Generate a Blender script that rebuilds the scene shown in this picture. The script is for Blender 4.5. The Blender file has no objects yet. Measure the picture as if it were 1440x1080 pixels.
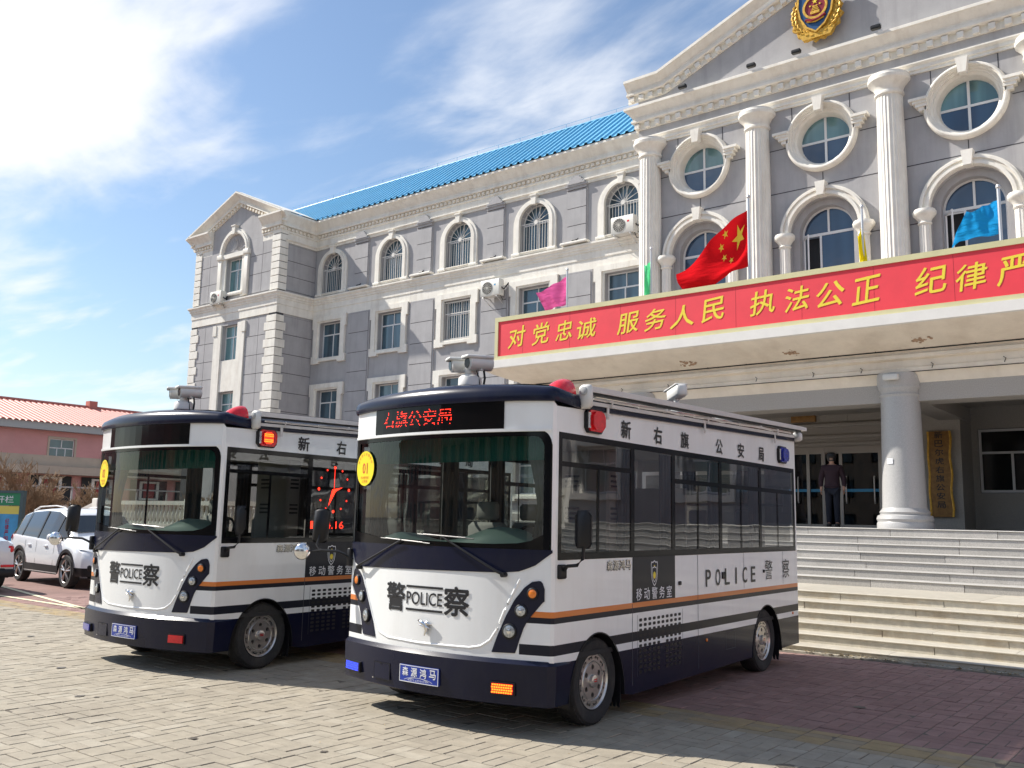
import bpy, bmesh, math, random
from math import sin, cos, pi, radians, sqrt, atan2
from mathutils import Vector, Matrix
from mathutils.geometry import tessellate_polygon
random.seed(7)
S = bpy.context.scene
COL = S.collection

# ------------------------------------------------------------------ camera
H = 1.65
_p, _r, _y = radians(8.44973), radians(1.20335), radians(38.47146)
Ry = Matrix(((cos(_y), sin(_y), 0), (-sin(_y), cos(_y), 0), (0, 0, 1)))
Rp = Matrix(((1, 0, 0), (0, sin(_p), -cos(_p)), (0, cos(_p), sin(_p))))
Rr = Matrix(((cos(_r), -sin(_r), 0), (sin(_r), cos(_r), 0), (0, 0, 1)))
RM = Rr @ Rp @ Ry
cd = bpy.data.cameras.new('camera')
cam = bpy.data.objects.new('camera', cd)
COL.objects.link(cam)
mw = Matrix((( RM[0][0], -RM[1][0], -RM[2][0], 0),
             ( RM[0][1], -RM[1][1], -RM[2][1], 0),
             ( RM[0][2], -RM[1][2], -RM[2][2], H),
             (0, 0, 0, 1)))
cam.matrix_world = mw
cd.sensor_width = 36.0
cd.lens = 1283.76 / 1440 * 36
cd.clip_end = 3000
cd.clip_start = 0.05
S.camera = cam

# ------------------------------------------------------------------ world
SUN = Vector((1.0, 0.335, -0.98)).normalized()      # travel direction of the light
elev = math.asin(-SUN.z)
W = bpy.data.worlds.new('World'); S.world = W; W.use_nodes = True
nt = W.node_tree; N = nt.nodes; L = nt.links
for n in list(N): N.remove(n)
def nn(t, **k):
    n = N.new(t)
    for a, v in k.items(): setattr(n, a, v)
    return n
sky = nn('ShaderNodeTexSky'); sky.sky_type = 'NISHITA'; sky.sun_disc = False
sky.sun_elevation = elev
sky.sun_rotation = math.atan2(-SUN.x, -SUN.y)
sky.air_density = 1.25; sky.dust_density = 0.6; sky.ozone_density = 2.5
tc = nn('ShaderNodeTexCoord')
sep = nn('ShaderNodeSeparateXYZ'); L.new(tc.outputs['Generated'], sep.inputs[0])
def m(op, a, b=None, c=None, clamp=False):
    n = nn('ShaderNodeMath', operation=op); n.use_clamp = clamp
    for i, v in enumerate((a, b, c)):
        if v is None: continue
        if isinstance(v, (int, float)): n.inputs[i].default_value = v
        else: L.new(v, n.inputs[i])
    return n.outputs[0]
zc = m('ADD', m('MAXIMUM', sep.outputs[2], 0.0), 0.12)
cx_ = m('DIVIDE', sep.outputs[0], zc); cy_ = m('DIVIDE', sep.outputs[1], zc)
cmb = nn('ShaderNodeCombineXYZ'); L.new(cx_, cmb.inputs[0]); L.new(cy_, cmb.inputs[1])
mp = nn('ShaderNodeMapping'); L.new(cmb.outputs[0], mp.inputs[0])
mp.inputs['Rotation'].default_value = (0, 0, radians(28)); mp.inputs['Scale'].default_value = (0.55, 1.15, 1)
mp.inputs['Location'].default_value = (0.3, 1.7, 0)
n1 = nn('ShaderNodeTexNoise'); n1.inputs['Scale'].default_value = 1.7; n1.inputs['Detail'].default_value = 11
n1.inputs['Roughness'].default_value = 0.56; n1.inputs['Distortion'].default_value = 0.55
L.new(mp.outputs[0], n1.inputs['Vector'])
n2 = nn('ShaderNodeTexNoise'); n2.inputs['Scale'].default_value = 7.0; n2.inputs['Detail'].default_value = 8
n2.inputs['Distortion'].default_value = 0.3
L.new(mp.outputs[0], n2.inputs['Vector'])
def lobe(px, py, width):
    d = RM.transposed() @ Vector(((px - 720) / 1283.76, (py - 540) / 1283.76, 1.0)); d.normalize()
    v = nn('ShaderNodeVectorMath', operation='DOT_PRODUCT'); L.new(tc.outputs['Generated'], v.inputs[0])
    v.inputs[1].default_value = d
    return m('POWER', m('MAXIMUM', v.outputs['Value'], 0.0), width)
base = m('ADD', m('MULTIPLY', n1.outputs['Fac'], 0.74), m('MULTIPLY', n2.outputs['Fac'], 0.26))
cov = m('ADD', base, m('MULTIPLY', lobe(60, 70, 48), 0.20))
cov = m('ADD', cov, m('MULTIPLY', lobe(760, 150, 120), 0.13))
cov = m('ADD', cov, m('MULTIPLY', lobe(30, 400, 900), 0.12))
cov = m('ADD', cov, m('MULTIPLY', lobe(180, 500, 200), 0.05))
cov = m('SUBTRACT', cov, m('MULTIPLY', lobe(420, 260, 70), 0.10))
cov = m('SUBTRACT', cov, m('MULTIPLY', lobe(170, 350, 120), 0.15))
mr = nn('ShaderNodeMapRange'); mr.interpolation_type = 'SMOOTHSTEP'
mr.inputs['From Min'].default_value = 0.44; mr.inputs['From Max'].default_value = 0.70
L.new(cov, mr.inputs['Value'])
# thin milky veil toward the horizon
veil = m('MULTIPLY', m('POWER', m('SUBTRACT', 1.0, m('MINIMUM', m('MAXIMUM', sep.outputs[2], 0.0), 1.0)), 6.0), 0.20)
fac = m('MAXIMUM', m('ADD', m('MULTIPLY', mr.outputs[0], 0.93), 0.035), veil)
skm = nn('ShaderNodeMix', data_type='RGBA', blend_type='MULTIPLY'); skm.inputs[0].default_value = 1.0
L.new(sky.outputs[0], skm.inputs[6]); skm.inputs[7].default_value = (0.092, 0.097, 0.103, 1)
mx = nn('ShaderNodeMix', data_type='RGBA'); L.new(fac, mx.inputs[0])
L.new(skm.outputs[2], mx.inputs[6]); mx.inputs[7].default_value = (0.735, 0.755, 0.79, 1)
bg = nn('ShaderNodeBackground'); L.new(mx.outputs[2], bg.inputs[0]); bg.inputs[1].default_value = 1.0
wo = nn('ShaderNodeOutputWorld'); L.new(bg.outputs[0], wo.inputs[0])

sd = bpy.data.lights.new('sun', 'SUN'); sd.energy = 5.0; sd.angle = radians(0.53); sd.color = (1.0, 0.945, 0.86)
so = bpy.data.objects.new('sun', sd); COL.objects.link(so)
so.rotation_euler = SUN.to_track_quat('-Z', 'Y').to_euler()
so.location = (-30, -20, 40)
S.view_settings.view_transform = 'Standard'; S.view_settings.look = 'None'
S.view_settings.gamma = 1.0; S.view_settings.use_curve_mapping = False
S.view_settings.exposure = 0.52
S.cycles.max_bounces = 8; S.cycles.transparent_max_bounces = 16
S.cycles.use_denoising = True
S.cycles.caustics_reflective = False; S.cycles.caustics_refractive = False

# ------------------------------------------------------------------ materials
def mat(name, col, rough=0.6, metal=0.0, var=0.0, vscale=3.0, bump=0.0, bscale=60.0, spec=0.5,
        emit=None, estr=0.0, dirt=None, dirt_amt=0.0, dirt_scale=1.2, coat=0.0, rand=0.0, island=0.0, alt=None, streak=None, streak_amt=0.0):
    M = bpy.data.materials.new(name); M.use_nodes = True
    t = M.node_tree; b = t.nodes['Principled BSDF']
    b.inputs['Roughness'].default_value = rough; b.inputs['Metallic'].default_value = metal
    b.inputs['Specular IOR Level'].default_value = spec
    b.inputs['Coat Weight'].default_value = coat; b.inputs['Coat Roughness'].default_value = 0.04
    c = (*col, 1.0)
    b.inputs['Base Color'].default_value = c
    out = None
    def new(ty): return t.nodes.new(ty)
    g = new('ShaderNodeNewGeometry')
    if var or dirt or rand or island or bump:
        tcn = new('ShaderNodeTexCoord')
    if var:
        nz = new('ShaderNodeTexNoise'); nz.inputs['Scale'].default_value = vscale; nz.inputs['Detail'].default_value = 7
        nz.inputs['Roughness'].default_value = 0.62
        t.links.new(g.outputs['Position'], nz.inputs['Vector'])
        mr = new('ShaderNodeMapRange'); mr.inputs['From Min'].default_value = 0.3; mr.inputs['From Max'].default_value = 0.7
        mr.inputs['To Min'].default_value = 1 - var; mr.inputs['To Max'].default_value = 1 + var
        t.links.new(nz.outputs['Fac'], mr.inputs['Value'])
        mm = new('ShaderNodeVectorMath'); mm.operation = 'SCALE'; mm.inputs[0].default_value = col
        t.links.new(mr.outputs[0], mm.inputs['Scale']); out = mm.outputs[0]
    if rand or island:
        src = None
        if island: src = g.outputs['Random Per Island']
        else:
            oi = new('ShaderNodeObjectInfo'); src = oi.outputs['Random']
        amt = rand or island
        cr = new('ShaderNodeValToRGB'); cr.color_ramp.interpolation = 'CONSTANT'
        cols = alt or [tuple(x * (1 - amt) for x in col), col, tuple(x * (1 + amt) for x in col)]
        el = cr.color_ramp.elements
        while len(el) < len(cols): el.new(0.5)
        for i, k in enumerate(cols):
            el[i].position = i / len(cols); el[i].color = (*k, 1)
        t.links.new(src, cr.inputs[0])
        if out is not None:
            mu = new('ShaderNodeMix'); mu.data_type = 'RGBA'; mu.blend_type = 'MULTIPLY'; mu.inputs[0].default_value = 1
            dv = new('ShaderNodeVectorMath'); dv.operation = 'DIVIDE'; dv.inputs[1].default_value = [max(x, 1e-3) for x in col]
            t.links.new(out, dv.inputs[0]); t.links.new(dv.outputs[0], mu.inputs[6]); t.links.new(cr.outputs[0], mu.inputs[7])
            out = mu.outputs[2]
        else: out = cr.outputs[0]
    if dirt:
        nz = new('ShaderNodeTexNoise'); nz.inputs['Scale'].default_value = dirt_scale; nz.inputs['Detail'].default_value = 9
        nz.inputs['Roughness'].default_value = 0.7
        mpn = new('ShaderNodeMapping'); mpn.inputs['Scale'].default_value = (1, 1, 0.35)
        t.links.new(g.outputs['Position'], mpn.inputs[0]); t.links.new(mpn.outputs[0], nz.inputs['Vector'])
        mr = new('ShaderNodeMapRange'); mr.inputs['From Min'].default_value = 0.48; mr.inputs['From Max'].default_value = 0.72
        mr.inputs['To Max'].default_value = dirt_amt
        t.links.new(nz.outputs['Fac'], mr.inputs['Value'])
        mu = new('ShaderNodeMix'); mu.data_type = 'RGBA'; t.links.new(mr.outputs[0], mu.inputs[0])
        if out is not None: t.links.new(out, mu.inputs[6])
        else: mu.inputs[6].default_value = c
        mu.inputs[7].default_value = (*dirt, 1); out = mu.outputs[2]
    if streak:
        nz = new('ShaderNodeTexNoise'); nz.inputs['Scale'].default_value = 3.2; nz.inputs['Detail'].default_value = 6; nz.inputs['Roughness'].default_value = 0.65
        mpn = new('ShaderNodeMapping'); mpn.inputs['Scale'].default_value = (1, 1, 0.09)
        t.links.new(g.outputs['Position'], mpn.inputs[0]); t.links.new(mpn.outputs[0], nz.inputs['Vector'])
        mr = new('ShaderNodeMapRange'); mr.inputs['From Min'].default_value = 0.50; mr.inputs['From Max'].default_value = 0.74; mr.inputs['To Max'].default_value = streak_amt
        t.links.new(nz.outputs['Fac'], mr.inputs['Value'])
        mu = new('ShaderNodeMix'); mu.data_type = 'RGBA'; t.links.new(mr.outputs[0], mu.inputs[0])
        if out is not None: t.links.new(out, mu.inputs[6])
        else: mu.inputs[6].default_value = c
        mu.inputs[7].default_value = (*streak, 1); out = mu.outputs[2]
    if out is not None: t.links.new(out, b.inputs['Base Color'])
    if bump:
        nz = new('ShaderNodeTexNoise'); nz.inputs['Scale'].default_value = bscale; nz.inputs['Detail'].default_value = 5
        t.links.new(g.outputs['Position'], nz.inputs['Vector'])
        bp = new('ShaderNodeBump'); bp.inputs['Strength'].default_value = bump; bp.inputs['Distance'].default_value = 0.01
        t.links.new(nz.outputs['Fac'], bp.inputs['Height']); t.links.new(bp.outputs[0], b.inputs['Normal'])
    if emit:
        b.inputs['Emission Color'].default_value = (*emit, 1); b.inputs['Emission Strength'].default_value = estr
    return M
def glass_mat(name, tint, refl=1.0, wob=0.0):
    M = bpy.data.materials.new(name); M.use_nodes = True; t = M.node_tree
    for n in list(t.nodes): t.nodes.remove(n)
    o = t.nodes.new('ShaderNodeOutputMaterial'); mxs = t.nodes.new('ShaderNodeMixShader')
    tr = t.nodes.new('ShaderNodeBsdfTransparent'); tr.inputs[0].default_value = (*tint, 1)
    gl = t.nodes.new('ShaderNodeBsdfGlossy'); gl.inputs['Roughness'].default_value = 0.015
    gl.inputs[0].default_value = (0.95, 0.97, 1, 1)
    fr = t.nodes.new('ShaderNodeFresnel'); fr.inputs[0].default_value = 1.55
    mu = t.nodes.new('ShaderNodeMath'); mu.operation = 'MULTIPLY'; mu.inputs[1].default_value = refl * 1.7; mu.use_clamp = True
    t.links.new(fr.outputs[0], mu.inputs[0]); t.links.new(mu.outputs[0], mxs.inputs[0])
    t.links.new(tr.outputs[0], mxs.inputs[1]); t.links.new(gl.outputs[0], mxs.inputs[2]); t.links.new(mxs.outputs[0], o.inputs[0])
    if wob:
        g = t.nodes.new('ShaderNodeNewGeometry'); nz = t.nodes.new('ShaderNodeTexNoise'); nz.inputs['Scale'].default_value = 2.6
        nz.inputs['Detail'].default_value = 1
        mp_ = t.nodes.new('ShaderNodeMapping'); mp_.inputs['Scale'].default_value = (1, 1, 0.5)
        t.links.new(g.outputs['Position'], mp_.inputs[0]); t.links.new(mp_.outputs[0], nz.inputs['Vector'])
        bp = t.nodes.new('ShaderNodeBump'); bp.inputs['Strength'].default_value = wob; bp.inputs['Distance'].default_value = 0.02
        t.links.new(nz.outputs['Fac'], bp.inputs['Height']); t.links.new(bp.outputs[0], gl.inputs['Normal'])
    return M

M = {}
def cloth_mat(name, col):
    Mx = bpy.data.materials.new(name); Mx.use_nodes = True; t = Mx.node_tree
    for n in list(t.nodes): t.nodes.remove(n)
    o = t.nodes.new('ShaderNodeOutputMaterial'); mxs = t.nodes.new('ShaderNodeMixShader'); mxs.inputs[0].default_value = 0.42
    d = t.nodes.new('ShaderNodeBsdfDiffuse'); tr = t.nodes.new('ShaderNodeBsdfTranslucent'); d.inputs[0].default_value = (*col, 1); tr.inputs[0].default_value = (*col, 1)
    g = t.nodes.new('ShaderNodeNewGeometry'); nz = t.nodes.new('ShaderNodeTexNoise'); nz.inputs['Scale'].default_value = 5; nz.inputs['Detail'].default_value = 4
    mp_ = t.nodes.new('ShaderNodeMapping'); mp_.inputs['Rotation'].default_value = (0, radians(35), 0); mp_.inputs['Scale'].default_value = (0.5, 1, 2.2)
    t.links.new(g.outputs['Position'], mp_.inputs[0]); t.links.new(mp_.outputs[0], nz.inputs['Vector'])
    bp_ = t.nodes.new('ShaderNodeBump'); bp_.inputs['Strength'].default_value = 0.9; bp_.inputs['Distance'].default_value = 0.06; t.links.new(nz.outputs['Fac'], bp_.inputs['Height']); t.links.new(bp_.outputs[0], d.inputs['Normal'])
    t.links.new(d.outputs[0], mxs.inputs[1]); t.links.new(tr.outputs[0], mxs.inputs[2]); t.links.new(mxs.outputs[0], o.inputs[0]); return Mx
M['grey'] = mat('grey_render', (0.390, 0.382, 0.388), 0.85, var=0.09, vscale=1.4, bump=0.3, bscale=30, dirt=(0.46, 0.45, 0.45), dirt_amt=0.28, dirt_scale=0.7, streak=(0.25, 0.24, 0.25), streak_amt=0.45)
M['joint'] = mat('joint_dark', (0.07, 0.068, 0.075), 0.9)
M['cream'] = mat('cream_moulding', (0.80, 0.77, 0.70), 0.7, var=0.07, vscale=2.5, bump=0.3, bscale=25, dirt=(0.58, 0.50, 0.40), dirt_amt=0.35, dirt_scale=2.2, streak=(0.45, 0.40, 0.34), streak_amt=0.35)
M['cream2'] = mat('cream_soffit', (0.80, 0.73, 0.62), 0.75, var=0.08, vscale=2, bump=0.2, bscale=20, dirt=(0.50, 0.40, 0.30), dirt_amt=0.4, dirt_scale=0.9)
M['white'] = mat('white_paint_trim', (0.74, 0.72, 0.68), 0.6, var=0.05, vscale=3)
M['pvc'] = mat('white_window_frame', (0.72, 0.72, 0.72), 0.4)
M['bars'] = mat('white_bars', (0.66, 0.64, 0.6), 0.5)
M['stonegrey'] = mat('grey_granite_cladding', (0.39, 0.365, 0.335), 0.6, var=0.16, vscale=45, bump=0.15, bscale=80, dirt=(0.38, 0.35, 0.31), dirt_amt=0.5, dirt_scale=1.2)
M['granite'] = mat('polished_granite', (0.43, 0.425, 0.415), 0.32, var=0.25, vscale=90, dirt=(0.5, 0.5, 0.5), dirt_amt=0.4)
M['upstone'] = mat('granite_riser', (0.42, 0.40, 0.37), 0.7, var=0.22, vscale=70, bump=0.3, bscale=90, dirt=(0.30, 0.285, 0.26), dirt_amt=0.5, dirt_scale=2.5, rand=0.10)
M['uptread'] = mat('granite_tread', (0.42, 0.405, 0.375), 0.6, var=0.14, vscale=50, rand=0.05)
M['lowstone'] = mat('weathered_marble_riser', (0.56, 0.525, 0.44), 0.65, var=0.15, vscale=9, bump=0.3, bscale=50, dirt=(0.36, 0.26, 0.14), dirt_amt=0.6, dirt_scale=1.5, rand=0.10)
M['lowtread'] = mat('marble_tread', (0.475, 0.44, 0.365), 0.5, var=0.10, vscale=9, dirt=(0.42, 0.36, 0.27), dirt_amt=0.5, dirt_scale=4, rand=0.04)
M['blueroof'] = mat('blue_metal_roof', (0.13, 0.42, 0.64), 0.45, var=0.06, vscale=1.2)
def wglass(name, c, c2, sc=0.6):
    Mx = bpy.data.materials.new(name); Mx.use_nodes = True; t = Mx.node_tree; b = t.nodes['Principled BSDF']
    b.inputs['Roughness'].default_value = 0.04; b.inputs['Specular IOR Level'].default_value = 0.9
    g = t.nodes.new('ShaderNodeNewGeometry'); nz = t.nodes.new('ShaderNodeTexNoise'); nz.inputs['Scale'].default_value = sc
    nz.inputs['Detail'].default_value = 2
    mp_ = t.nodes.new('ShaderNodeMapping'); mp_.inputs['Scale'].default_value = (3.2, 1, 0.35)
    t.links.new(g.outputs['Position'], mp_.inputs[0]); t.links.new(mp_.outputs[0], nz.inputs['Vector'])
    cr = t.nodes.new('ShaderNodeValToRGB'); cr.color_ramp.elements[0].position = 0.42; cr.color_ramp.elements[1].position = 0.58
    cr.color_ramp.elements[0].color = (*c, 1); cr.color_ramp.elements[1].color = (*c2, 1)
    t.links.new(nz.outputs['Fac'], cr.inputs[0]); t.links.new(cr.outputs[0], b.inputs['Base Color'])
    nz2 = t.nodes.new('ShaderNodeTexNoise'); nz2.inputs['Scale'].default_value = 1.5; t.links.new(g.outputs['Position'], nz2.inputs['Vector'])
    bp = t.nodes.new('ShaderNodeBump'); bp.inputs['Strength'].default_value = 0.08; bp.inputs['Distance'].default_value = 0.05
    t.links.new(nz2.outputs['Fac'], bp.inputs['Height']); t.links.new(bp.outputs[0], b.inputs['Normal'])
    return Mx
M['wglass'] = wglass('window_glass', (0.035, 0.065, 0.09), (0.07, 0.13, 0.17))
M['wglass_teal'] = wglass('window_glass_teal', (0.07, 0.15, 0.17), (0.13, 0.26, 0.28))
M['wglass_blue'] = wglass('window_glass_blue', (0.02, 0.04, 0.08), (0.035, 0.075, 0.14), 0.3)
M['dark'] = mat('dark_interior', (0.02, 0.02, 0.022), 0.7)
M['redboard'] = mat('red_banner_board', (0.80, 0.045, 0.065), 0.55, var=0.07, vscale=1.5)
M['yellow'] = mat('yellow_lettering', (0.84, 0.66, 0.045), 0.5)
M['khaki'] = mat('khaki_banner_frame', (0.60, 0.56, 0.32), 0.6, var=0.06, vscale=3)
M['gold'] = mat('gold_relief', (0.62, 0.36, 0.05), 0.4, metal=0.35, var=0.25, vscale=9, bump=0.8, bscale=14)
M['badgeblue'] = mat('badge_blue', (0.01, 0.07, 0.20), 0.35)
M['badgered'] = mat('badge_red', (0.25, 0.012, 0.02), 0.35)
M['buswhite'] = mat('bus_white_paint', (0.84, 0.85, 0.84), 0.28, coat=0.5, var=0.02, vscale=2, dirt=(0.66, 0.64, 0.60), dirt_amt=0.22, dirt_scale=3, streak=(0.60, 0.57, 0.52), streak_amt=0.22, bump=0.02, bscale=4)
M['navy'] = mat('bus_navy_paint', (0.006, 0.008, 0.026), 0.25, coat=0.12, spec=0.22, var=0.1, vscale=3, dirt=(0.03, 0.03, 0.036), dirt_amt=0.3, dirt_scale=2.5)
M['stripe'] = mat('bus_charcoal_stripe', (0.011, 0.013, 0.022), 0.35, coat=0.08, spec=0.22)
M['orange'] = mat('bus_orange_stripe', (0.66, 0.19, 0.03), 0.4, coat=0.3)
M['black'] = mat('black_plastic', (0.010, 0.010, 0.012), 0.42, spec=0.35)
M['frit'] = mat('black_window_surround', (0.004, 0.004, 0.005), 0.10, coat=0.0, spec=0.22)
M['rubber'] = mat('tyre_rubber', (0.022, 0.022, 0.023), 0.85, var=0.2, vscale=20, bump=0.3, bscale=120, dirt=(0.10, 0.09, 0.075), dirt_amt=0.5, dirt_scale=6)
M['rim'] = mat('chrome_hubcap', (0.60, 0.57, 0.54), 0.28, metal=0.85, var=0.08, vscale=9)
M['chrome'] = mat('chrome', (0.75, 0.75, 0.75), 0.12, metal=1.0)
M['plasticwhite'] = mat('camera_housing_white', (0.68, 0.67, 0.63), 0.45, var=0.05, vscale=9)
M['alu'] = mat('awning_aluminium', (0.64, 0.62, 0.60), 0.42, metal=0.15, var=0.04, vscale=6)
M['redlens'] = mat('red_lens', (0.70, 0.010, 0.018), 0.22, coat=0.4, var=0.2, vscale=18)
M['bluelens'] = mat('blue_lens', (0.025, 0.035, 0.35), 0.15, coat=0.8, var=0.2, vscale=18)
M['amber'] = mat('amber_lens', (0.85, 0.22, 0.01), 0.2, coat=0.8)
M['lamp'] = mat('headlamp_glass', (0.42, 0.44, 0.45), 0.22, metal=0.5, var=0.5, vscale=60, coat=1.0)
M['ledred'] = mat('led_red', (0.3, 0.01, 0.01), 0.5, emit=(1.0, 0.03, 0.01), estr=2.4)
M['ledorange'] = mat('led_orange_lit', (0.6, 0.1, 0.01), 0.5, emit=(1.0, 0.17, 0.01), estr=2.6)
M['ledblue'] = mat('led_blue_lit', (0.02, 0.04, 0.6), 0.5, emit=(0.02, 0.06, 1.0), estr=1.6)
M['platemat'] = mat('blue_plate', (0.012, 0.04, 0.32), 0.4)
M['decalblack'] = mat('black_decal', (0.015, 0.015, 0.018), 0.4)
M['decalwhite'] = mat('white_decal', (0.75, 0.76, 0.78), 0.45)
M['sticker'] = mat('yellow_sticker', (0.86, 0.68, 0.01), 0.5)
M['stickerred'] = mat('sticker_red_print', (0.6, 0.08, 0.02), 0.5)
M['busglass'] = glass_mat('bus_windshield', (0.76, 0.86, 0.82), 0.5, 0.04)
M['sideglass'] = glass_mat('bus_side_glass', (0.60, 0.60, 0.58), 0.95, 0.14)
M['carglass'] = mat('car_glass', (0.015, 0.02, 0.024), 0.04, spec=0.6, coat=0.1)
M['carpaint'] = mat('white_car_paint', (0.76, 0.77, 0.79), 0.25, coat=0.8)
M['headliner'] = mat('interior_grey', (0.36, 0.35, 0.32), 0.8)
M['seat'] = mat('seat_fabric', (0.22, 0.21, 0.20), 0.8)
M['curtain'] = mat('dark_curtain', (0.075, 0.07, 0.07), 0.85)
M['valance'] = mat('green_valance', (0.004, 0.09, 0.065), 0.8)
M['dash'] = mat('grey_green_dashboard', (0.26, 0.33, 0.29), 0.5)
M['flagred'] = cloth_mat('flag_red', (0.66, 0.012, 0.018))
M['flagpink'] = cloth_mat('flag_pink', (0.76, 0.13, 0.36))
M['flagblue'] = cloth_mat('flag_blue', (0.02, 0.32, 0.70))
M['flaggreen'] = cloth_mat('flag_green', (0.16, 0.80, 0.38))
M['flagyellow'] = cloth_mat('flag_yellow', (0.88, 0.72, 0.02))
M['pole'] = mat('steel_pole', (0.62, 0.62, 0.62), 0.35, metal=0.5)
M['wood'] = mat('wood_gold_plaque', (0.26, 0.13, 0.03), 0.35, var=0.3, vscale=8, metal=0.2)
M['ac'] = mat('ac_casing', (0.70, 0.69, 0.64), 0.5, dirt=(0.4, 0.34, 0.26), dirt_amt=0.3)
M['doorframe'] = mat('steel_door_frame', (0.38, 0.35, 0.32), 0.35, metal=0.5)
M['doorglass'] = glass_mat('door_glass', (0.30, 0.30, 0.32), 0.6)
M['pink'] = mat('pink_render', (0.60, 0.30, 0.29), 0.85, var=0.08, vscale=0.7, dirt=(0.45, 0.33, 0.28), dirt_amt=0.3, dirt_scale=0.4)
M['tile'] = mat('red_roof_tile', (0.50, 0.165, 0.125), 0.6, var=0.08, vscale=1.5)
M['fascia'] = mat('grey_fascia', (0.40, 0.42, 0.42), 0.7)
M['beige'] = mat('beige_render', (0.48, 0.40, 0.32), 0.85, var=0.1, vscale=1)
M['bark'] = mat('bare_bark', (0.20, 0.145, 0.10), 0.9, var=0.3, vscale=3)
M['twig'] = mat('dry_twigs', (0.30, 0.20, 0.12), 0.9, var=0.25, vscale=2)
M['dry'] = mat('dry_leaves', (0.35, 0.27, 0.15), 0.9, var=0.35, vscale=9)
M['boardgreen'] = mat('board_green', (0.01, 0.22, 0.09), 0.5)
M['boardblue'] = mat('board_blue', (0.05, 0.30, 0.55), 0.5, var=0.3, vscale=1.2)
M['skin'] = mat('skin', (0.42, 0.24, 0.17), 0.6)
M['jacket'] = mat('maroon_jacket', (0.024, 0.008, 0.014), 0.8)
M['trousers'] = mat('navy_trousers', (0.008, 0.010, 0.020), 0.85)
M['hair'] = mat('black_hair', (0.012, 0.011, 0.011), 0.5)
M['lineyellow'] = mat('parking_line_paint', (0.72, 0.66, 0.44), 0.7, var=0.1, vscale=8)
M['farroof'] = mat('far_grey_roof', (0.13, 0.13, 0.15), 0.8)
M['banister'] = mat('white_balustrade', (0.68, 0.65, 0.58), 0.6, var=0.06, vscale=3)
greyp = [(0.315, 0.276, 0.212), (0.327, 0.286, 0.220), (0.335, 0.293, 0.224), (0.319, 0.279, 0.214), (0.330, 0.289, 0.221), (0.362, 0.322, 0.252), (0.324, 0.286, 0.222), (0.329, 0.288, 0.219), (0.322, 0.282, 0.217)]
redp = [(0.268, 0.158, 0.135), (0.285, 0.168, 0.144), (0.255, 0.148, 0.127), (0.305, 0.184, 0.158), (0.272, 0.162, 0.138)]
PK = dict(rough=0.85, var=0.16, vscale=7, bump=0.35, bscale=70, dirt=(0.20, 0.17, 0.13), dirt_amt=0.45, dirt_scale=1.1)
M['paver'] = mat('grey_paver', (0.32, 0.28, 0.21), rand=0.1, alt=greyp, **PK)
M['paver_i'] = mat('grey_paver_far', (0.32, 0.28, 0.21), island=0.1, alt=greyp, **PK)
RK = dict(PK); RK['dirt'] = (0.20, 0.13, 0.11)
M['redpaver_i'] = mat('red_paver', (0.28, 0.165, 0.14), island=0.1, alt=redp, **RK)
M['yelpaver'] = mat('ochre_border_paver', (0.33, 0.245, 0.14), island=0.12, alt=[(0.34, 0.25, 0.13), (0.31, 0.24, 0.15), (0.33, 0.245, 0.125), (0.30, 0.245, 0.16)], **PK)
M['soil'] = mat('paver_joint_sand', (0.13, 0.11, 0.085), 0.95, var=0.25, vscale=12)

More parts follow.
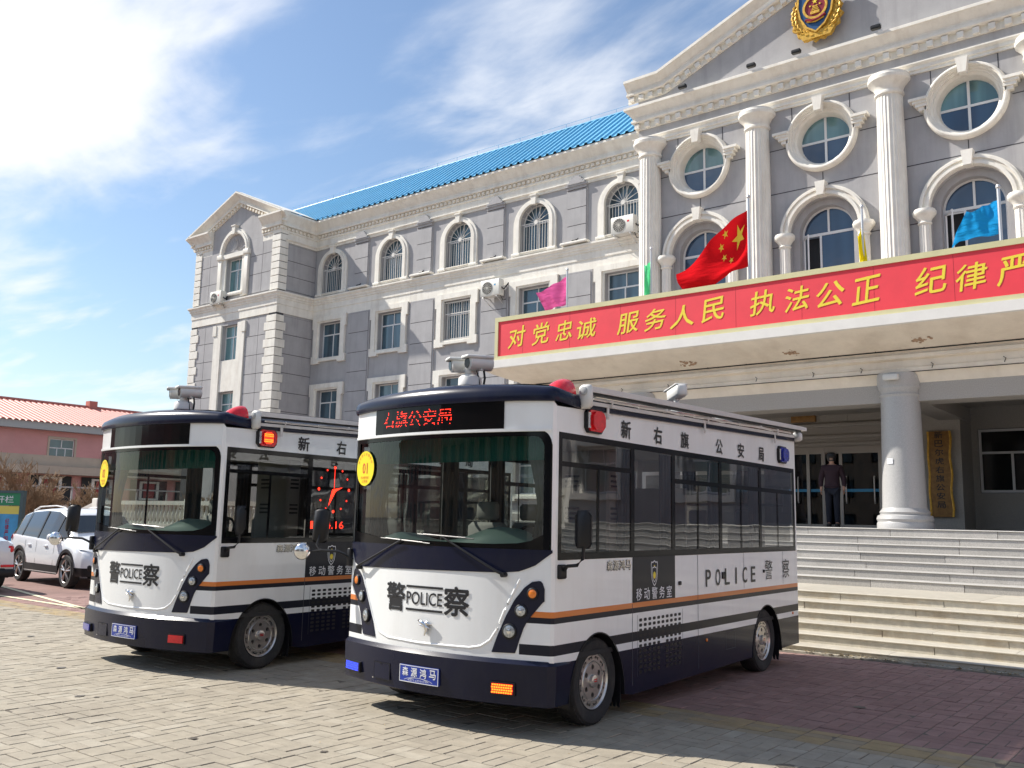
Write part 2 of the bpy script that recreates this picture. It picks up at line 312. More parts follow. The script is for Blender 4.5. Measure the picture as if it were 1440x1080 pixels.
# ------------------------------------------------------------------ mesh helpers
class MB:
    def __init__(s): s.v = []; s.f = []; s.mi = []; s.cur = 0
    def add(s, vs, fs):
        o = len(s.v); s.v += [tuple(v) for v in vs]; s.f += [tuple(i + o for i in f) for f in fs]; s.mi += [s.cur] * len(fs); return s
    def box(s, x0, x1, y0, y1, z0, z1):
        return s.add([(x0, y0, z0), (x1, y0, z0), (x1, y1, z0), (x0, y1, z0), (x0, y0, z1), (x1, y0, z1), (x1, y1, z1), (x0, y1, z1)],
                     [(0, 3, 2, 1), (4, 5, 6, 7), (0, 1, 5, 4), (1, 2, 6, 5), (2, 3, 7, 6), (3, 0, 4, 7)])
    def bbox(s, x0, x1, y0, y1, z0, z1, b=0.01):
        """box with bevelled vertical and top/bottom edges"""
        r = [(x0 + b, y0), (x1 - b, y0), (x1, y0 + b), (x1, y1 - b), (x1 - b, y1), (x0 + b, y1), (x0, y1 - b), (x0, y0 + b)]
        cx, cy = (x0 + x1) / 2, (y0 + y1) / 2
        def ins(p): return (p[0] + (b if p[0] < cx else -b) * 0.7, p[1] + (b if p[1] < cy else -b) * 0.7)
        rr = [ins(p) for p in r]
        vs = [(*p, z0) for p in rr] + [(*p, z0 + b) for p in r] + [(*p, z1 - b) for p in r] + [(*p, z1) for p in rr]
        fs = [tuple(range(7, -1, -1)), tuple(range(24, 32))]
        for k in range(3):
            for i in range(8): fs.append((k * 8 + i, k * 8 + (i + 1) % 8, (k + 1) * 8 + (i + 1) % 8, (k + 1) * 8 + i))
        return s.add(vs, fs)
    def prism(s, poly, ax, a0, a1):
        """poly: 2D points; ax: axis of extrusion. ax='x': poly=(y,z); 'y': poly=(x,z); 'z': poly=(x,y)"""
        def P(p, a):
            return (a, p[0], p[1]) if ax == 'x' else ((p[0], a, p[1]) if ax == 'y' else (p[0], p[1], a))
        n = len(poly); vs = [P(p, a0) for p in poly] + [P(p, a1) for p in poly]
        fs = [(i, (i + 1) % n, n + (i + 1) % n, n + i) for i in range(n)]
        tri = tessellate_polygon([[Vector((p[0], p[1], 0)) for p in poly]])
        fs += [tuple(t) for t in tri] + [tuple(n + i for i in reversed(t)) for t in tri]
        return s.add(vs, fs)
    def face(s, loops, ax, a):
        """flat face with holes"""
        def P(p): return (a, p[0], p[1]) if ax == 'x' else ((p[0], a, p[1]) if ax == 'y' else (p[0], p[1], a))
        tri = tessellate_polygon([[Vector((p[0], p[1], 0)) for p in l] for l in loops])
        return s.add([P(p) for l in loops for p in l], [tuple(t) for t in tri])
    def walls(s, loop, ax, a0, a1):
        def P(p, a): return (a, p[0], p[1]) if ax == 'x' else ((p[0], a, p[1]) if ax == 'y' else (p[0], p[1], a))
        n = len(loop)
        return s.add([P(p, a0) for p in loop] + [P(p, a1) for p in loop], [(i, (i + 1) % n, n + (i + 1) % n, n + i) for i in range(n)])
    def ring(s, outer, inner, ax, a0, a1):
        """frame between outer and inner outlines, front at a0, back a1"""
        s.face([outer, inner], ax, a0); s.walls(outer, ax, a0, a1); s.walls(inner, ax, a0, a1); return s
    def lathe(s, prof, c=(0, 0, 0), n=24, ax='z', cap=True, rf=None):
        """prof: (r, h)"""
        vs = []; m_ = len(prof)
        for k, (r, h) in enumerate(prof):
            for i in range(n):
                a = 2 * pi * i / n; q = r * (rf(i, k) if rf else 1)
                u, w = q * cos(a), q * sin(a)
                p = (u, w, h) if ax == 'z' else ((h, u, w) if ax == 'x' else (u, h, w))
                vs.append((p[0] + c[0], p[1] + c[1], p[2] + c[2]))
        fs = []
        for k in range(m_ - 1):
            for i in range(n):
                fs.append((k * n + i, k * n + (i + 1) % n, (k + 1) * n + (i + 1) % n, (k + 1) * n + i))
        if cap:
            fs.append(tuple(reversed(range(n)))); fs.append(tuple(range((m_ - 1) * n, m_ * n)))
        return s.add(vs, fs)
    def tube(s, pts, r, n=8, cap=True):
        pts = [Vector(p) for p in pts]; vs = []; rs = r if isinstance(r, (list, tuple)) else [r] * len(pts)
        for i, p in enumerate(pts):
            d = (pts[min(i + 1, len(pts) - 1)] - pts[max(i - 1, 0)]).normalized()
            up = Vector((0, 0, 1)) if abs(d.z) < 0.9 else Vector((1, 0, 0))
            a = d.cross(up).normalized(); b = a.cross(d)
            for k in range(n):
                t = 2 * pi * k / n; vs.append(p + (a * cos(t) + b * sin(t)) * rs[i])
        fs = [(i * n + k, i * n + (k + 1) % n, (i + 1) * n + (k + 1) % n, (i + 1) * n + k) for i in range(len(pts) - 1) for k in range(n)]
        if cap: fs += [tuple(reversed(range(n))), tuple(range((len(pts) - 1) * n, len(pts) * n))]
        return s.add(vs, fs)
    def sweep(s, path, prof, closed=False, capends=True):
        """path in plan (x,y); prof (out, z). out is to the right of the travel direction"""
        n = len(path); m_ = len(prof); vs = []
        for i in range(n):
            p = Vector(path[i])
            def nrm(a, b):
                d = (Vector(b) - Vector(a)).normalized(); return Vector((d.y, -d.x))
            ns = []
            if closed or i > 0: ns.append(nrm(path[i - 1], path[i]))
            if closed or i < n - 1: ns.append(nrm(path[i], path[(i + 1) % n]))
            nv = sum(ns, Vector((0, 0))).normalized(); k = 1 / max(0.2, nv.dot(ns[0]))
            for o, z in prof: vs.append((p.x + nv.x * o * k, p.y + nv.y * o * k, z))
        fs = []
        for i in range(n if closed else n - 1):
            j = (i + 1) % n
            for q in range(m_ - 1): fs.append((i * m_ + q, j * m_ + q, j * m_ + q + 1, i * m_ + q + 1))
        if capends and not closed:
            for base, rev in ((0, False), ((n - 1) * m_, True)):
                tri = tessellate_polygon([[Vector((o, z, 0)) for o, z in prof]])
                fs += [tuple(base + (i) for i in (reversed(t) if rev else t)) for t in tri]
        return s.add(vs, fs)
    def rake(s, path, prof, Y):
        """path (x,z) in the facade plane; prof (out, n): out towards -Y, n perpendicular (up)"""
        n = len(path); m_ = len(prof); vs = []
        for i in range(n):
            ns = []
            if i > 0:
                d = (Vector(path[i]) - Vector(path[i - 1])).normalized(); ns.append(Vector((-d.y, d.x)))
            if i < n - 1:
                d = (Vector(path[i + 1]) - Vector(path[i])).normalized(); ns.append(Vector((-d.y, d.x)))
            nv = sum(ns, Vector((0, 0))).normalized(); k = 1 / max(0.2, nv.dot(ns[0]))
            for o, h in prof: vs.append((path[i][0] + nv.x * h * k, Y - o, path[i][1] + nv.y * h * k))
        fs = [(i * m_ + q, (i + 1) * m_ + q, (i + 1) * m_ + q + 1, i * m_ + q + 1) for i in range(n - 1) for q in range(m_ - 1)]
        for base in (0, (n - 1) * m_):
            tri = tessellate_polygon([[Vector((o, z, 0)) for o, z in prof]]); fs += [tuple(base + i for i in t) for t in tri]
        return s.add(vs, fs)
    def mesh(s, name, mats, smooth=35):
        me = bpy.data.meshes.new(name); me.from_pydata(s.v, [], s.f)
        for k in (mats if isinstance(mats, (list, tuple)) else [mats]): me.materials.append(k)
        if len(me.materials) > 1: me.polygons.foreach_set('material_index', s.mi)
        bm = bmesh.new(); bm.from_mesh(me)
        bmesh.ops.remove_doubles(bm, verts=bm.verts, dist=1e-5)
        bmesh.ops.recalc_face_normals(bm, faces=bm.faces)
        bm.to_mesh(me); bm.free()
        if smooth:
            me.polygons.foreach_set('use_smooth', [True] * len(me.polygons)); me.set_sharp_from_angle(angle=radians(smooth))
        return me
    def build(s, name, mats, parent=None, loc=(0, 0, 0), rot=(0, 0, 0), smooth=35):
        return link(name, s.mesh(name, mats, smooth), parent, loc, rot)
def link(name, me, parent=None, loc=(0, 0, 0), rot=(0, 0, 0)):
    o = bpy.data.objects.new(name, me); COL.objects.link(o)
    o.location = loc; o.rotation_euler = rot
    if parent: o.parent = parent
    return o
def empty(name, label, cat, loc=(0, 0, 0), rz=0, group=None):
    o = bpy.data.objects.new(name, None); COL.objects.link(o); o.empty_display_size = 0.2
    o.location = loc; o.rotation_euler = (0, 0, rz)
    if label: o['label'] = label
    if cat: o['category'] = cat
    if group: o['group'] = group
    return o
def tag(o, label=None, cat=None, group=None, kind=None):
    if label: o['label'] = label
    if cat: o['category'] = cat
    if group: o['group'] = group
    if kind: o['kind'] = kind
    return o
def kids(o): return [c for c in bpy.data.objects if c.parent == o]
def copy_tree(o, kidmap, parent=None, loc=None):
    c = o.copy(); COL.objects.link(c)
    if parent: c.parent = parent
    if loc is not None: c.location = loc
    for ch in kidmap.get(o.name, []): copy_tree(ch, kidmap, c)
    return c
def rect(x0, x1, z0, z1): return [(x0, z0), (x1, z0), (x1, z1), (x0, z1)]
def circ(cx, cz, r, n=40, a0=0.0, a1=2 * pi, full=True):
    k = n if full else n + 1
    return [(cx + r * cos(a0 + (a1 - a0) * i / n), cz + r * sin(a0 + (a1 - a0) * i / n)) for i in range(k)]
def arcband(cx, cz, r0, r1, n=28, a0=0.0, a1=pi):
    return circ(cx, cz, r0, n, a0, a1, False) + circ(cx, cz, r1, n, a0, a1, False)[::-1]
def archp(cx, w, z0, zs, n=20, ry=None):
    """arched outline: half width w, bottom z0, spring zs"""
    ry = ry or w
    return [(cx - w, z0), (cx + w, z0)] + [(cx + w * cos(pi * i / n), zs + ry * sin(pi * i / n)) for i in range(n + 1)]

_tc = {}
def text_data(s, bold=0.0, res=3):
    key = (s, bold, res)
    if key in _tc: return _tc[key]
    cu = bpy.data.curves.new('t', 'FONT'); cu.body = s; cu.size = 1; cu.resolution_u = res; cu.offset = bold
    ob = bpy.data.objects.new('t', cu); COL.objects.link(ob)
    dg = bpy.context.evaluated_depsgraph_get(); dg.update()
    me = ob.evaluated_get(dg).to_mesh()
    vs = [(v.co.x, v.co.y) for v in me.vertices]; fs = [tuple(p.vertices) for p in me.polygons]
    ob.evaluated_get(dg).to_mesh_clear(); bpy.data.objects.remove(ob); bpy.data.curves.remove(cu)
    x0 = min(v[0] for v in vs); x1 = max(v[0] for v in vs); y0 = min(v[1] for v in vs); y1 = max(v[1] for v in vs)
    vs = [((x - x0) / (x1 - x0), (y - y0) / (y1 - y0)) for x, y in vs]
    _tc[key] = (vs, fs); return _tc[key]
def bold_pts(s, f, bold, res):
    """thickened lettering: shifted copies of the glyph, each a hair further out"""
    cjk = any(ord(c) > 0x2e80 for c in s)
    vs, fs = text_data(s, 0.0 if cjk else bold * 0.8, res)
    if not cjk or bold <= 0: return [f(u, v) for u, v in vs], fs
    P0, Pu, Pv = (Vector(f(0.5, 0.5)), Vector(f(0.6, 0.5)), Vector(f(0.5, 0.6)))
    nrm = (Pu - P0).cross(Pv - P0).normalized()
    # copies go outwards: 'out' is the side given by the sign of the text plane's facing
    n_ = len(s); k = bold * 0.75
    ov, of = [], []
    for q, (du, dv) in enumerate(((0, 0), (k / n_, 0), (-k / n_, 0), (0, k), (0, -k))):
        o_ = len(ov); d = nrm * (0.00025 * q * OUTS)
        ov += [tuple(Vector(f(u + du, v + dv)) + d) for u, v in vs]; of += [tuple(i + o_ for i in t) for t in fs]
    return ov, of
OUTS = 1
def text_obj(name, s, f, material, parent, bold=0.0, res=3):
    """f maps (u,v) in the unit box to a 3D point"""
    vs, fs = bold_pts(s, f, bold, res)
    me = bpy.data.meshes.new(name); me.from_pydata(vs, [], fs); me.materials.append(material)
    return link(name, me, parent)
def text_into(mb, s, f, bold=0.0, res=3):
    vs, fs = bold_pts(s, f, bold, res); mb.add(vs, fs)
# ================================================================== OFFICE BUILDING
def absparent(o, thing):
    o.parent = thing; o.matrix_parent_inverse = Matrix.Translation(-thing.location); return o
BLD = empty('office_building', 'grey and cream four-storey office building with columns, oval windows and blue metal roof', 'building', (-20, 27, 0))
def bp(mb, name, mats, loc=(0, 0, 0), smooth=35, rot=(0, 0, 0)):
    return absparent(mb.build(name, mats, None, loc, rot, smooth), BLD)
YW, YT, YC = 30.0, 27.7, 26.0
TX0, TX1 = -44.6, -37.2
CX0, CX1 = -15.3, -2.7
BAYS = [-35.75, -31.42, -27.08, -22.74, -18.40, -14.06]
JZ = [7.72, 8.70, 9.67, 10.67]
txm_ = (-44.6 - 37.2) / 2 + 0.12
# ---------- window openings
open_w = []; open_t = []; open_c = []
for x in BAYS[:5]:
    open_w.append(archp(x, 0.80, 12.98, 14.28, 16, 0.80))
for x in BAYS[:5]:
    open_w.append(rect(x - 0.80, x + 0.80, 9.62, 11.45)); open_w.append(rect(x - 0.80, x + 0.80, 6.10, 7.95)); open_w.append(rect(x - 0.80, x + 0.80, 2.70, 4.50))
wcx = -41.03
open_t += [rect(wcx - 0.72, wcx + 0.72, 13.25, 15.15), rect(wcx - 0.72, wcx + 0.72, 9.62, 11.50), rect(wcx - 0.72, wcx + 0.72, 6.10, 7.93), rect(wcx - 0.72, wcx + 0.72, 2.70, 4.50)]
OCX = [-13.02, -9.0, -5.03]
for x in OCX:
    open_c.append(circ(x, 13.2, 0.86, 40)); open_c.append(archp(x, 1.02, 7.3, 10.28, 24, 1.02))
wl = MB()
wl.face([rect(TX1, CX0 + 0.4, 0, 15.6)] + open_w, 'y', YW)
for l in open_w: wl.walls(l, 'y', YW, YW + 0.34)
wl.face([[(TX0, 0), (TX1, 0), (TX1, 16.3), (txm_, 17.95), (TX0, 16.3)]] + open_t, 'y', YT)
for l in open_t: wl.walls(l, 'y', YT, YT + 0.34)
wl.face([rect(YT, YW, 0, 15.6)], 'x', TX1)
wl.face([rect(YT, 42, 0, 15.6)], 'x', TX0)
wl.face([rect(TX0, 6, 0, 15.6)], 'y', 42)
# central block
wl.face([[(CX0, 6.3), (CX1, 6.3), (CX1, 16.0), ((CX0 + CX1) / 2, 18.4), (CX0, 16.0)]] + open_c, 'y', YC)
for l in open_c: wl.walls(l, 'y', YC, YC + 0.42)
wl.face([rect(YC, YW, 0, 16.2)], 'x', CX0); wl.face([rect(YC, YW, 0, 16.2)], 'x', CX1)
wall = bp(wl, 'wall', M['grey'], smooth=0)

# ---------- pieces of scored render (panels) standing proud of the dark joint
def panels(xs, zs, Y, par, gap=0.028, t=0.022, ax='y', skip=None):
    for i in range(len(xs) - 1):
        for j in range(len(zs) - 1):
            if skip and skip(i, j): continue
            x0, x1, z0, z1 = xs[i] + gap / 2, xs[i + 1] - gap / 2, zs[j] + gap / 2, zs[j + 1] - gap / 2
            mb = MB()
            if ax == 'y': mb.box(x0, x1, Y - t, Y + 0.002, z0, z1)
            else: mb.box(Y - 0.002, Y + t, x0, x1, z0, z1)
            o = mb.build('panel', M['grey'], None, smooth=0)
            o.parent = par
def joint_back(mb, x0, x1, z0, z1, Y, ax='y'):
    if ax == 'y': mb.box(x0, x1, Y - 0.006, Y + 0.01, z0, z1)
    else: mb.box(Y - 0.01, Y + 0.006, x0, x1, z0, z1)
jb = MB()
# tower front panels, left and right of the window strip
for (a, b, c) in ((-44.1, -43.27, -42.35), (-39.65, -38.59, -37.75)):
    joint_back(jb, a, c, 5, 11.6, YT); joint_back(jb, a, c, 12.95, 15.9, YT)
joint_back(jb, YT + 0.15, YW, 5, 11.6, TX1, 'x'); joint_back(jb, YT + 0.15, YW, 12.95, 15.35, TX1, 'x')
bp(jb, 'joint_bed', M['joint'], smooth=0)
for (a, b, c) in ((-44.1, -43.27, -42.35), (-39.65, -38.59, -37.75)):
    panels([a, b, c], [5.8, 6.75] + JZ + [11.6], YT - 0.006, wall)
    panels([a, b, c], [12.95, 13.95, 14.95, 15.9], YT - 0.006, wall)
panels([YT + 0.15, YW], [5.8, 6.75] + JZ + [11.6], TX1 + 0.006, wall, ax='x')
panels([YT + 0.15, YW], [12.95, 13.7, 14.5, 15.35], TX1 + 0.006, wall, ax='x')

# ---------- cream surround of openings
def frame_part(outer, inner, Y, depth, name='window_surround', mt='cream', t2=None):
    mb = MB(); mb.ring(outer, inner, 'y', Y - depth, Y)
    return mb
def ear_rect(x0, x1, z0, z1, w=0.28, ear=0.10):
    """rectangular surround outline with ears at top and bottom"""
    a, b, c, d = x0 - w, x1 + w, z0 - w * 0.9, z1 + w
    return [(a - ear * 0, c + 0), (a - ear, c - 0.02), (a - ear, c + 0.0)] if 0 else \
        [(a - ear, c), (a + 0.45, c), (a + 0.45, c + 0.10), (b - 0.45, c + 0.10), (b - 0.45, c), (b + ear, c),
         (b + ear, c + 0.38), (b, c + 0.38), (b, d - 0.62), (b + ear, d - 0.62), (b + ear, d), (a - ear, d), (a - ear, d - 0.62), (a, d - 0.62), (a, c + 0.38), (a - ear, c + 0.38)]
KM = {}
def window(x0, x1, z0, z1, Y, split=0.34, glass='wglass', arch=0.0, bars=False, surround=True, par=BLD, lab=None, mull=None, zs=None):
    """window part: frame object with panes (and bars) as sub-parts. Y = plane of the wall; the glass is recessed"""
    yf = Y + 0.22
    out = archp((x0 + x1) / 2, (x1 - x0) / 2, z0, z1 - arch, 16, arch) if arch else rect(x0, x1, z0, z1)
    k = 0.055
    inn = archp((x0 + x1) / 2, (x1 - x0) / 2 - k, z0 + k, z1 - arch, 16, arch - k) if arch else rect(x0 + k, x1 - k, z0 + k, z1 - k)
    mb = MB(); mb.ring(out, inn, 'y', yf, yf + 0.06)
    zt = z1 - split if not arch else z1 - arch - 0.02
    mb.box(x0 + k, x1 - k, yf + 0.004, yf + 0.056, zt - 0.03, zt + 0.03)
    xm = (x0 + x1) / 2
    ms = mull or [xm]
    for q in ms: mb.box(q - 0.028, q + 0.028, yf + 0.002, yf + 0.052, z0 + k, zt - 0.03)
    mb.box(xm + 0.06 - 0.02, xm + 0.06 + 0.02, yf + 0.002, yf + 0.052, zt + 0.03, z1 - k)
    wnd = mb.build('window', M['pvc'], None, smooth=0); absparent(wnd, BLD)
    if lab: wnd['label'] = lab
    g = MB(); g.box(x0 + k, xm, yf + 0.028, yf + 0.034, z0 + k, zt)
    link('pane', g.mesh('pane', M[glass], 0), wnd)
    g = MB(); g.box(xm, x1 - k, yf + 0.028, yf + 0.034, z0 + k, zt)
    link('pane', g.mesh('pane', M[glass], 0), wnd)
    g = MB()
    if arch: g.prism(archp(xm, (x1 - x0) / 2 - k, zt, z1 - arch, 16, arch - k), 'y', yf + 0.03, yf + 0.036)
    else: g.box(x0 + k, x1 - k, yf + 0.028, yf + 0.034, zt, z1 - k)
    link('pane', g.mesh('pane', M[glass], 0), wnd)
    if bars:
        b = MB(); yb = Y + 0.03; n = 11; zb = (z1 - arch) if arch else z1 - 0.05
        for i in range(n + 1):
            x = x0 + 0.03 + (x1 - x0 - 0.06) * i / n; b.box(x - 0.009, x + 0.009, yb, yb + 0.018, z0 + 0.03, zb)
        for z in (z0 + 0.06, zb - 0.02) + ((zb - 0.55,) if not arch else ()): b.box(x0 + 0.01, x1 - 0.01, yb + 0.002, yb + 0.022, z - 0.018, z + 0.018)
        if arch:
            for i in range(1, 8):
                a = pi * i / 8; b.tube([(xm, yb + 0.012, zb - 0.02), (xm + (arch - 0.02) * cos(a), yb + 0.012, zb + (arch - 0.02) * sin(a))], 0.013, 5)
            b.lathe([(0.10, yb - 0.004), (0.10, yb + 0.03)], (xm, 0, zb), 12, 'y')
        link('window_bars', b.mesh('window_bars', M['bars'], 0), wnd)
    return wnd
def keystone(mb, x, z0, z1, Y, d=0.2, w=0.13):
    mb.prism([(x - w * 0.75, z0), (x + w * 0.75, z0), (x + w * 1.15, z1), (x - w * 1.15, z1)], 'y', Y - d, Y - 0.002)
    mb.box(x - w * 1.4, x + w * 1.4, Y - d - 0.03, Y - 0.001, z1, z1 + 0.06)

for i, x in enumerate(BAYS[:5]):
    # 4th floor arched window
    w = window(x - 0.80, x + 0.80, 12.98, 15.08, YW, arch=0.80, bars=True)
    s = MB(); s.ring(archp(x, 1.12, 12.90, 14.22, 20, 1.07), archp(x, 0.86, 13.02, 14.26, 20, 0.84), 'y', YW - 0.10, YW)
    s.ring(archp(x, 0.98, 12.97, 14.24, 20, 0.95), archp(x, 0.80, 12.99, 14.28, 20, 0.80), 'y', YW - 0.14, YW - 0.01)
    s.bbox(x - 1.18, x - 0.72, YW - 0.18, YW, 12.86, 12.99, 0.015); s.bbox(x + 0.72, x + 1.18, YW - 0.18, YW, 12.86, 12.99, 0.015)
    keystone(s, x, 15.02, 15.40, YW); link('window_surround', s.mesh('window_surround', M['cream']), w)
    for (z0, z1, br) in ((9.62, 11.45, i == 2), (6.10, 7.95, False), (2.70, 4.50, False)):
        w = window(x - 0.80, x + 0.80, z0, z1, YW, split=0.62, bars=br)
        s = MB(); s.ring(ear_rect(x - 0.88, x + 0.88, z0 - 0.02, z1 + 0.02, 0.30), rect(x - 0.90, x + 0.90, z0 - 0.08, z1 + 0.08), 'y', YW - 0.13, YW)
        s.ring(rect(x - 0.92, x + 0.92, z0 - 0.10, z1 + 0.10), rect(x - 0.80, x + 0.80, z0, z1), 'y', YW - 0.07, YW - 0.01)
        link('window_surround', s.mesh('window_surround', M['cream']), w)
# tower windows
for (z0, z1) in ((13.25, 15.15), (9.62, 11.50), (6.10, 7.93), (2.70, 4.50)):
    window(wcx - 0.72, wcx + 0.72, z0, z1, YT, split=0.62, glass='wglass_teal')
s = MB()
for sx in (-1, 1):                      # tall pilasters carrying the blind arch
    xa, xb = sorted((wcx + sx * 1.02, wcx + sx * 1.34)); s.bbox(xa, xb, YT - 0.16, YT, 12.95, 15.15, 0.02)
    xa, xb = sorted((wcx + sx * 0.72, wcx + sx * 1.02)); s.box(xa, xb, YT - 0.07, YT, 12.95, 15.3)
    xa, xb = sorted((wcx + sx * 0.95, wcx + sx * 1.40)); s.bbox(xa, xb, YT - 0.22, YT, 15.15, 15.42, 0.02)
    xa, xb = sorted((wcx + sx * 0.72, wcx + sx * 1.34)); s.box(xa, xb, YT - 0.09, YT, 5.0, 11.55)
    xa, xb = sorted((wcx + sx * 1.12, wcx + sx * 1.42)); s.box(xa, xb, YT - 0.13, YT, 11.0, 11.56)
s.box(wcx - 0.95, wcx + 0.95, YT - 0.13, YT, 15.16, 15.40)
s.prism(arcband(wcx, 15.42, 1.30, 1.02), 'y', YT - 0.13, YT)
s.prism(arcband(wcx, 15.42, 1.20, 1.08), 'y', YT - 0.18, YT)
keystone(s, wcx, 16.42, 16.85, YT, 0.24)
s.bbox(wcx - 0.95, wcx + 0.95, YT - 0.14, YT, 13.08, 13.25, 0.02)
bp(s, 'window_surround', M['cream'])
for (z0, z1) in ((7.96, 9.60), (4.52, 6.08)):
    s = MB(); s.box(wcx - 0.71, wcx + 0.71, YT - 0.03, YT + 0.02, z0, z1); bp(s, 'spandrel_panel', M['cream'])
s = MB()                                # fan in the blind arch
for i in range(1, 12):
    a = pi * i / 12; s.tube([(wcx + 0.2 * cos(a), YT - 0.012, 15.44 + 0.2 * sin(a)), (wcx + 0.9 * cos(a), YT - 0.012, 15.44 + 0.9 * sin(a))], 0.02, 5)
s.lathe([(0.08, YT - 0.06), (0.12, YT)], (wcx, 0, 16.2), 10, 'y')
bp(s, 'fan_relief', M['grey'])
# central oculi
for x in OCX:
    mb = MB(); yf = YC + 0.34
    mb.ring(circ(x, 13.2, 0.80), circ(x, 13.2, 0.735), 'y', yf, yf + 0.05)
    mb.box(x - 0.74, x + 0.74, yf + 0.003, yf + 0.045, 13.165, 13.235); mb.box(x - 0.035, x + 0.035, yf + 0.001, yf + 0.048, 12.46, 13.94)
    w = mb.build('window', M['pvc'], None); absparent(w, BLD); w['label'] = 'round oculus window with cross bars'
    for a in range(4):
        g = MB(); g.prism([(x, 13.2)] + circ(x, 13.2, 0.77, 10, a * pi / 2, (a + 1) * pi / 2, False), 'y', yf + 0.02, yf + 0.026)
        link('pane', g.mesh('pane', M['wglass_blue' if a < 0 else 'wglass_teal' if a in (0, 1) else 'wglass_blue'], 0), w)
    s = MB()
    s.lathe([(1.08, YC), (1.08, YC - 0.10), (1.06, YC - 0.16), (1.02, YC - 0.20), (0.985, YC - 0.20), (0.98, YC - 0.15), (0.955, YC - 0.14), (0.95, YC - 0.09), (0.92, YC - 0.08), (0.915, YC - 0.03), (0.86, YC - 0.01), (0.85, YC + 0.04), (0.79, YC + 0.10), (0.745, YC + 0.335)], (x, 0, 13.2), 56, 'y', cap=False)
    s.prism([(x - 0.10, 13.92), (x + 0.10, 13.92), (x + 0.16, 14.36), (x - 0.16, 14.36)], 'y', YC - 0.36, YC - 0.12)
    for sx in (-1, 1):
        for (z0, z1, r0, r1, d) in ((13.17, 13.27, 0.95, 1.18, 0.20), (13.27, 13.37, 0.95, 1.26, 0.24), (13.37, 13.45, 0.95, 1.33, 0.27), (13.45, 13.53, 0.95, 1.42, 0.31)):
            xa, xb = sorted((x + sx * r0, x + sx * r1)); s.box(xa, xb, YC - d, YC, z0, z1)
    link('window_surround', s.mesh('window_surround', M['cream'], 22), w)
# central arched windows with colonnettes
def flute(nf, depth):
    return lambda i, k: 1 - depth * (1 if (i % 3 == 0) else (0.6 if i % 3 == 1 else 0))
for q, x in enumerate(OCX):
    zs = 10.30; yf = YC + 0.36
    mb = MB(); mb.ring(archp(x, 0.80, 7.3, zs, 20, 0.80), archp(x, 0.745, 7.36, zs, 20, 0.745), 'y', yf, yf + 0.06)
    mb.box(x - 0.75, x + 0.75, yf + 0.004, yf + 0.056, zs - 0.04, zs + 0.04); mb.box(x - 0.03, x + 0.03, yf + 0.002, yf + 0.05, zs + 0.04, zs + 0.75)
    mb.box(x - 0.28, x - 0.22, yf + 0.002, yf + 0.05, 7.36, zs - 0.04)
    w = mb.build('window', M['pvc'], None); absparent(w, BLD); w['label'] = 'tall arched window between small columns'
    g = MB(); g.prism(archp(x, 0.75, zs, zs + 0.001, 18, 0.75), 'y', yf + 0.026, yf + 0.032); link('pane', g.mesh('pane', M['wglass_blue'], 0), w)
    g = MB(); g.box(x - 0.22, x + 0.75, yf + 0.026, yf + 0.032, 7.36, zs - 0.04); link('pane', g.mesh('pane', M['wglass_blue'], 0), w)
    if q == 0:
        g = MB(); g.box(x - 0.75, x - 0.28, yf + 0.026, yf + 0.032, 7.36, zs - 0.04); link('pane', g.mesh('pane', M['wglass_blue'], 0), w)
    else:                               # open casement: dark room behind
        g = MB(); g.box(x - 0.75, x - 0.28, yf + 0.20, yf + 0.21, 7.36, zs - 0.04); o = link('dark_room', g.mesh('dark_room', M['dark'], 0), w)
        g = MB(); g.ring(rect(0, 0.46, 7.4, zs - 0.06), rect(0.05, 0.41, 7.46, zs - 0.12), 'y', -0.02, 0.02)
        o = link('casement', g.mesh('casement', M['pvc'], 0), w); o.location = (x - 0.75, yf, 0); o.rotation_euler = (0, 0, radians(-55))
    s = MB()
    s.ring(archp(x, 1.02, 7.3, zs, 24, 1.02), archp(x, 0.80, 7.3, zs, 24, 0.80), 'y', YC + 0.12, YC + 0.40)
    link('window_reveal', s.mesh('window_reveal', M['grey'], 0), w)
    s = MB()
    for r0, r1, d in ((1.31, 1.02, 0.16), (1.26, 1.20, 0.21), (1.12, 1.04, 0.20)):
        s.prism(arcband(x, zs, r0, r1), 'y', YC - d, YC)
    s.prism([(x - 0.10, zs + 1.0), (x + 0.10, zs + 1.0), (x + 0.15, zs + 1.42), (x - 0.15, zs + 1.42)], 'y', YC - 0.32, YC)
    link('window_surround', s.mesh('window_surround', M['cream'], 0), w)
    for sx in (-1, 1):
        xc = x + sx * 1.17; c = MB()
        c.lathe([(0.165, 6.2), (0.155, 9.88)], (xc, YC - 0.12, 0), 36, 'z', rf=flute(12, 0.09))
        c.lathe([(0.165, 9.88), (0.19, 9.92), (0.165, 9.96), (0.18, 10.02), (0.26, 10.12), (0.30, 10.16), (0.31, 10.24), (0.28, 10.29), (0.28, 10.30)], (xc, YC - 0.12, 0), 24)
        link('colonnette', c.mesh('colonnette', M['cream'], 40), w)
# scored joints on the central wall: panels set proud
jb = MB()
JV = [-15.3, -13.8, -12.2, -9.95, -8.1, -5.95, -4.2, -2.7]
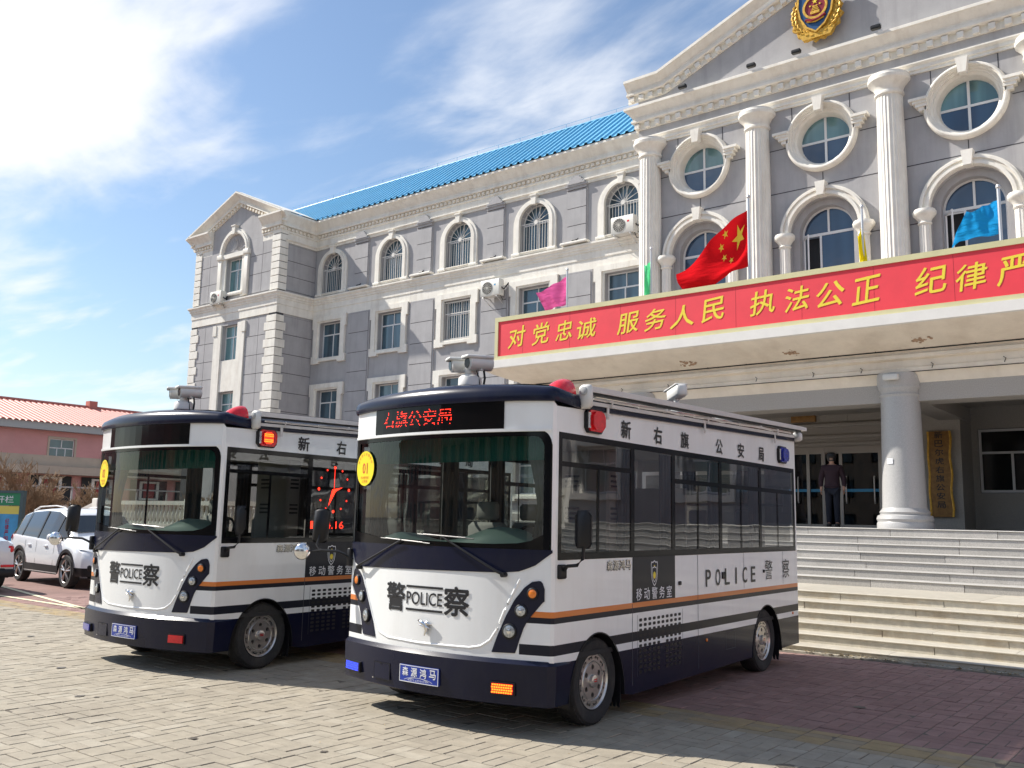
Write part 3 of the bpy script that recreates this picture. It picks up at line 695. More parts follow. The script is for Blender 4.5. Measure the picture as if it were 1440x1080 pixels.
# built as recessed dark joints let in between render fields
for z in (8.55, 10.0, 11.70, 13.10): 
    segs = [CX0]
    for x in OCX:
        if z == 13.10: segs += [x - 1.12, x + 1.12]
        elif z < 10.6: segs += [x - 1.02, x + 1.02]
    segs += [CX1]
    for a, b in zip(segs[::2], segs[1::2]): jb.box(a, b, YC - 0.004, YC + 0.01, z - 0.014, z + 0.014)
for x, z0, z1 in ((-13.8, 13.9, 14.35), (-12.2, 13.9, 14.35), (-9.9, 13.9, 14.35), (-8.15, 13.9, 14.35), (-5.9, 13.9, 14.35), (-4.2, 13.9, 14.35), (-13.0, 11.7, 12.1), (-9.0, 11.7, 12.1), (-5.03, 11.7, 12.1)):
    jb.box(x - 0.014, x + 0.014, YC - 0.005, YC + 0.01, z0, z1)
bp(jb, 'wall_joint', M['joint'], smooth=0)

# ---------- columns of the central block
cols = [-14.78, -10.97, -6.99, -3.2]
cm = MB()
cm.lathe([(0.40, 6.1), (0.40, 6.6), (0.39, 8.6), (0.375, 12.0), (0.355, 13.88)], (0, 0, 0), 72, 'z', rf=flute(24, 0.055))
cm.lathe([(0.36, 13.80), (0.40, 13.84), (0.40, 13.90), (0.37, 13.93), (0.38, 14.0), (0.43, 14.10), (0.52, 14.19), (0.565, 14.24), (0.575, 14.33), (0.55, 14.38), (0.55, 14.42)], (0, 0, 0), 40)
cme = cm.mesh('column', M['cream'], 30)
for x in cols:
    o = link('column', cme, None, (x, YC - 0.12, 0)); absparent(o, BLD)

# ---------- classical cornices
def entab(mb, path, zs, closed=False):
    """architrave + cornice (cream)"""
    mb.sweep(path, zs, closed)
P_ARCH_C = [(0, 14.36), (0.06, 14.36), (0.06, 14.45), (0.10, 14.46), (0.10, 14.56), (0.15, 14.60), (0.17, 14.62), (0.17, 14.66), (0, 14.67)]
P_COR_C = [(0, 14.99), (0.05, 14.99), (0.05, 15.21), (0.16, 15.22), (0.20, 15.25), (0.20, 15.32), (0.15, 15.35), (0.17, 15.43), (0.27, 15.56), (0.36, 15.66), (0.39, 15.67), (0.39, 15.76), (0, 15.80)]
# paths run so that 'out' (right of travel) faces the viewer: left end -> along the front -> right end
pc = [(CX0, YW), (CX0, YC), (CX1, YC), (CX1, YW)]
a = MB(); a.sweep(pc, P_ARCH_C); bp(a, 'architrave', M['cream'], smooth=18)
a = MB(); a.sweep(pc, P_COR_C); bp(a, 'cornice', M['cream'], smooth=18)
dn = MB(); n = int((CX1 - CX0) / 0.385)
for i in range(n + 1):
    x = CX0 + 0.0 + i * (CX1 - CX0) / n; dn.box(x - 0.085, x + 0.085, YC - 0.16, YC - 0.04, 15.02, 15.19)
for k in range(8): dn.box(CX0 - 0.16, CX0 - 0.04, YC + 0.1 + 0.385 * k, YC + 0.25 + 0.385 * k, 15.02, 15.19)
tag(bp(dn, 'dentils', M['cream'], smooth=0), kind='stuff')
# raking cornice of the big pediment
RK_ = [(0, 0.0), (0.05, 0.0), (0.05, 0.21), (0.16, 0.22), (0.20, 0.25), (0.20, 0.31), (0.15, 0.34), (0.17, 0.42), (0.27, 0.54), (0.36, 0.63), (0.39, 0.64), (0.39, 0.73), (0, 0.76)]
xm = (CX0 + CX1) / 2; slope = 0.405
zb = 15.98
def rk_path(h=0): return [(CX0 - 0.39, zb + 0.06), (CX0 + 1.05, zb + 0.08), (xm, zb + 0.08 + slope * (xm - CX0 - 1.05)), (CX1 - 1.05, zb + 0.08), (CX1 + 0.39, zb + 0.06)]
a = MB(); a.rake(rk_path(), RK_, YC); bp(a, 'raking_cornice', M['cream'], smooth=18)
dn = MB()
for sgn in (-1, 1):
    ang = math.atan(slope); L_ = (xm - CX0 - 1.05) / cos(ang)
    k = 0.2
    while k < L_ - 0.1:
        px, pz = (xm + sgn * (xm - CX0 - 1.05)) - sgn * k * cos(ang), zb + 0.06 + k * sin(ang)
        c_, s_ = cos(ang), sin(ang); ux, uz = (-sgn * c_, s_); vx, vz = (sgn * s_ * 1, c_)
        pts = [(px + ux * a_ + vx * b_, pz + uz * a_ + vz * b_) for a_, b_ in ((-0.085, 0.05), (0.085, 0.05), (0.085, 0.20), (-0.085, 0.20))]
        dn.prism(pts, 'y', YC - 0.16, YC - 0.04); k += 0.40
    for k in range(4):
        x = (CX0 - 0.2 + k * 0.36) if sgn < 0 else (CX1 + 0.2 - k * 0.36); dn.box(x - 0.085, x + 0.085, YC - 0.16, YC - 0.04, zb + 0.10, zb + 0.25)
tag(bp(dn, 'dentils', M['cream'], smooth=0), kind='stuff')
tp = MB(); tp.prism([(CX0 - 0.01, 15.9), (CX1 + 0.01, 15.9), (CX1 + 0.01, 16.2), (xm, zb + 0.5 + slope * (xm - CX0 - 1.05)), (CX0 - 0.01, 16.2)], 'y', YC - 0.012, YC + 0.3)
bp(tp, 'pediment_wall', M['grey'], smooth=0)
for x in (-13.4, -11.0, -9.55, -7.2):
    fl = MB(); fl.bbox(x - 0.14, x + 0.14, YC - 0.5, YC - 0.35, 15.85, 15.97, 0.02); bp(fl, 'floodlight', M['black'])
gr = MB()
zr = zb + 0.85 + slope * (xm - CX0 - 1.05)
gr.add([(CX0 - 0.1, YC + 0.1, zb + 0.45), (CX0 - 0.1, 30, zb + 0.45), (xm, 30, zr - 0.4), (xm, YC + 0.1, zr - 0.4), (CX1 + 0.1, YC + 0.1, zb + 0.45), (CX1 + 0.1, 30, zb + 0.45)], [(0, 1, 2, 3), (3, 2, 5, 4)])
bp(gr, 'roof', M['blueroof'], smooth=0)

# ---------- wing and tower cornice
P_AW = [(0, 15.42), (0.05, 15.42), (0.05, 15.50), (0.13, 15.56), (0.13, 15.60), (0, 15.61)]
P_CW = [(0, 15.62), (0.03, 15.62), (0.03, 15.93), (0.08, 15.95), (0.08, 16.02), (0.04, 16.03), (0.04, 16.20), (0.14, 16.22), (0.17, 16.24), (0.17, 16.31), (0.12, 16.34), (0.14, 16.44), (0.26, 16.62), (0.38, 16.76), (0.42, 16.79), (0.42, 16.88), (0, 16.92)]
pw = [(TX0, 42), (TX0, YT), (-43.15, YT)]
pw2 = [(-38.65, YT), (TX1, YT), (TX1, YW), (CX0, YW)]
for pth in (pw, pw2):
    a = MB(); a.sweep(pth, P_CW); bp(a, 'cornice', M['cream'], smooth=18)
a = MB(); a.sweep([(TX1 - 0.0, YT + 0.3), (TX1, YW), (CX0, YW)], P_AW); bp(a, 'architrave', M['cream'])
sf = MB()
# darker tan cove under the eave is a separate painted board
sf.sweep([(-37.1, YT + 0.6), (TX1, YW), (CX0, YW)], [(0.37, 16.365), (0.49, 16.425), (0.67, 16.51), (0.79, 16.59), (0.79, 16.56), (0.66, 16.47), (0.48, 16.395), (0.38, 16.34)]) if 0 else None
dn = MB(); x = TX1 + 0.35
while x < CX0: dn.box(x - 0.07, x + 0.07, YW - 0.13, YW - 0.03, 16.05, 16.18); x += 0.255
y = YT + 0.1
while y < YW - 0.2: dn.box(TX1 + 0.03, TX1 + 0.13, y - 0.07, y + 0.07, 16.05, 16.18); y += 0.255
for x0, x1 in ((TX0 - 0.15, -43.2), (-38.6, TX1 + 0.15)):
    x = x0
    while x < x1: dn.box(x - 0.07, x + 0.07, YT - 0.13, YT - 0.03, 16.05, 16.18); x += 0.255
txm = (TX0 + TX1) / 2 + 0.12; ts = 0.415
trk = [(TX0 - 0.42, 16.16), (txm, 16.16 + ts * (txm - TX0 + 0.42)), (TX1 + 0.42, 16.16)]
for sgn in (0, 1):
    (xa, za), (xb, zb_) = ((trk[0], trk[1]) if not sgn else (trk[2], trk[1]))
    Ld = sqrt((xb - xa) ** 2 + (zb_ - za) ** 2); k = 1.6
    while k < Ld - 0.1:
        f = k / Ld; px, pz = xa + (xb - xa) * f, za + (zb_ - za) * f; dn.box(px - 0.07, px + 0.07, YT - 0.13, YT - 0.03, pz + 0.02, pz + 0.16); k += 0.28
tag(bp(dn, 'dentils', M['cream2'], smooth=0), kind='stuff')
a = MB(); a.rake([trk[0], trk[1], trk[2]], [(0, 0.0), (0.04, 0.0), (0.04, 0.17), (0.14, 0.18), (0.17, 0.20), (0.17, 0.26), (0.12, 0.29), (0.14, 0.37), (0.26, 0.50), (0.38, 0.60), (0.42, 0.62), (0.42, 0.70), (0, 0.74)], YT)
bp(a, 'raking_cornice', M['cream'], smooth=18)
rf = MB(); zt_ = trk[1][1] + 0.76; ye = YT - 0.40
rf.add([(TX0 - 0.44, ye, 16.93), (txm, ye, zt_ + 0.02), (TX1 + 0.44, ye, 16.93), (TX0 - 0.44, 42, 16.93), (txm, 42, zt_ + 0.02), (TX1 + 0.44, 31, 16.93), (txm, 31, zt_ + 0.02)],
       [(0, 1, 4, 3), (1, 2, 5, 6)])
bp(rf, 'tower_roof', M['cream'], smooth=0)
# gable wall above the cornice
# ---------- belt between third and fourth floor
P_BELT = [(0, 11.72), (0.05, 11.72), (0.05, 12.14), (0.08, 12.15), (0.08, 12.44), (0.12, 12.46), (0.12, 12.52), (0.17, 12.58), (0.17, 12.64), (0.22, 12.70), (0.25, 12.73), (0.25, 12.80), (0, 12.86)]
a = MB(); a.sweep([(TX0, 42), (TX0, YT), (TX1, YT), (TX1, YW), (CX0, YW)], P_BELT); bp(a, 'string_course', M['cream'], smooth=18)
a = MB(); a.sweep([(TX0, 42), (TX0, YT), (TX1, YT), (TX1, YW), (CX0, YW)], [(0, 1.2), (0.12, 1.2), (0.12, 1.9), (0.05, 1.95), (0, 1.95)]); bp(a, 'plinth', M['stonegrey'])
# ---------- pilasters of the wing, with panel blocks
cap = MB(); cap.box(-0.54, 0.54, -0.15, 0, 15.38, 15.46); cap.box(-0.49, 0.49, -0.10, 0, 15.26, 15.38); cap.box(-0.44, 0.44, -0.18, 0, 15.46, 15.54); cap.box(-0.34, 0.34, -0.16, 0, 15.54, 15.64); cap.box(-0.24, 0.24, -0.14, 0, 15.64, 15.74); cap.box(-0.14, 0.14, -0.12, 0, 15.74, 15.82)
capm = cap.mesh('pilaster_capital', M['grey'], 0)
led = MB(); led.bbox(-0.66, 0.66, -0.34, 0, 12.86, 12.96, 0.02); ledm = led.mesh('ledge', M['cream'])
lgt = MB(); lgt.bbox(-0.12, 0.12, -0.26, -0.1, 12.97, 13.05, 0.02); lgt.tube([(0.1, -0.2, 13.02), (0.2, -0.22, 13.08)], 0.02, 6); lgtm = lgt.mesh('uplight', M['black'])
for i in range(5):
    x = (BAYS[i] + BAYS[i + 1]) / 2
    pb = MB(); pb.box(x - 0.52, x + 0.52, YW - 0.05, YW, 12.86, 15.24); pb.box(x - 0.80, x + 0.80, YW - 0.05, YW, 1.9, 11.72); 
    pil = bp(pb, 'pilaster', M['grey'], smooth=0)
    jj = MB(); jj.box(x - 0.47, x + 0.47, YW - 0.056, YW - 0.04, 12.98, 15.2); jj.box(x - 0.72, x + 0.72, YW - 0.056, YW - 0.04, 4.8, 11.66)
    link('joint_bed', jj.mesh('joint_bed', M['joint'], 0), pil)
    panels([x - 0.48, x + 0.48], [12.98, 13.7, 14.45, 15.2], YW - 0.056, pil)
    panels([x - 0.73, x + 0.73], [4.8, 5.8, 6.75] + JZ + [11.66], YW - 0.056, pil)
    for me_, nm in ((capm, 'capital'), (ledm, 'ledge'), (lgtm, 'uplight')): link(nm, me_, pil, (x, YW, 0))
# ---------- quoins on the tower corner
def quoin(x0, x1, y0, y1, z0, z1):
    mb = MB(); mb.bbox(x0, x1, y0, y1, z0 + 0.018, z1 - 0.018, 0.009); o = mb.build('quoin', M['cream'], None, smooth=0); absparent(o, BLD)
zq = 5.1; k = 0
while zq < 11.5:
    z1 = min(zq + 0.44, 11.62); e = 0.16 if k % 2 else 0.0
    quoin(TX1 - 0.72 - e, TX1 + 0.07, YT - 0.07, YT + 0.42 + e * 0.8, zq, z1); quoin(TX0 - 0.07, TX0 + 0.55 + e, YT - 0.07, YT + 0.4, zq, z1); zq = z1; k += 1
zq = 12.9; k = 0
while zq < 15.85:
    z1 = zq + 0.365
    quoin(TX1 - 0.60, TX1 + 0.07, YT - 0.07, YT + 0.45, zq, z1); quoin(TX0 - 0.07, TX0 + 0.52, YT - 0.07, YT + 0.4, zq, z1); zq = z1
qb = MB(); qb.box(TX1 - 0.58, TX1 + 0.03, YT - 0.03, YT + 0.4, 2, 15.95); qb.box(TX0 - 0.03, TX0 + 0.5, YT - 0.03, YT + 0.38, 2, 15.95)
bp(qb, 'quoin_backing', M['joint'], smooth=0)
# ---------- blue corrugated roof of the wing
rb = MB(); x = -43.2; k = 0; vs = []
E0, E1 = (YW - 0.46, 16.90), (32.7, 19.5)
while x < CX0 + 0.1:
    for dx, dz in ((0, 0), (0.20, 0), (0.25, 0.085), (0.34, 0.085)):
        for (yy, zz) in (E0, E1): vs.append((x + dx, yy, zz + dz))
    x += 0.39
nv = len(vs) // 2; rb.add(vs, [(2 * i, 2 * i + 2, 2 * i + 3, 2 * i + 1) for i in range(nv - 1)])
vs2 = [(-43.2, 32.7, 19.5), (CX0 + 0.1, 32.7, 19.5), (CX0 + 0.1, 42.8, 16.90), (-43.2, 42.8, 16.90)]
rb.add(vs2, [(0, 1, 2, 3)])
bp(rb, 'roof', M['blueroof'], smooth=0)
rc_ = MB(); rc_.tube([(-43.2, 32.7, 19.54), (CX0, 32.7, 19.54)], 0.05, 6)
for i in range(20): rc_.tube([(-42 + i * 1.35, 32.7, 19.5), (-42 + i * 1.35, 32.7, 19.78)], 0.012, 4)
rc_.tube([(-43, 32.7, 19.78), (CX0, 32.7, 19.78)], 0.008, 4)
bp(rc_, 'ridge_cap', M['blueroof'])
# ---------- police emblem on the pediment (relief)
EX, EZ, EY = -8.95, 17.07, YC - 0.30
em = MB()
shield = [(0, 0.95), (0.18, 0.86), (0.40, 0.90), (0.55, 0.78), (0.50, 0.60), (0.53, 0.25), (0.46, -0.12), (0.27, -0.46), (0, -0.66)]
sh = shield + [(-x, z) for x, z in reversed(shield[1:-1])]
wr = []
for i in range(72):
    a = 2 * pi * i / 72; r = 0.80 + 0.045 * sin(a * 18) + (0.05 if sin(a) < -0.2 else 0)
    wr.append((r * cos(a) * 0.93, r * sin(a) * 1.02 - 0.02))
wr2 = [(x, min(z, 0.55)) for x, z in wr]
em.prism([(EX + x, EZ + z) for x, z in wr2], 'y', EY, EY + 0.12)
for sgn in (-1, 1):
    for i in range(11):
        a = radians(-80 + i * 13); r = 0.70
        c0 = Vector((EX + sgn * r * cos(a) * 0.95, EY - 0.02, EZ + r * sin(a)))
        d = Vector((-sin(a) * sgn, 0, cos(a))); e = Vector((cos(a) * sgn, 0, sin(a)))
        em.tube([c0 - d * 0.10, c0 + e * 0.07, c0 + d * 0.14 + e * 0.05], [0.02, 0.055, 0.01], 6)
        em.tube([c0 - d * 0.10, c0 - e * 0.04, c0 + d * 0.12 - e * 0.06], [0.02, 0.045, 0.01], 6)
em.prism([(EX - 0.55, EZ - 0.62), (EX + 0.55, EZ - 0.62), (EX + 0.42, EZ - 0.84), (EX - 0.42, EZ - 0.84)], 'y', EY - 0.05, EY + 0.1)
EMB = tag(em.build('police_emblem', M['gold'], None, smooth=50), None); absparent(EMB, BLD)
s = MB(); s.ring([(EX + x * 1.08, EZ + z * 1.06) for x, z in sh], [(EX + x * 0.97, EZ + z * 0.97) for x, z in sh], 'y', EY - 0.09, EY + 0.02); link('shield_rim', s.mesh('shield_rim', M['gold'], 0), EMB)
s = MB(); s.prism([(EX + x, EZ + z) for x, z in sh], 'y', EY - 0.06, EY + 0.02); link('shield', s.mesh('shield', M['badgeblue'], 0), EMB)
s = MB(); s.ring([(EX + x, EZ + z) for x, z in circ(0, 0.12, 0.38, 30)], [(EX + x, EZ + z) for x, z in circ(0, 0.12, 0.31, 30)], 'y', EY - 0.11, EY - 0.05); s.bbox(EX - 0.14, EX + 0.14, EY - 0.11, EY - 0.07, EZ - 0.10, EZ + 0.0, 0.01)
for i in range(3): s.box(EX - 0.11 + 0.02 * i, EX + 0.11 - 0.02 * i, EY - 0.11, EY - 0.07, EZ + 0.02 + i * 0.05, EZ + 0.05 + i * 0.05)
s.tube([(EX - 0.26, EY - 0.09, EZ - 0.30), (EX, EY - 0.10, EZ - 0.36), (EX + 0.26, EY - 0.09, EZ - 0.28)], 0.025, 6)
link('emblem_ring', s.mesh('emblem_ring', M['gold'], 0), EMB)
s = MB(); s.lathe([(0.31, EY - 0.08), (0.31, EY - 0.05)], (EX, 0, EZ + 0.12), 30, 'y'); s.tube([(EX - 0.30, EY - 0.07, EZ - 0.22), (EX - 0.1, EY - 0.09, EZ - 0.31), (EX + 0.1, EY - 0.09, EZ - 0.29), (EX + 0.3, EY - 0.07, EZ - 0.18)], 0.05, 8)
link('red_disc', s.mesh('red_disc', M['badgered'], 0), EMB)
def star(cx, cz, r, rot=pi / 2): return [(cx + (r if i % 2 == 0 else r * 0.382) * cos(rot + i * pi / 5), cz + (r if i % 2 == 0 else r * 0.382) * sin(rot + i * pi / 5)) for i in range(10)]
s = MB(); s.prism(star(EX, EZ + 0.30, 0.09), 'y', EY - 0.10, EY - 0.08)
for i in range(4): s.prism(star(EX - 0.15 + 0.10 * i, EZ + 0.18 - (0.03 if i in (1, 2) else 0), 0.04), 'y', EY - 0.10, EY - 0.08)
link('emblem_star', s.mesh('emblem_star', M['yellow'], 0), EMB)

# ================================================================== PORTICO
YB, YK = 19.9, 21.1
KX0, KX1 = -16.5, -1.5
PZ = 1.634
def cp(mb, name, mt, smooth=35): return bp(mb, name, mt, smooth=smooth)
c = MB()
prof = [(0.70, 6.12), (-0.0, 6.12)]
# canopy: fascia band, cove soffit, mouldings, beam. profile (out,z), out measured from the beam face at y=20.7
BY = 21.0
pf = [(BY, KX0 + 0.8)]
path = [(KX0 + 0.8, 26.0), (KX0 + 0.8, BY), (KX1 - 0.8, BY), (KX1 - 0.8, 26.0)]
c.sweep(path, [(0.0, 6.14), (1.20, 6.14), (1.20, 5.92), (1.16, 5.90)]); cp(c, 'fascia', M['white'], 0)
c = MB(); c.sweep(path, [(1.16, 5.90), (0.95, 5.79), (0.66, 5.67), (0.42, 5.58), (0.24, 5.50), (0.20, 5.45)]); cp(c, 'soffit_cove', M['cream2'])
c = MB(); c.sweep(path, [(0.20, 5.45), (0.20, 5.43), (0.25, 5.41), (0.25, 5.33), (0.14, 5.30), (0.14, 5.16), (0.19, 5.12), (0.19, 5.04), (0.10, 4.96), (0.05, 4.86), (0.0, 4.80), (-0.02, 4.80)], capends=False); cp(c, 'beam_moulding', M['cream2'])
c = MB(); c.sweep(path, [(0.0, 4.82), (0.0, 4.40), (-0.75, 4.40), (-0.75, 4.82)], capends=False); cp(c, 'beam', M['stonegrey'])
for yb in (23.4,):
    pass
c = MB(); c.box(KX0 + 0.9, KX1 - 0.9, BY + 0.1, 25.99, 4.80, 4.95); c.box(KX0 + 0.1, KX1 - 0.1, BY - 0.7, 25.99, 5.95, 6.12); c.box(-6.0, -5.4, YK + 0.3, 25.9, 4.45, 4.82); c.box(-12.6, -12.0, YK + 0.3, 25.9, 4.45, 4.82); cp(c, 'porch_ceiling', M['stonegrey'], 0)
c = MB()
c.tube([(KX0 + 0.9, BY - 0.28, 5.50), (KX1 - 0.9, BY - 0.28, 5.50)], 0.014, 5); c.tube([(KX0 + 0.9, BY - 0.20, 5.02), (-9, BY - 0.20, 5.03), (KX1 - 0.9, BY - 0.20, 5.02)], 0.009, 5)
for i in range(14):
    x = KX0 + 1.2 + i * 1.02; c.tube([(x, BY - 0.28, 5.49), (x, BY - 0.30, 5.56)], 0.01, 4)
for x in (-12.8, -11.4, -9.0, -7.6, -6.5, -5.0, -3.6):
    c.tube([(x, BY - 0.17, 5.20), (x + 0.05, BY - 0.19, 5.16), (x + 0.02, BY - 0.2, 5.08)], 0.008, 4)
cp(c, 'light_cable', M['black'])
R5 = random.Random(8)
def rust(x0, z0):
    stn = MB()
    for k in range(26):
        x, z = x0 + R5.gauss(0, 0.09), z0 + R5.gauss(0, 0.022); r = R5.uniform(0.008, 0.035)
        pts = [(x + r * 1.3 * cos(i * pi / 4), z + r * 0.5 * sin(i * pi / 4)) for i in range(8)]
        stn.add([(px, BY - 0.42 - (pz - 5.58) / 0.09 * 0.24 - 0.010 - 0.0004 * k, pz) for px, pz in pts], [tuple(range(8))])
    return stn
M['rust'] = mat('rust_stain', (0.40, 0.27, 0.18), 0.9, var=0.4, vscale=20)
for x, z in ((-7.95, 5.625), (-5.1, 5.63), (-10.6, 5.625)): o = cp(rust(x, z), 'rust_patch', M['rust'], 0); o['kind'] = 'stuff'
# granite columns
gc = MB(); gc.lathe([(0.58, PZ), (0.58, PZ + 0.10), (0.56, PZ + 0.14), (0.585, PZ + 0.20), (0.56, PZ + 0.27), (0.50, PZ + 0.30), (0.52, PZ + 0.35), (0.48, PZ + 0.40), (0.455, PZ + 0.44), (0.445, PZ + 0.8), (0.435, 3.0), (0.405, 4.50), (0.42, 4.52), (0.43, 4.55), (0.41, 4.58), (0.42, 4.64), (0.46, 4.70), (0.455, 4.76), (0.47, 4.80), (0.475, 4.95), (0.48, 5.02)], (0, 0, 0), 48)
gm = gc.mesh('granite_column', M['granite'], 30)
for x in (-5.74, -12.26):
    o = link('granite_column', gm, None, (x, YK, 0)); absparent(o, BLD)
lm = MB(); lm.bbox(-5.93, -5.60, YK - 0.62, YK - 0.50, 4.84, 4.96, 0.02); lm.box(-5.8, -5.7, YK - 0.5, YK - 0.38, 4.9, 4.96)
cp(lm, 'wall_lamp', M['plasticwhite'])
nt_ = MB(); nt_.lathe([(0.447, 3.02), (0.447, 3.14)], (-5.74, YK, 0), 96, 'z', cap=False)
nt_.v = nt_.v; vv = [(x, y, z) for x, y, z in nt_.v]
keep = [f for f in nt_.f if all(radians(238) < (atan2(vv[i][1] - YK, vv[i][0] + 5.74) % (2 * pi)) < radians(262) for i in f)]
nt_.f = keep; nt_.mi = [0] * len(keep)
cp(nt_, 'notice', M['decalwhite'])
# door wall
wl = MB(); DW = 26.0
holes = [rect(-12.0, -6.45, PZ, 3.90)] ; win_r = rect(-4.95, -2.95, 2.62, 4.28); holes.append(rect(-15.0, -13.2, 2.6, 4.3))
wl.face([rect(CX0, -5.55, PZ, 4.95)] + [holes[0], holes[1]], 'y', DW)
wl.walls(holes[0], 'y', DW, DW + 0.25)
wl.box(-6.45, -5.50, DW - 0.50, DW + 0.1, PZ, 4.95)          # sign pier
BW = DW + 0.75
wl.face([rect(-5.5, CX1 + 0.9, PZ, 4.95), rect(-5.35, -3.15, 2.60, 4.30)], 'y', BW); wl.walls(rect(-5.35, -3.15, 2.60, 4.30), 'y', BW, BW + 0.2)
wl.face([rect(DW - 0.5, BW, PZ, 4.95)], 'x', -5.502)
wl.face([rect(BW, 21, PZ, 4.95)], 'x', CX1 + 0.9)
wl.box(CX0, -5.5, DW + 0.5, DW + 0.8, 4.94, 6.4)
pw_ = cp(wl, 'porch_wall', M['stonegrey'], 0)
lt = MB(); lt.bbox(-12.6, -6.46, DW - 0.10, DW, 4.12, 4.22, 0.02); lt.bbox(-12.4, -6.46, DW - 0.06, DW, 3.92, 4.02, 0.02); lt.bbox(-12.7, -6.46, DW - 0.14, DW, 4.45, 4.55, 0.02); cp(lt, 'door_lintel', M['stonegrey'])
# stone cladding pieces over the doors
for i in range(7):
    mb = MB(); x0 = -13.6 + i * 1.02; mb.box(x0 + 0.01, x0 + 1.01, DW - 0.02, DW + 0.002, 4.60, 4.92); o = mb.build('cladding_slab', M['stonegrey'], None, smooth=0); o.parent = pw_
for j in range(4):
    for i in range(2):
        mb = MB(); x0 = -5.30 + i * 0.72 * (1.6); mb.box(x0 + 0.01, x0 + 1.14, BW - 0.02, BW + 0.002, PZ + 0.02 + j * 0.24, PZ + 0.235 + j * 0.24); o = mb.build('cladding_slab', M['stonegrey'], None, smooth=0); o.parent = pw_
# doors
xs = [-12.0, -11.1, -10.2, -9.72, -9.28, -8.78, -7.70, -7.35, -6.45]
dr = MB()
for x in xs: dr.box(x - 0.045, x + 0.045, DW + 0.08, DW + 0.18, PZ, 3.86)
dr.box(-12.0, -6.45, DW + 0.085, DW + 0.175, 3.70, 3.90); dr.box(-12, -6.45, DW + 0.09, DW + 0.17, PZ, PZ + 0.07)
DOOR = absparent(dr.build('entrance_door', M['doorframe'], None, smooth=0), BLD)
for a_, b_ in zip(xs[:-1], xs[1:]):
    if (a_, b_) == (-9.28, -8.78): continue
    g = MB(); g.box(a_ + 0.045, b_ - 0.045, DW + 0.12, DW + 0.13, PZ + 0.07, 3.70); link('pane', g.mesh('pane', M['doorglass'], 0), DOOR)
    g = MB(); g.box(a_ + 0.05, b_ - 0.05, DW + 0.112, DW + 0.118, 2.62, 2.70); link('safety_stripe', g.mesh('safety_stripe', M['boardblue'], 0), DOOR)
lf = MB(); lf.ring(rect(0, 0.52, PZ + 0.02, 3.72), rect(0.06, 0.46, PZ + 0.1, 3.64), 'y', -0.03, 0.03)
o = link('door_leaf', lf.mesh('door_leaf', M['doorframe'], 0), DOOR, (-9.25, DW + 0.08, 0), (0, 0, radians(-70)))
for x in (-8.62, -10.0, -7.85):
    hd = MB(); hd.tube([(x, DW + 0.04, 2.3), (x, DW + 0.01, 2.35), (x, DW + 0.01, 3.0), (x, DW + 0.04, 3.05)], 0.018, 6); link('handle', hd.mesh('handle', M['alu']), DOOR)
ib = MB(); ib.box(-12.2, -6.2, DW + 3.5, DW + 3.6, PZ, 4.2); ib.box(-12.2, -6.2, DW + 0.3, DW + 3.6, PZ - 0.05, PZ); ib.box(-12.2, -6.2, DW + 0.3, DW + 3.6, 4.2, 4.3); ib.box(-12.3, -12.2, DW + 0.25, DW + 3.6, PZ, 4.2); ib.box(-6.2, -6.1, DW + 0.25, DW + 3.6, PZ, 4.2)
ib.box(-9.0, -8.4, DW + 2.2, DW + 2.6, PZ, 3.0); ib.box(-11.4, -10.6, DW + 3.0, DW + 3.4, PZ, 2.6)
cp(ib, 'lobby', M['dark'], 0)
M['darkglass'] = mat('dark_window_glass', (0.012, 0.013, 0.014), 0.08, spec=0.3)
# side windows of the porch
def pwin(x0, x1, z0, z1, Y):
    mb = MB(); mb.ring(rect(x0, x1, z0, z1), rect(x0 + 0.06, x1 - 0.06, z0 + 0.06, z1 - 0.06), 'y', Y + 0.02, Y + 0.09)
    zt = z1 - 0.62; mb.box(x0 + .06, x1 - .06, Y + 0.024, Y + 0.086, zt - 0.03, zt + 0.03)
    for f in (0.36, 0.68): mb.box(x0 + (x1 - x0) * f - 0.03, x0 + (x1 - x0) * f + 0.03, Y + 0.022, Y + 0.084, z0 + 0.06, zt - 0.03)
    mb.box(x0 + (x1 - x0) * 0.56 - 0.03, x0 + (x1 - x0) * 0.56 + 0.03, Y + 0.022, Y + 0.084, zt + 0.03, z1 - 0.06)
    w = absparent(mb.build('window', M['pvc'], None, smooth=0), BLD)
    for a_, b_, c_, d_ in ((0, 0.36, 0, 1), (0.36, 0.68, 0, 1), (0.68, 1, 0, 1), (0, 0.56, 1, 2), (0.56, 1, 1, 2)):
        g = MB(); g.box(x0 + (x1 - x0) * a_, x0 + (x1 - x0) * b_, Y + 0.05, Y + 0.056, z0 + 0.03 if c_ == 0 else zt, zt if d_ == 1 else z1 - 0.03); link('pane', g.mesh('pane', M['darkglass'], 0), w)
pwin(-5.33, -3.17, 2.62, 4.28, BW); pwin(-15.0, -13.2, 2.6, 4.3, DW)
pl = MB(); pl.bbox(-10.12, -9.40, DW - 0.12, DW - 0.02, 4.62, 4.98, 0.01); PQ = cp(pl, 'honour_plaque', M['wood'])
# platform
pf_ = MB(); pf_.box(-15.6, 0.6, 17.52, 26.4, 0, PZ - 0.002); cp(pf_, 'platform', M['stonegrey'], 0)

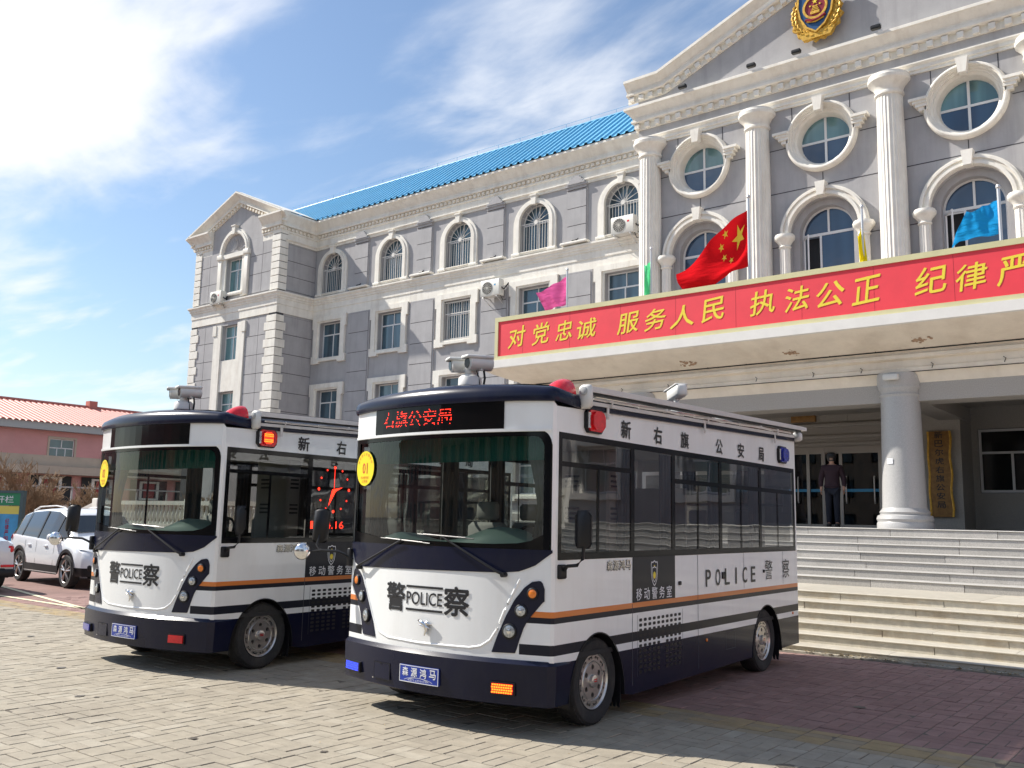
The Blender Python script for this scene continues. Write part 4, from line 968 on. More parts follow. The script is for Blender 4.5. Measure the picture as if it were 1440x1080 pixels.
# gold vertical name plaque (hangs on the pier)
PLQ = empty('name_plaque', 'tall gold vertical name plaque with dark characters on the porch pier', 'sign', (-6.0, DW - 0.62, 1.95))
mb = MB(); n = 12; wob = [0.02 * sin(i * 1.3) for i in range(n + 1)]
vs = []
for i in range(n + 1):
    z = 2.2 * i / n; a_ = -0.26 + wob[i] * 0.5; b_ = 0.27 + wob[i]
    vs += [(a_, 0, z), (b_, 0, z), (b_, 0.10, z), (a_, 0.10, z)]
fs = [(4 * i + k, 4 * i + (k + 1) % 4, 4 * i + 4 + (k + 1) % 4, 4 * i + 4 + k) for i in range(n) for k in range(4)] + [(0, 1, 2, 3), (4 * n, 4 * n + 1, 4 * n + 2, 4 * n + 3)]
mb.add(vs, fs); mb.build('board', M['wood'], PLQ)
for sx in (-1, 1):
    q = MB(); q.tube([((-0.26 + wob[i] * 0.5 if sx < 0 else 0.27 + wob[i]), 0.0, 2.2 * i / n) for i in range(n + 1)], 0.03, 6); q.build('gilt_edge', M['gold'], PLQ)
for i, ch in enumerate('新巴尔虎右旗公安局'):
    text_obj('character', ch, lambda u, v, i=i: (-0.10 + 0.2 * u, -0.006, 2.02 - i * 0.225 + 0.17 * v), M['decalblack'], PLQ, 0.02, 2)

# ================================================================== STAIRCASE
ST = empty('front_staircase', 'wide two-flight stone staircase rising to the porch', 'staircase', (-6.5, 15, 0))
ST['label'] = 'wide two-flight stone staircase rising to the porch'
SX0, SX1 = -14.2, 2.8
steps = [(12.22, 0.085, 0.32), (12.54, 0.205, 0.32), (12.86, 0.325, 0.33), (13.19, 0.445, 0.34), (13.53, 0.565, 0.40), (13.93, 0.685, 1.60)]
for i in range(7): steps.append((15.52 + 0.30 * i, 0.685 + 0.1356 * (i + 1), 0.31))
core = MB(); prevz = 0.0
for i, (y, z, t) in enumerate(steps):
    core.box(SX0 + 0.02, SX1 - 0.02, y + 0.05, 17.6, prevz - 0.02, z - 0.05); low = i < 6
    x = SX0
    k = 0
    while x < SX1 - 0.05:                       # riser stones
        w_ = min(random.uniform(1.35, 1.75), SX1 - x)
        if SX1 - x - w_ < 0.3: w_ = SX1 - x
        mb = MB(); mb.box(x + 0.004, x + w_ - 0.004, y + 0.012 + random.uniform(0, 0.006), y + 0.05, prevz - 0.03, z - (0.031 if low else 0.026))
        o = mb.build('riser_stone', M['lowstone' if low else 'upstone'], None, smooth=0); absparent(o, ST); x += w_
    x = SX0
    while x < SX1 - 0.05:
        w_ = min(random.uniform(2.4, 3.2), SX1 - x)
        if SX1 - x - w_ < 0.5: w_ = SX1 - x
        mb = MB(); th = 0.029 if low else 0.024; ov = 0.014 if low else 0.004
        dz = random.uniform(-0.002, 0.002)
        pr_ = [(y - ov + 0.012, z - th + dz), (y - ov, z - th * 0.5 + dz), (y - ov + 0.006, z - 0.006 + dz), (y - ov + 0.018, z + dz), (y + t + 0.03, z + dz), (y + t + 0.03, z - th + dz)]
        mb.prism(pr_, 'x', x + 0.002, x + w_ - 0.002)
        o = mb.build('tread', M['lowtread' if low else 'uptread'], None, smooth=0); absparent(o, ST); x += w_
    prevz = z
o = core.build('core', M['stonegrey'], None, smooth=0); absparent(o, ST)

# sloping balustrades on the cheek walls at both ends of the steps
for XB, lb in ((SX1 + 0.22, 'white stone balustrade sloping down the right-hand end of the front steps'), (SX0 - 0.22, 'white stone balustrade sloping down the left-hand end of the front steps')):
    BS = empty('stair_balustrade', lb, 'balustrade', (XB, 15, 0))
    zs_ = lambda y: 0.10 + (min(y, 17.5) - 12.2) * 1.535 / 5.3
    q = MB(); q.prism([(12.1, -0.02), (17.6, -0.02), (17.6, 1.66), (12.1, 0.12)], 'x', XB - 0.17, XB + 0.17); absparent(q.build('cheek_wall', M['banister'], None, smooth=0), BS)
    q = MB(); q.prism([(12.1, 0.76), (17.6, 2.30), (17.6, 2.44), (12.1, 0.90)], 'x', XB - 0.15, XB + 0.15); absparent(q.build('rail', M['banister'], None, smooth=0), BS)
    q = MB()
    for y in (12.1, 17.6): q.bbox(XB - 0.2, XB + 0.2, y - 0.2, y + 0.2, -0.02, zs_(y) + 0.98, 0.02)
    absparent(q.build('pier', M['banister'], None), BS)
    bl = MB(); bl.lathe([(0.07, 0), (0.07, 0.05), (0.035, 0.10), (0.05, 0.16), (0.075, 0.26), (0.07, 0.34), (0.04, 0.46), (0.032, 0.54), (0.05, 0.60), (0.05, 0.66)], (0, 0, 0), 12); blm = bl.mesh('baluster', M['banister'], 50)
    y = 12.45
    while y < 17.4: o = link('baluster', blm, None, (XB, y, zs_(y) + 0.02)); absparent(o, BS); y += 0.26
# ================================================================== POLICE BUSES
BW_, BL_ = 1.12, 5.44
def bul(x): return -0.20 * max(0.0, 1 - (x / BW_) ** 2)
def outline(inset=0.0, nf=26, ys=None):
    """closed plan outline, counted: left side rear->front, front left->right, right side front->rear"""
    pts = []
    ys = ys or [0.02 + (BL_ - 0.06) * i / 20 for i in range(21)]
    for y in reversed(ys): pts.append((-BW_, y))
    for i in range(nf + 1):
        x = -BW_ + 2 * BW_ * i / nf
        x = max(-BW_ + 0.02, min(BW_ - 0.02, x)); pts.append((x, bul(x) - (0.0 if abs(x) < 1.05 else 0)))
    for y in ys: pts.append((BW_, y))
    # rear, slightly rounded
    for x, y in ((BW_ - 0.05, BL_), (0, BL_ + 0.05), (-BW_ + 0.05, BL_)): pts.append((x, y))
    if inset:
        n = len(pts); out = []
        for i in range(n):
            a, b = Vector(pts[i - 1]), Vector(pts[(i + 1) % n]); d = (b - a).normalized(); out.append((pts[i][0] - d.y * inset * 1.0, pts[i][1] + d.x * inset * 1.0))
        return out
    return pts
W1Y, W2Y = 0.70, 4.38
A1, A2, AH = 0.665, 4.37, 0.43
def archz(y):
    for c in (A1, A2):
        if abs(y - c) < AH: return 0.20 + 0.54 * sqrt(1 - ((y - c) / AH) ** 2)
    return 0.0
def sidebottom(y): return 0.242 if y < 0.6 else 0.16 + 0.013 * y
def rz(y): return 2.555 + 0.027 * y                          # bottom of the navy roof edge on the sides
def fpt(x, z, off=0.0):
    """point on the curved front face"""
    s = 2 * 0.20 * x / BW_ ** 2; l = sqrt(1 + s * s); return (x + off * (s / l), bul(x) - off / l, z)
def fshape(mb, x0, x1, zlo, zhi, n=16, off=0.004, th=0.0):
    vs = []
    for i in range(n + 1):
        x = x0 + (x1 - x0) * i / n; vs += [fpt(x, zlo(x) if callable(zlo) else zlo, off), fpt(x, zhi(x) if callable(zhi) else zhi, off)]
    fs = [(2 * i, 2 * i + 2, 2 * i + 3, 2 * i + 1) for i in range(n)]
    mb.add(vs, fs)
    if th:
        vs = []; 
        for i in range(n + 1):
            x = x0 + (x1 - x0) * i / n
            for z in ((zlo(x) if callable(zlo) else zlo), (zhi(x) if callable(zhi) else zhi)): vs += [fpt(x, z, off), fpt(x, z, off - th)]
        fs = []
        for i in range(n): fs += [(4 * i, 4 * i + 4, 4 * i + 5, 4 * i + 1), (4 * i + 2, 4 * i + 6, 4 * i + 7, 4 * i + 3)]
        fs += [(0, 1, 3, 2), (4 * n, 4 * n + 1, 4 * n + 3, 4 * n + 2)]
        mb.add(vs, fs)
    return mb
def interp(pts):
    def f(x):
        if x <= pts[0][0]: return pts[0][1]
        for (a, b), (c, d) in zip(pts, pts[1:]):
            if x <= c: return b + (d - b) * (x - a) / (c - a) if c > a else d
        return pts[-1][1]
    return f
WHEEL_CACHE = {}
def wheel_mesh():
    if WHEEL_CACHE: return WHEEL_CACHE
    R = 0.352
    t = MB(); t.lathe([(0.225, -0.10), (0.235, -0.085), (0.29, -0.105), (0.325, -0.10), (0.345, -0.075), (R, -0.05), (R, 0.05), (0.345, 0.075), (0.325, 0.10), (0.29, 0.105), (0.235, 0.085), (0.225, 0.09)], (0, 0, 0), 56, 'x', cap=False)
    for i in range(56):                           # tread blocks
        a = 2 * pi * i / 56
        for x0, x1 in ((-0.085, -0.035), (-0.028, 0.028), (0.035, 0.085)):
            r0 = R - 0.01 if abs(x0) < 0.03 else R - 0.022; r1 = R + 0.004 if abs(x0) < 0.03 else R - 0.006
            da = 0.036; aa = a + (0.03 if x0 < 0 else 0)
            vs = [(x, r * cos(aa + s), r * sin(aa + s)) for x in (x0, x1) for r in (r0, r1) for s in (-da, da)]
            t.add(vs, [(0, 1, 3, 2), (4, 5, 7, 6), (2, 3, 7, 6), (0, 2, 6, 4), (1, 3, 7, 5)])
    WHEEL_CACHE['tyre'] = t.mesh('tyre', M['rubber'], 40)
    r = MB()
    holes = [circ(0.112 * cos(a), 0.112 * sin(a), 0.021, 12) for a in [pi / 6 + i * pi / 3 for i in range(6)]]
    for i in range(12):
        a = 2 * pi * i / 12 + 0.2; da = 0.16
        holes.append([(rr * cos(a + s), rr * sin(a + s)) for rr, s in ((0.178, -da), (0.20, -da * 0.92), (0.20, da * 0.92), (0.178, da), (0.178, 0.06), (0.188, 0.05), (0.188, -0.05), (0.178, -0.06))])
    r.face([circ(0, 0, 0.212, 48)] + holes, 'x', 0.075)
    for h in holes: r.walls(h, 'x', 0.075, 0.045)
    r.lathe([(0.212, 0.075), (0.222, 0.088), (0.232, 0.085), (0.236, 0.06)], (0, 0, 0), 48, 'x', cap=False)
    r.lathe([(0.150, 0.0751), (0.155, 0.082), (0.16, 0.0751)], (0, 0, 0), 40, 'x', cap=False)
    r.lathe([(0.055, 0.0751), (0.05, 0.098), (0.03, 0.104)], (0, 0, 0), 24, 'x')
    WHEEL_CACHE['rim'] = r.mesh('rim', M['rim'], 35)
    d = MB(); d.lathe([(0.22, 0.035), (0.22, 0.04)], (0, 0, 0), 32, 'x'); WHEEL_CACHE['hub'] = d.mesh('hub_backing', M['black'], 35)
    l = MB()
    for z in (0.012, -0.004): l.box(0.1042, 0.106, -0.022, 0.022, z, z + 0.008)
    WHEEL_CACHE['mark'] = l.mesh('hub_mark', M['redlens'], 0)
    return WHEEL_CACHE

def make_bus(label, loc, rz_, num, lit):
    T = empty('police_bus', label, 'bus', loc, rz_, 'police minibuses parked in front of the steps')
    # ---- body shell -------------------------------------------------
    ysr = sorted(set([0.02, 0.05, 0.12, 0.2] + [A1 - AH * cos(pi * i / 22) for i in range(23)] + [A2 - AH * cos(pi * i / 22) for i in range(23)] + [1.24, 1.6, 2.06, 2.55, 3.0, 3.4, 3.7, 4.85, 5.1, 5.3, 5.36, 5.40]))
    ring = outline(ys=ysr); n = len(ring)
    nl = len(ysr); nfr = 27
    zl = [0.0, 0.56, 0.62, 0.70, 0.86, 0.905, 0.95, 1.22, 1.35, 1.40, 2.35, 9]
    mats = [M['buswhite'], M['navy'], M['stripe'], M['orange']]
    body = MB()
    def cellmat(k, mx, my, side):
        fr_ = side == 'f'
        if k == 0: return 1
        if k == 1: return 0                                   # white line over the skirt
        if k == 2: return 2 if (not fr_ or abs(mx) > 0.86) else 0
        if k == 4: return 2 if (not fr_ or abs(mx) > 0.90) else 0
        if k == 5: return 3 if (not fr_ or abs(mx) > 0.94) else 0
        return 0
    P = []
    for i, (x, y) in enumerate(ring):
        side = 'l' if i < nl else ('f' if i < nl + nfr else ('r' if i < 2 * nl + nfr else 'b'))
        zs = []
        for z in zl:
            if z == 0.0: z = sidebottom(max(y, 0)) if side != 'f' else 0.25
            if z == 9: z = rz(max(y, 0)) if side != 'f' else 2.60
            if side in 'lr': z = max(z, archz(y))
            zs.append(z)
        P.append((x, y, zs, side))
    for i in range(n):
        a, b = P[i], P[(i + 1) % n]
        side = a[3] if a[3] == b[3] else ('f' if 'f' in (a[3], b[3]) else 'b')
        for k in range(len(zl) - 1):
            if a[2][k + 1] - a[2][k] < 1e-6 and b[2][k + 1] - b[2][k] < 1e-6: continue
            if k in (8, 9) and side in 'lr' and 0.05 < (a[1] + b[1]) / 2 < 5.35: continue
            if k == 9 and side == 'f' and abs(a[0] + b[0]) / 2 < 1.075: continue
            if k == 9 and side == 'b' and min(abs(a[0]), abs(b[0])) < 1.0 and a[3] == 'b' : continue
            body.cur = cellmat(k, (a[0] + b[0]) / 2, (a[1] + b[1]) / 2, side)
            body.add([(a[0], a[1], a[2][k]), (b[0], b[1], b[2][k]), (b[0], b[1], b[2][k + 1]), (a[0], a[1], a[2][k + 1])], [(0, 1, 2, 3)])
    body.build('body', mats, T, smooth=30)
    # ---- bumper -----------------------------------------------------
    b = MB()
    bpath = [(-BW_ + 0.024, 0.24), (-BW_ + 0.012, 0.03)] + [(x, bul(x)) for x in [-1.08 + 2.16 * i / 24 for i in range(25)]] + [(BW_ - 0.012, 0.03), (BW_ - 0.024, 0.24)]
    b.sweep([(x, y) for x, y in bpath], [(-0.05, 0.575), (0.005, 0.578), (0.028, 0.556), (0.036, 0.548), (0.034, 0.40), (0.022, 0.245), (0.0, 0.235), (-0.05, 0.235)])
    b.build('bumper', M['navy'], T)
    b = MB(); fshape(b, -1.06, 1.06, 0.5585, 0.577, 24, 0.0285)
    # ---- underbody and wheel wells
    u = MB(); u.box(-1.05, 1.05, 0.05, A1 - AH, 0.28, 0.56); u.box(-0.78, 0.78, A1 - AH, A1 + AH, 0.30, 0.56); u.box(-1.06, 1.06, A1 + AH, A2 - AH, 0.26, 0.56); u.box(-0.78, 0.78, A2 - AH, A2 + AH, 0.30, 0.56); u.box(-1.05, 1.05, A2 + AH, 5.36, 0.30, 0.56)
    u.tube([(-0.8, W2Y, 0.352), (0.8, W2Y, 0.352)], 0.05, 8); u.tube([(-0.8, W1Y, 0.352), (0.8, W1Y, 0.352)], 0.04, 8)
    u.build('chassis', M['black'], T)
    for sx in (-1, 1):
        for c in (A1, A2):
            wa = MB(); arc = [(c + AH * cos(a), 0.20 + 0.54 * sin(a)) for a in [pi * i / 22 for i in range(23)]]
            for r0, r1, x0, x1 in ((1.0, 1.0, sx * 1.122, sx * 0.78),):
                vs = [(x0, y, z) for y, z in arc] + [(x1, y, z) for y, z in arc]
                wa.add(vs, [(i, i + 1, 23 + i + 1, 23 + i) for i in range(22)])
            # flared lip
            lp = [(c + (AH + 0.0) * cos(a), 0.20 + 0.54 * sin(a)) for a in [pi * i / 22 for i in range(23)]]
            l2 = [(c + (AH + 0.008) * cos(a), 0.20 + 0.549 * sin(a)) for a in [pi * i / 22 for i in range(23)]]
            vs = [(sx * 1.126, y, z) for y, z in lp] + [(sx * 1.126, y, z) for y, z in l2] + [(sx * 1.118, y, z) for y, z in l2]
            wa.add(vs, [(i, i + 1, 23 + i + 1, 23 + i) for i in range(22)] + [(23 + i, 24 + i, 47 + i, 46 + i) for i in range(22)])
            wa.build('wheel_arch', M['black'], T)
    for sx in (-1, 1):
        for c in (A1, A2):
            mf = MB(); y0 = c + AH - 0.03
            vs = []; nt__ = 7
            mf.box(sx * 0.82 if sx > 0 else -1.10, 1.10 if sx > 0 else -0.82, y0, y0 + 0.015, 0.15, 0.60)
            for i in range(nt__):
                xa = (0.82 if sx > 0 else -1.10) + 0.04 * i; mf.prism([(xa, 0.151), (xa + 0.038, 0.151), (xa + 0.03, 0.09), (xa + 0.01, 0.10)], 'y', y0, y0 + 0.012)
            mf.build('mud_flap', M['black'], T)
    wm = wheel_mesh()
    for sx in (-1, 1):
        for wy in (W1Y, W2Y):
            w = link('wheel', wm['tyre'], T, (sx * 0.975, wy, 0.349), (0, 0, 0 if sx > 0 else pi))
            link('rim', wm['rim'], w, (0.0, 0, 0)); link('hub_backing', wm['hub'], w); link('hub_mark', wm['mark'], w)
    # ---- roof ---------------------------------------------------------
    r = MB(); rings = []
    def rr(inset, dz, fz):
        pts = outline(inset, ys=[0.02, 0.3, 0.8, 1.5, 2.4, 3.3, 4.2, 5.0, 5.36])
        out = []
        for (x, y) in pts:
            t = max(0.0, min(1.0, (y + 0.1) / 0.5)); zb_ = (1 - t) * 2.60 + t * rz(max(0, y)); zt = dz
            out.append((x, y, zb_ + zt + (0.05 * (1 - (x / BW_) ** 2)) * fz))
        return out
    for ins, dz, fz in ((0.0, -0.002, 0), (-0.024, 0.0, 0), (-0.030, 0.030, 0.1), (-0.024, 0.070, 0.2), (-0.004, 0.102, 0.4), (0.035, 0.124, 0.6), (0.12, 0.138, 0.8), (0.35, 0.146, 1.0), (0.7, 0.150, 1.1)): rings.append(rr(ins, dz, fz))
    m_ = len(rings[0]); vs = [p for g in rings for p in g]
    fs = [(k * m_ + i, k * m_ + (i + 1) % m_, (k + 1) * m_ + (i + 1) % m_, (k + 1) * m_ + i) for k in range(len(rings) - 1) for i in range(m_)]
    fs.append(tuple(range((len(rings) - 1) * m_, len(rings) * m_)))
    r.add(vs, fs); r.build('roof', M['navy'], T, smooth=50)
    # ---- front: windshield, surround, navy band, panels ---------------
    g = MB(); fshape(g, -1.07, 1.075, 1.40, 2.35, 24, -0.012); g.build('windshield', M['busglass'], T, smooth=60)
    f = MB()
    fshape(f, -1.085, 1.085, 2.315, 2.352, 24, -0.004); 
    fshape(f, 1.035, 1.085, 1.40, 2.315, 2, -0.004); fshape(f, -1.085, -1.05, 1.40, 2.315, 2, -0.004)
    fshape(f, 0.95, 1.04, interp([(0.95, 2.315), (0.98, 2.31), (1.01, 2.29), (1.04, 2.23)]), 2.3151, 6, -0.004)
    fshape(f, -1.06, 1.04, 1.40, interp([(-1.06, 1.52), (-0.6, 1.47), (0.6, 1.455), (0.9, 1.47), (1.04, 1.54)]), 20, -0.004)
    f.build('windshield_surround', M['frit'], T, smooth=60)
    wc = MB()
    fshape(wc, 1.03, 1.10, interp([(1.03, 2.353), (1.06, 2.335), (1.085, 2.30), (1.10, 2.24)]), 2.37, 6, 0.001)
    wc.build('corner_fillet', M['buswhite'], T, smooth=60)
    nb = MB(); fshape(nb, -1.10, 1.11, interp([(-1.10, 1.38), (-1.06, 1.26), (-1.0, 1.215), (-0.8, 1.21), (0, 1.225), (0.7, 1.235), (0.86, 1.25), (0.98, 1.30), (1.07, 1.37), (1.11, 1.40)]), interp([(-1.10, 1.42), (1.11, 1.42)]), 34, 0.006, 0.01)
    nb.build('windshield_cowl', M['navy'], T, smooth=60)
    ln = MB(); fshape(ln, -1.09, 1.09, 2.352, 2.375, 24, 0.012, 0.02); ln.build('windshield_trim', M['buswhite'], T, smooth=60)
    # destination display
    d = MB(); fshape(d, -0.76, 0.70, 2.365, 2.622, 12, 0.008, 0.012); disp = d.build('display_window', M['frit'], T, smooth=0)
    if lit == 1:
        e = MB()
        def fm(u, v): return fpt(-0.63 + 0.84 * u, 2.43 + 0.14 * v, 0.012)
        vsT, fsT = text_data('右旗公安局', 0.0, 2)
        import bisect
        def inside(px, py):
            c_ = 0
            return c_
        # dot matrix sampled from the glyph triangles
        tris = []
        for fc in fsT:
            for q in range(1, len(fc) - 1): tris.append((vsT[fc[0]], vsT[fc[q]], vsT[fc[q + 1]]))
        nx, ny = 80, 14; dots = set()
        for (a, b_, c_) in tris:
            x0, x1 = min(a[0], b_[0], c_[0]), max(a[0], b_[0], c_[0]); y0, y1 = min(a[1], b_[1], c_[1]), max(a[1], b_[1], c_[1])
            for ix in range(int(x0 * nx), int(x1 * nx) + 1):
                for iy in range(int(y0 * ny), int(y1 * ny) + 1):
                    px, py = (ix + 0.5) / nx, (iy + 0.5) / ny
                    def sg(p, q): return (px - q[0]) * (p[1] - q[1]) - (p[0] - q[0]) * (py - q[1])
                    s1, s2, s3 = sg(a, b_), sg(b_, c_), sg(c_, a)
                    if not ((s1 < 0 or s2 < 0 or s3 < 0) and (s1 > 0 or s2 > 0 or s3 > 0)): dots.add((ix, iy))
        rnd = random.Random(3)
        for ix, iy in dots:
            if iy % 4 == 2 or rnd.random() < 0.16: continue
            u0, u1, v0, v1 = (ix + 0.12) / nx, (ix + 0.88) / nx, (iy + 0.2) / ny, (iy + 0.8) / ny
            e.add([fm(u0, v0), fm(u1, v0), fm(u1, v1), fm(u0, v1)], [(0, 1, 2, 3)])
        o = e.build('led_dots', M['ledred'], disp, smooth=0); o['kind'] = 'stuff'
    # headlight clusters
    for sx in (-1, 1):
        h = MB()
        lo = [(0.64, 0.622), (0.845, 0.628), (0.848, 0.68), (0.90, 0.83), (0.94, 0.895), (1.05, 1.03), (1.055, 1.03)]
        hi = [(0.64, 0.63), (0.68, 0.74), (0.75, 0.90), (0.82, 1.03), (0.90, 1.13), (0.96, 1.175), (1.02, 1.185), (1.045, 1.16), (1.055, 1.12)]
        fl, fh = interp(lo), interp(hi)
        if sx > 0: fshape(h, 0.64, 1.055, fl, fh, 26, 0.007, 0.01)
        else: fshape(h, -1.055, -0.64, lambda x: fl(-x), lambda x: fh(-x), 26, 0.007, 0.01)
        h.build('headlight_panel', M['navy'], T, smooth=60)
        for k, (lx, lz, lr, mt) in enumerate(((0.965, 1.085, 0.036, 'amber'), (0.875, 0.95, 0.042, 'lamp'), (0.785, 0.79, 0.050, 'lamp'))):
            c = fpt(sx * lx, lz, 0.006)
            q = MB(); q.lathe([(lr, 0.0), (lr, -0.010), (lr * 0.93, -0.016), (lr * 0.6, -0.021), (lr * 0.2, -0.023)], (0, 0, 0), 24, 'y')
            o = q.build('turn_signal' if k == 0 else 'headlight', M[mt], T, c, (0, 0, sx * 0.30))
            q = MB(); q.lathe([(lr + 0.010, 0.002), (lr + 0.010, -0.012), (lr, -0.018), (lr, 0.002)], (0, 0, 0), 24, 'y', cap=False); link('bezel', q.mesh('bezel', M['black']), o)
            if k: q = MB(); q.lathe([(lr * 0.36, -0.021), (lr * 0.34, -0.026), (lr * 0.2, -0.028)], (0, 0, 0), 16, 'y'); link('bulb_cover', q.mesh('bulb_cover', M['chrome']), o)
    # raised panel line on the nose
    up = [(0.86, 1.19), (0.82, 1.11), (0.74, 0.95), (0.68, 0.80), (0.62, 0.71), (0.54, 0.658), (0.44, 0.638), (-0.06, 0.63), (-0.46, 0.638), (-0.58, 0.67), (-0.67, 0.76), (-0.76, 0.92), (-0.84, 1.06), (-0.90, 1.18)]
    pts = []
    for i in range(len(up) - 1):
        for t in (0, 0.34, 0.67): pts.append(fpt(up[i][0] + (up[i + 1][0] - up[i][0]) * t, up[i][1] + (up[i + 1][1] - up[i][1]) * t, -0.006))
    q = MB(); q.tube(pts, 0.013, 8); q.build('nose_ridge', M['buswhite'], T, smooth=80)
    # lettering on the nose
    def fr(x0, x1, z0, z1, off=0.004): return lambda u, v: fpt(x0 + (x1 - x0) * u, z0 + (z1 - z0) * v, off)
    text_obj('lettering', '警', fr(-0.49, -0.255, 0.875, 1.10), M['decalblack'], T, 0.035)
    text_obj('lettering', '察', fr(0.185, 0.425, 0.875, 1.10), M['decalblack'], T, 0.035)
    text_obj('lettering', 'POLICE', fr(-0.235, 0.165, 0.935, 1.04), M['decalblack'], T, 0.012)
    q = MB(); fshape(q, -0.24, 0.17, 1.072, 1.09, 8, 0.004); fshape(q, -0.24, 0.17, 0.885, 0.903, 8, 0.004); q.build('lettering_bar', M['decalblack'], T, smooth=0)
    # chrome horse-like emblem
    q = MB(); b0 = Vector(fpt(0.0, 0.77, 0.02))
    for pl, rs in (([(-0.07, 0.045), (-0.03, 0.03), (0.01, 0.01), (0.02, -0.03), (0.0, -0.075)], [0.008, 0.018, 0.02, 0.014, 0.005]),
                   ([(0.075, 0.02), (0.03, 0.03), (0.0, 0.015)], [0.006, 0.017, 0.015]), ([(-0.06, 0.01), (-0.01, 0.0), (0.01, -0.01)], [0.005, 0.01, 0.01]), ([(0.055, -0.015), (0.02, 0.0), (0, 0)], [0.005, 0.012, 0.01])):
        q.tube([(b0.x + a, b0.y, b0.z + c) for a, c in pl], rs, 8)
    q.build('nose_emblem', M['chrome'], T, smooth=80)
    # number plate
    q = MB(); fshape(q, -0.235, 0.185, 0.318, 0.452, 6, 0.05, 0.02); pt_ = q.build('number_plate', M['platemat'], T, smooth=0)
    q = MB()
    for (x0, x1, z0, z1) in ((-0.235, 0.185, 0.446, 0.452), (-0.235, 0.185, 0.318, 0.324), (-0.235, -0.229, 0.318, 0.452), (0.179, 0.185, 0.318, 0.452)): fshape(q, x0, x1, z0, z1, 4, 0.0515)
    for i in range(16):
        a0, a1 = pi * (0.12 + 0.76 * i / 16), pi * (0.12 + 0.76 * (i + 1) / 16)
        for R_ in (0.165, 0.125): 
            pA = (-0.025 + R_ * cos(a0), 0.318 + 0.040 * sin(a0) * 1.0); pB = (-0.025 + R_ * cos(a1), 0.318 + 0.040 * sin(a1))
            q.add([fpt(pA[0], pA[1], 0.0515), fpt(pB[0], pB[1], 0.0515), fpt(pB[0], pB[1] + 0.003, 0.0515), fpt(pA[0], pA[1] + 0.003, 0.0515)], [(0, 1, 2, 3)])
    for i, ch in enumerate('森源鸿马'): text_into(q, ch, fr(-0.20 + i * 0.098, -0.20 + i * 0.098 + 0.066, 0.366, 0.436, 0.0515), 0.03, 2)
    text_into(q, '0371-67390999', fr(-0.13, 0.08, 0.329, 0.346, 0.0515), 0.0, 1)
    link('plate_print', q.mesh('plate_print', M['decalwhite'], 0), pt_)
    # small bumper lights and hatch
    for x0, x1, z0, z1, mt, nm in ((0.665, 0.84, 0.325, 0.40, 'ledorange' if lit == 1 else 'redlens', 'strobe_light'), (-1.02, -0.80, 0.315, 0.385, 'ledblue' if lit == 1 else 'bluelens', 'strobe_light')):
        q = MB(); fshape(q, x0 - 0.01, x1 + 0.012, z0 - 0.01, z1 + 0.01, 4, 0.05, 0.03); st = q.build(nm, M['black'], T, smooth=0)
        if mt.startswith('led'):
            q = MB(); fshape(q, x0, x1, z0, z1, 4, 0.056, 0.01); link('lens', q.mesh('lens', M['bluelens' if x0 < 0 else 'redlens'], 0), st)
            q = MB()
            for iy in range(4):
                for ix in range(9):
                    cx = x0 + (x1 - x0) * (ix + 0.5 + (0.25 if iy % 2 else 0)) / 9.4; cz = z0 + (z1 - z0) * (iy + 0.5) / 4
                    fshape(q, cx - 0.007, cx + 0.007, cz - 0.006, cz + 0.006, 1, 0.058)
            o = link('led_dots', q.mesh('led_dots', M[mt], 0), st); o['kind'] = 'stuff'
        else:
            q = MB(); fshape(q, x0, x1, z0, z1, 4, 0.062, 0.02); link('lens', q.mesh('lens', M[mt], 0), st)
    q = MB(); fshape(q, -0.585, -0.375, 0.30, 0.43, 3, 0.0375, 0.004); ht = q.build('bumper_hatch', M['navy'], T, smooth=0)
    q = MB()
    for (x0, x1, z0, z1) in ((-0.59, -0.37, 0.428, 0.433), (-0.59, -0.37, 0.297, 0.301), (-0.376, -0.371, 0.297, 0.433), (-0.59, -0.585, 0.297, 0.433)): fshape(q, x0, x1, z0, z1, 2, 0.0395)
    fshape(q, -0.50, -0.48, 0.415, 0.424, 1, 0.041)
    link('hatch_gap', q.mesh('hatch_gap', M['black'], 0), ht)
    q = MB(); fshape(q, -0.60, -0.585, 0.292, 0.302, 1, 0.043); link('screw', q.mesh('screw', M['chrome'], 0), ht)
    # wipers
    for (px, pz, qx, qz, b0, b1) in ((0.74, 1.22, 0.16, 1.50, (-0.12, 1.515), (0.46, 1.49)), (-0.92, 1.20, -0.30, 1.46, (-0.60, 1.47), (0.02, 1.44))):
        q = MB(); q.lathe([(0.02, 0.0), (0.02, -0.05)], fpt(px, pz, 0), 10, 'y'); q.tube([fpt(px, pz, 0.035), fpt(px * 0.9 + qx * 0.1, pz * 0.9 + qz * 0.1, 0.055), fpt(qx, qz, 0.03)], [0.014, 0.011, 0.007], 6)
        o = q.build('wiper', M['black'], T)
        q = MB(); pp = [fpt(b0[0] + (b1[0] - b0[0]) * i / 8, b0[1] + (b1[1] - b0[1]) * i / 8, 0.012) for i in range(9)]; q.tube(pp, 0.005, 5); link('wiper_blade', q.mesh('wiper_blade', M['black']), o); q = MB(); q.tube([(p[0], p[1] - 0.008, p[2] + 0.006) for p in pp[1:-1]], 0.0025, 4); link('blade_spine', q.mesh('blade_spine', M['alu']), o)
    # numbered round sticker
    q = MB(); cxs, czs = -0.925, 2.085
    rim_ = [(cxs + 0.155 * cos(2 * pi * i / 40), czs + 0.158 * sin(2 * pi * i / 40)) for i in range(40)]
    q.add([fpt(cxs, czs, 0.004)] + [fpt(x, z, 0.004) for x, z in rim_], [(0, 1 + i, 1 + (i + 1) % 40) for i in range(40)])
    sk = q.build('number_sticker', M['sticker'], T, smooth=0)
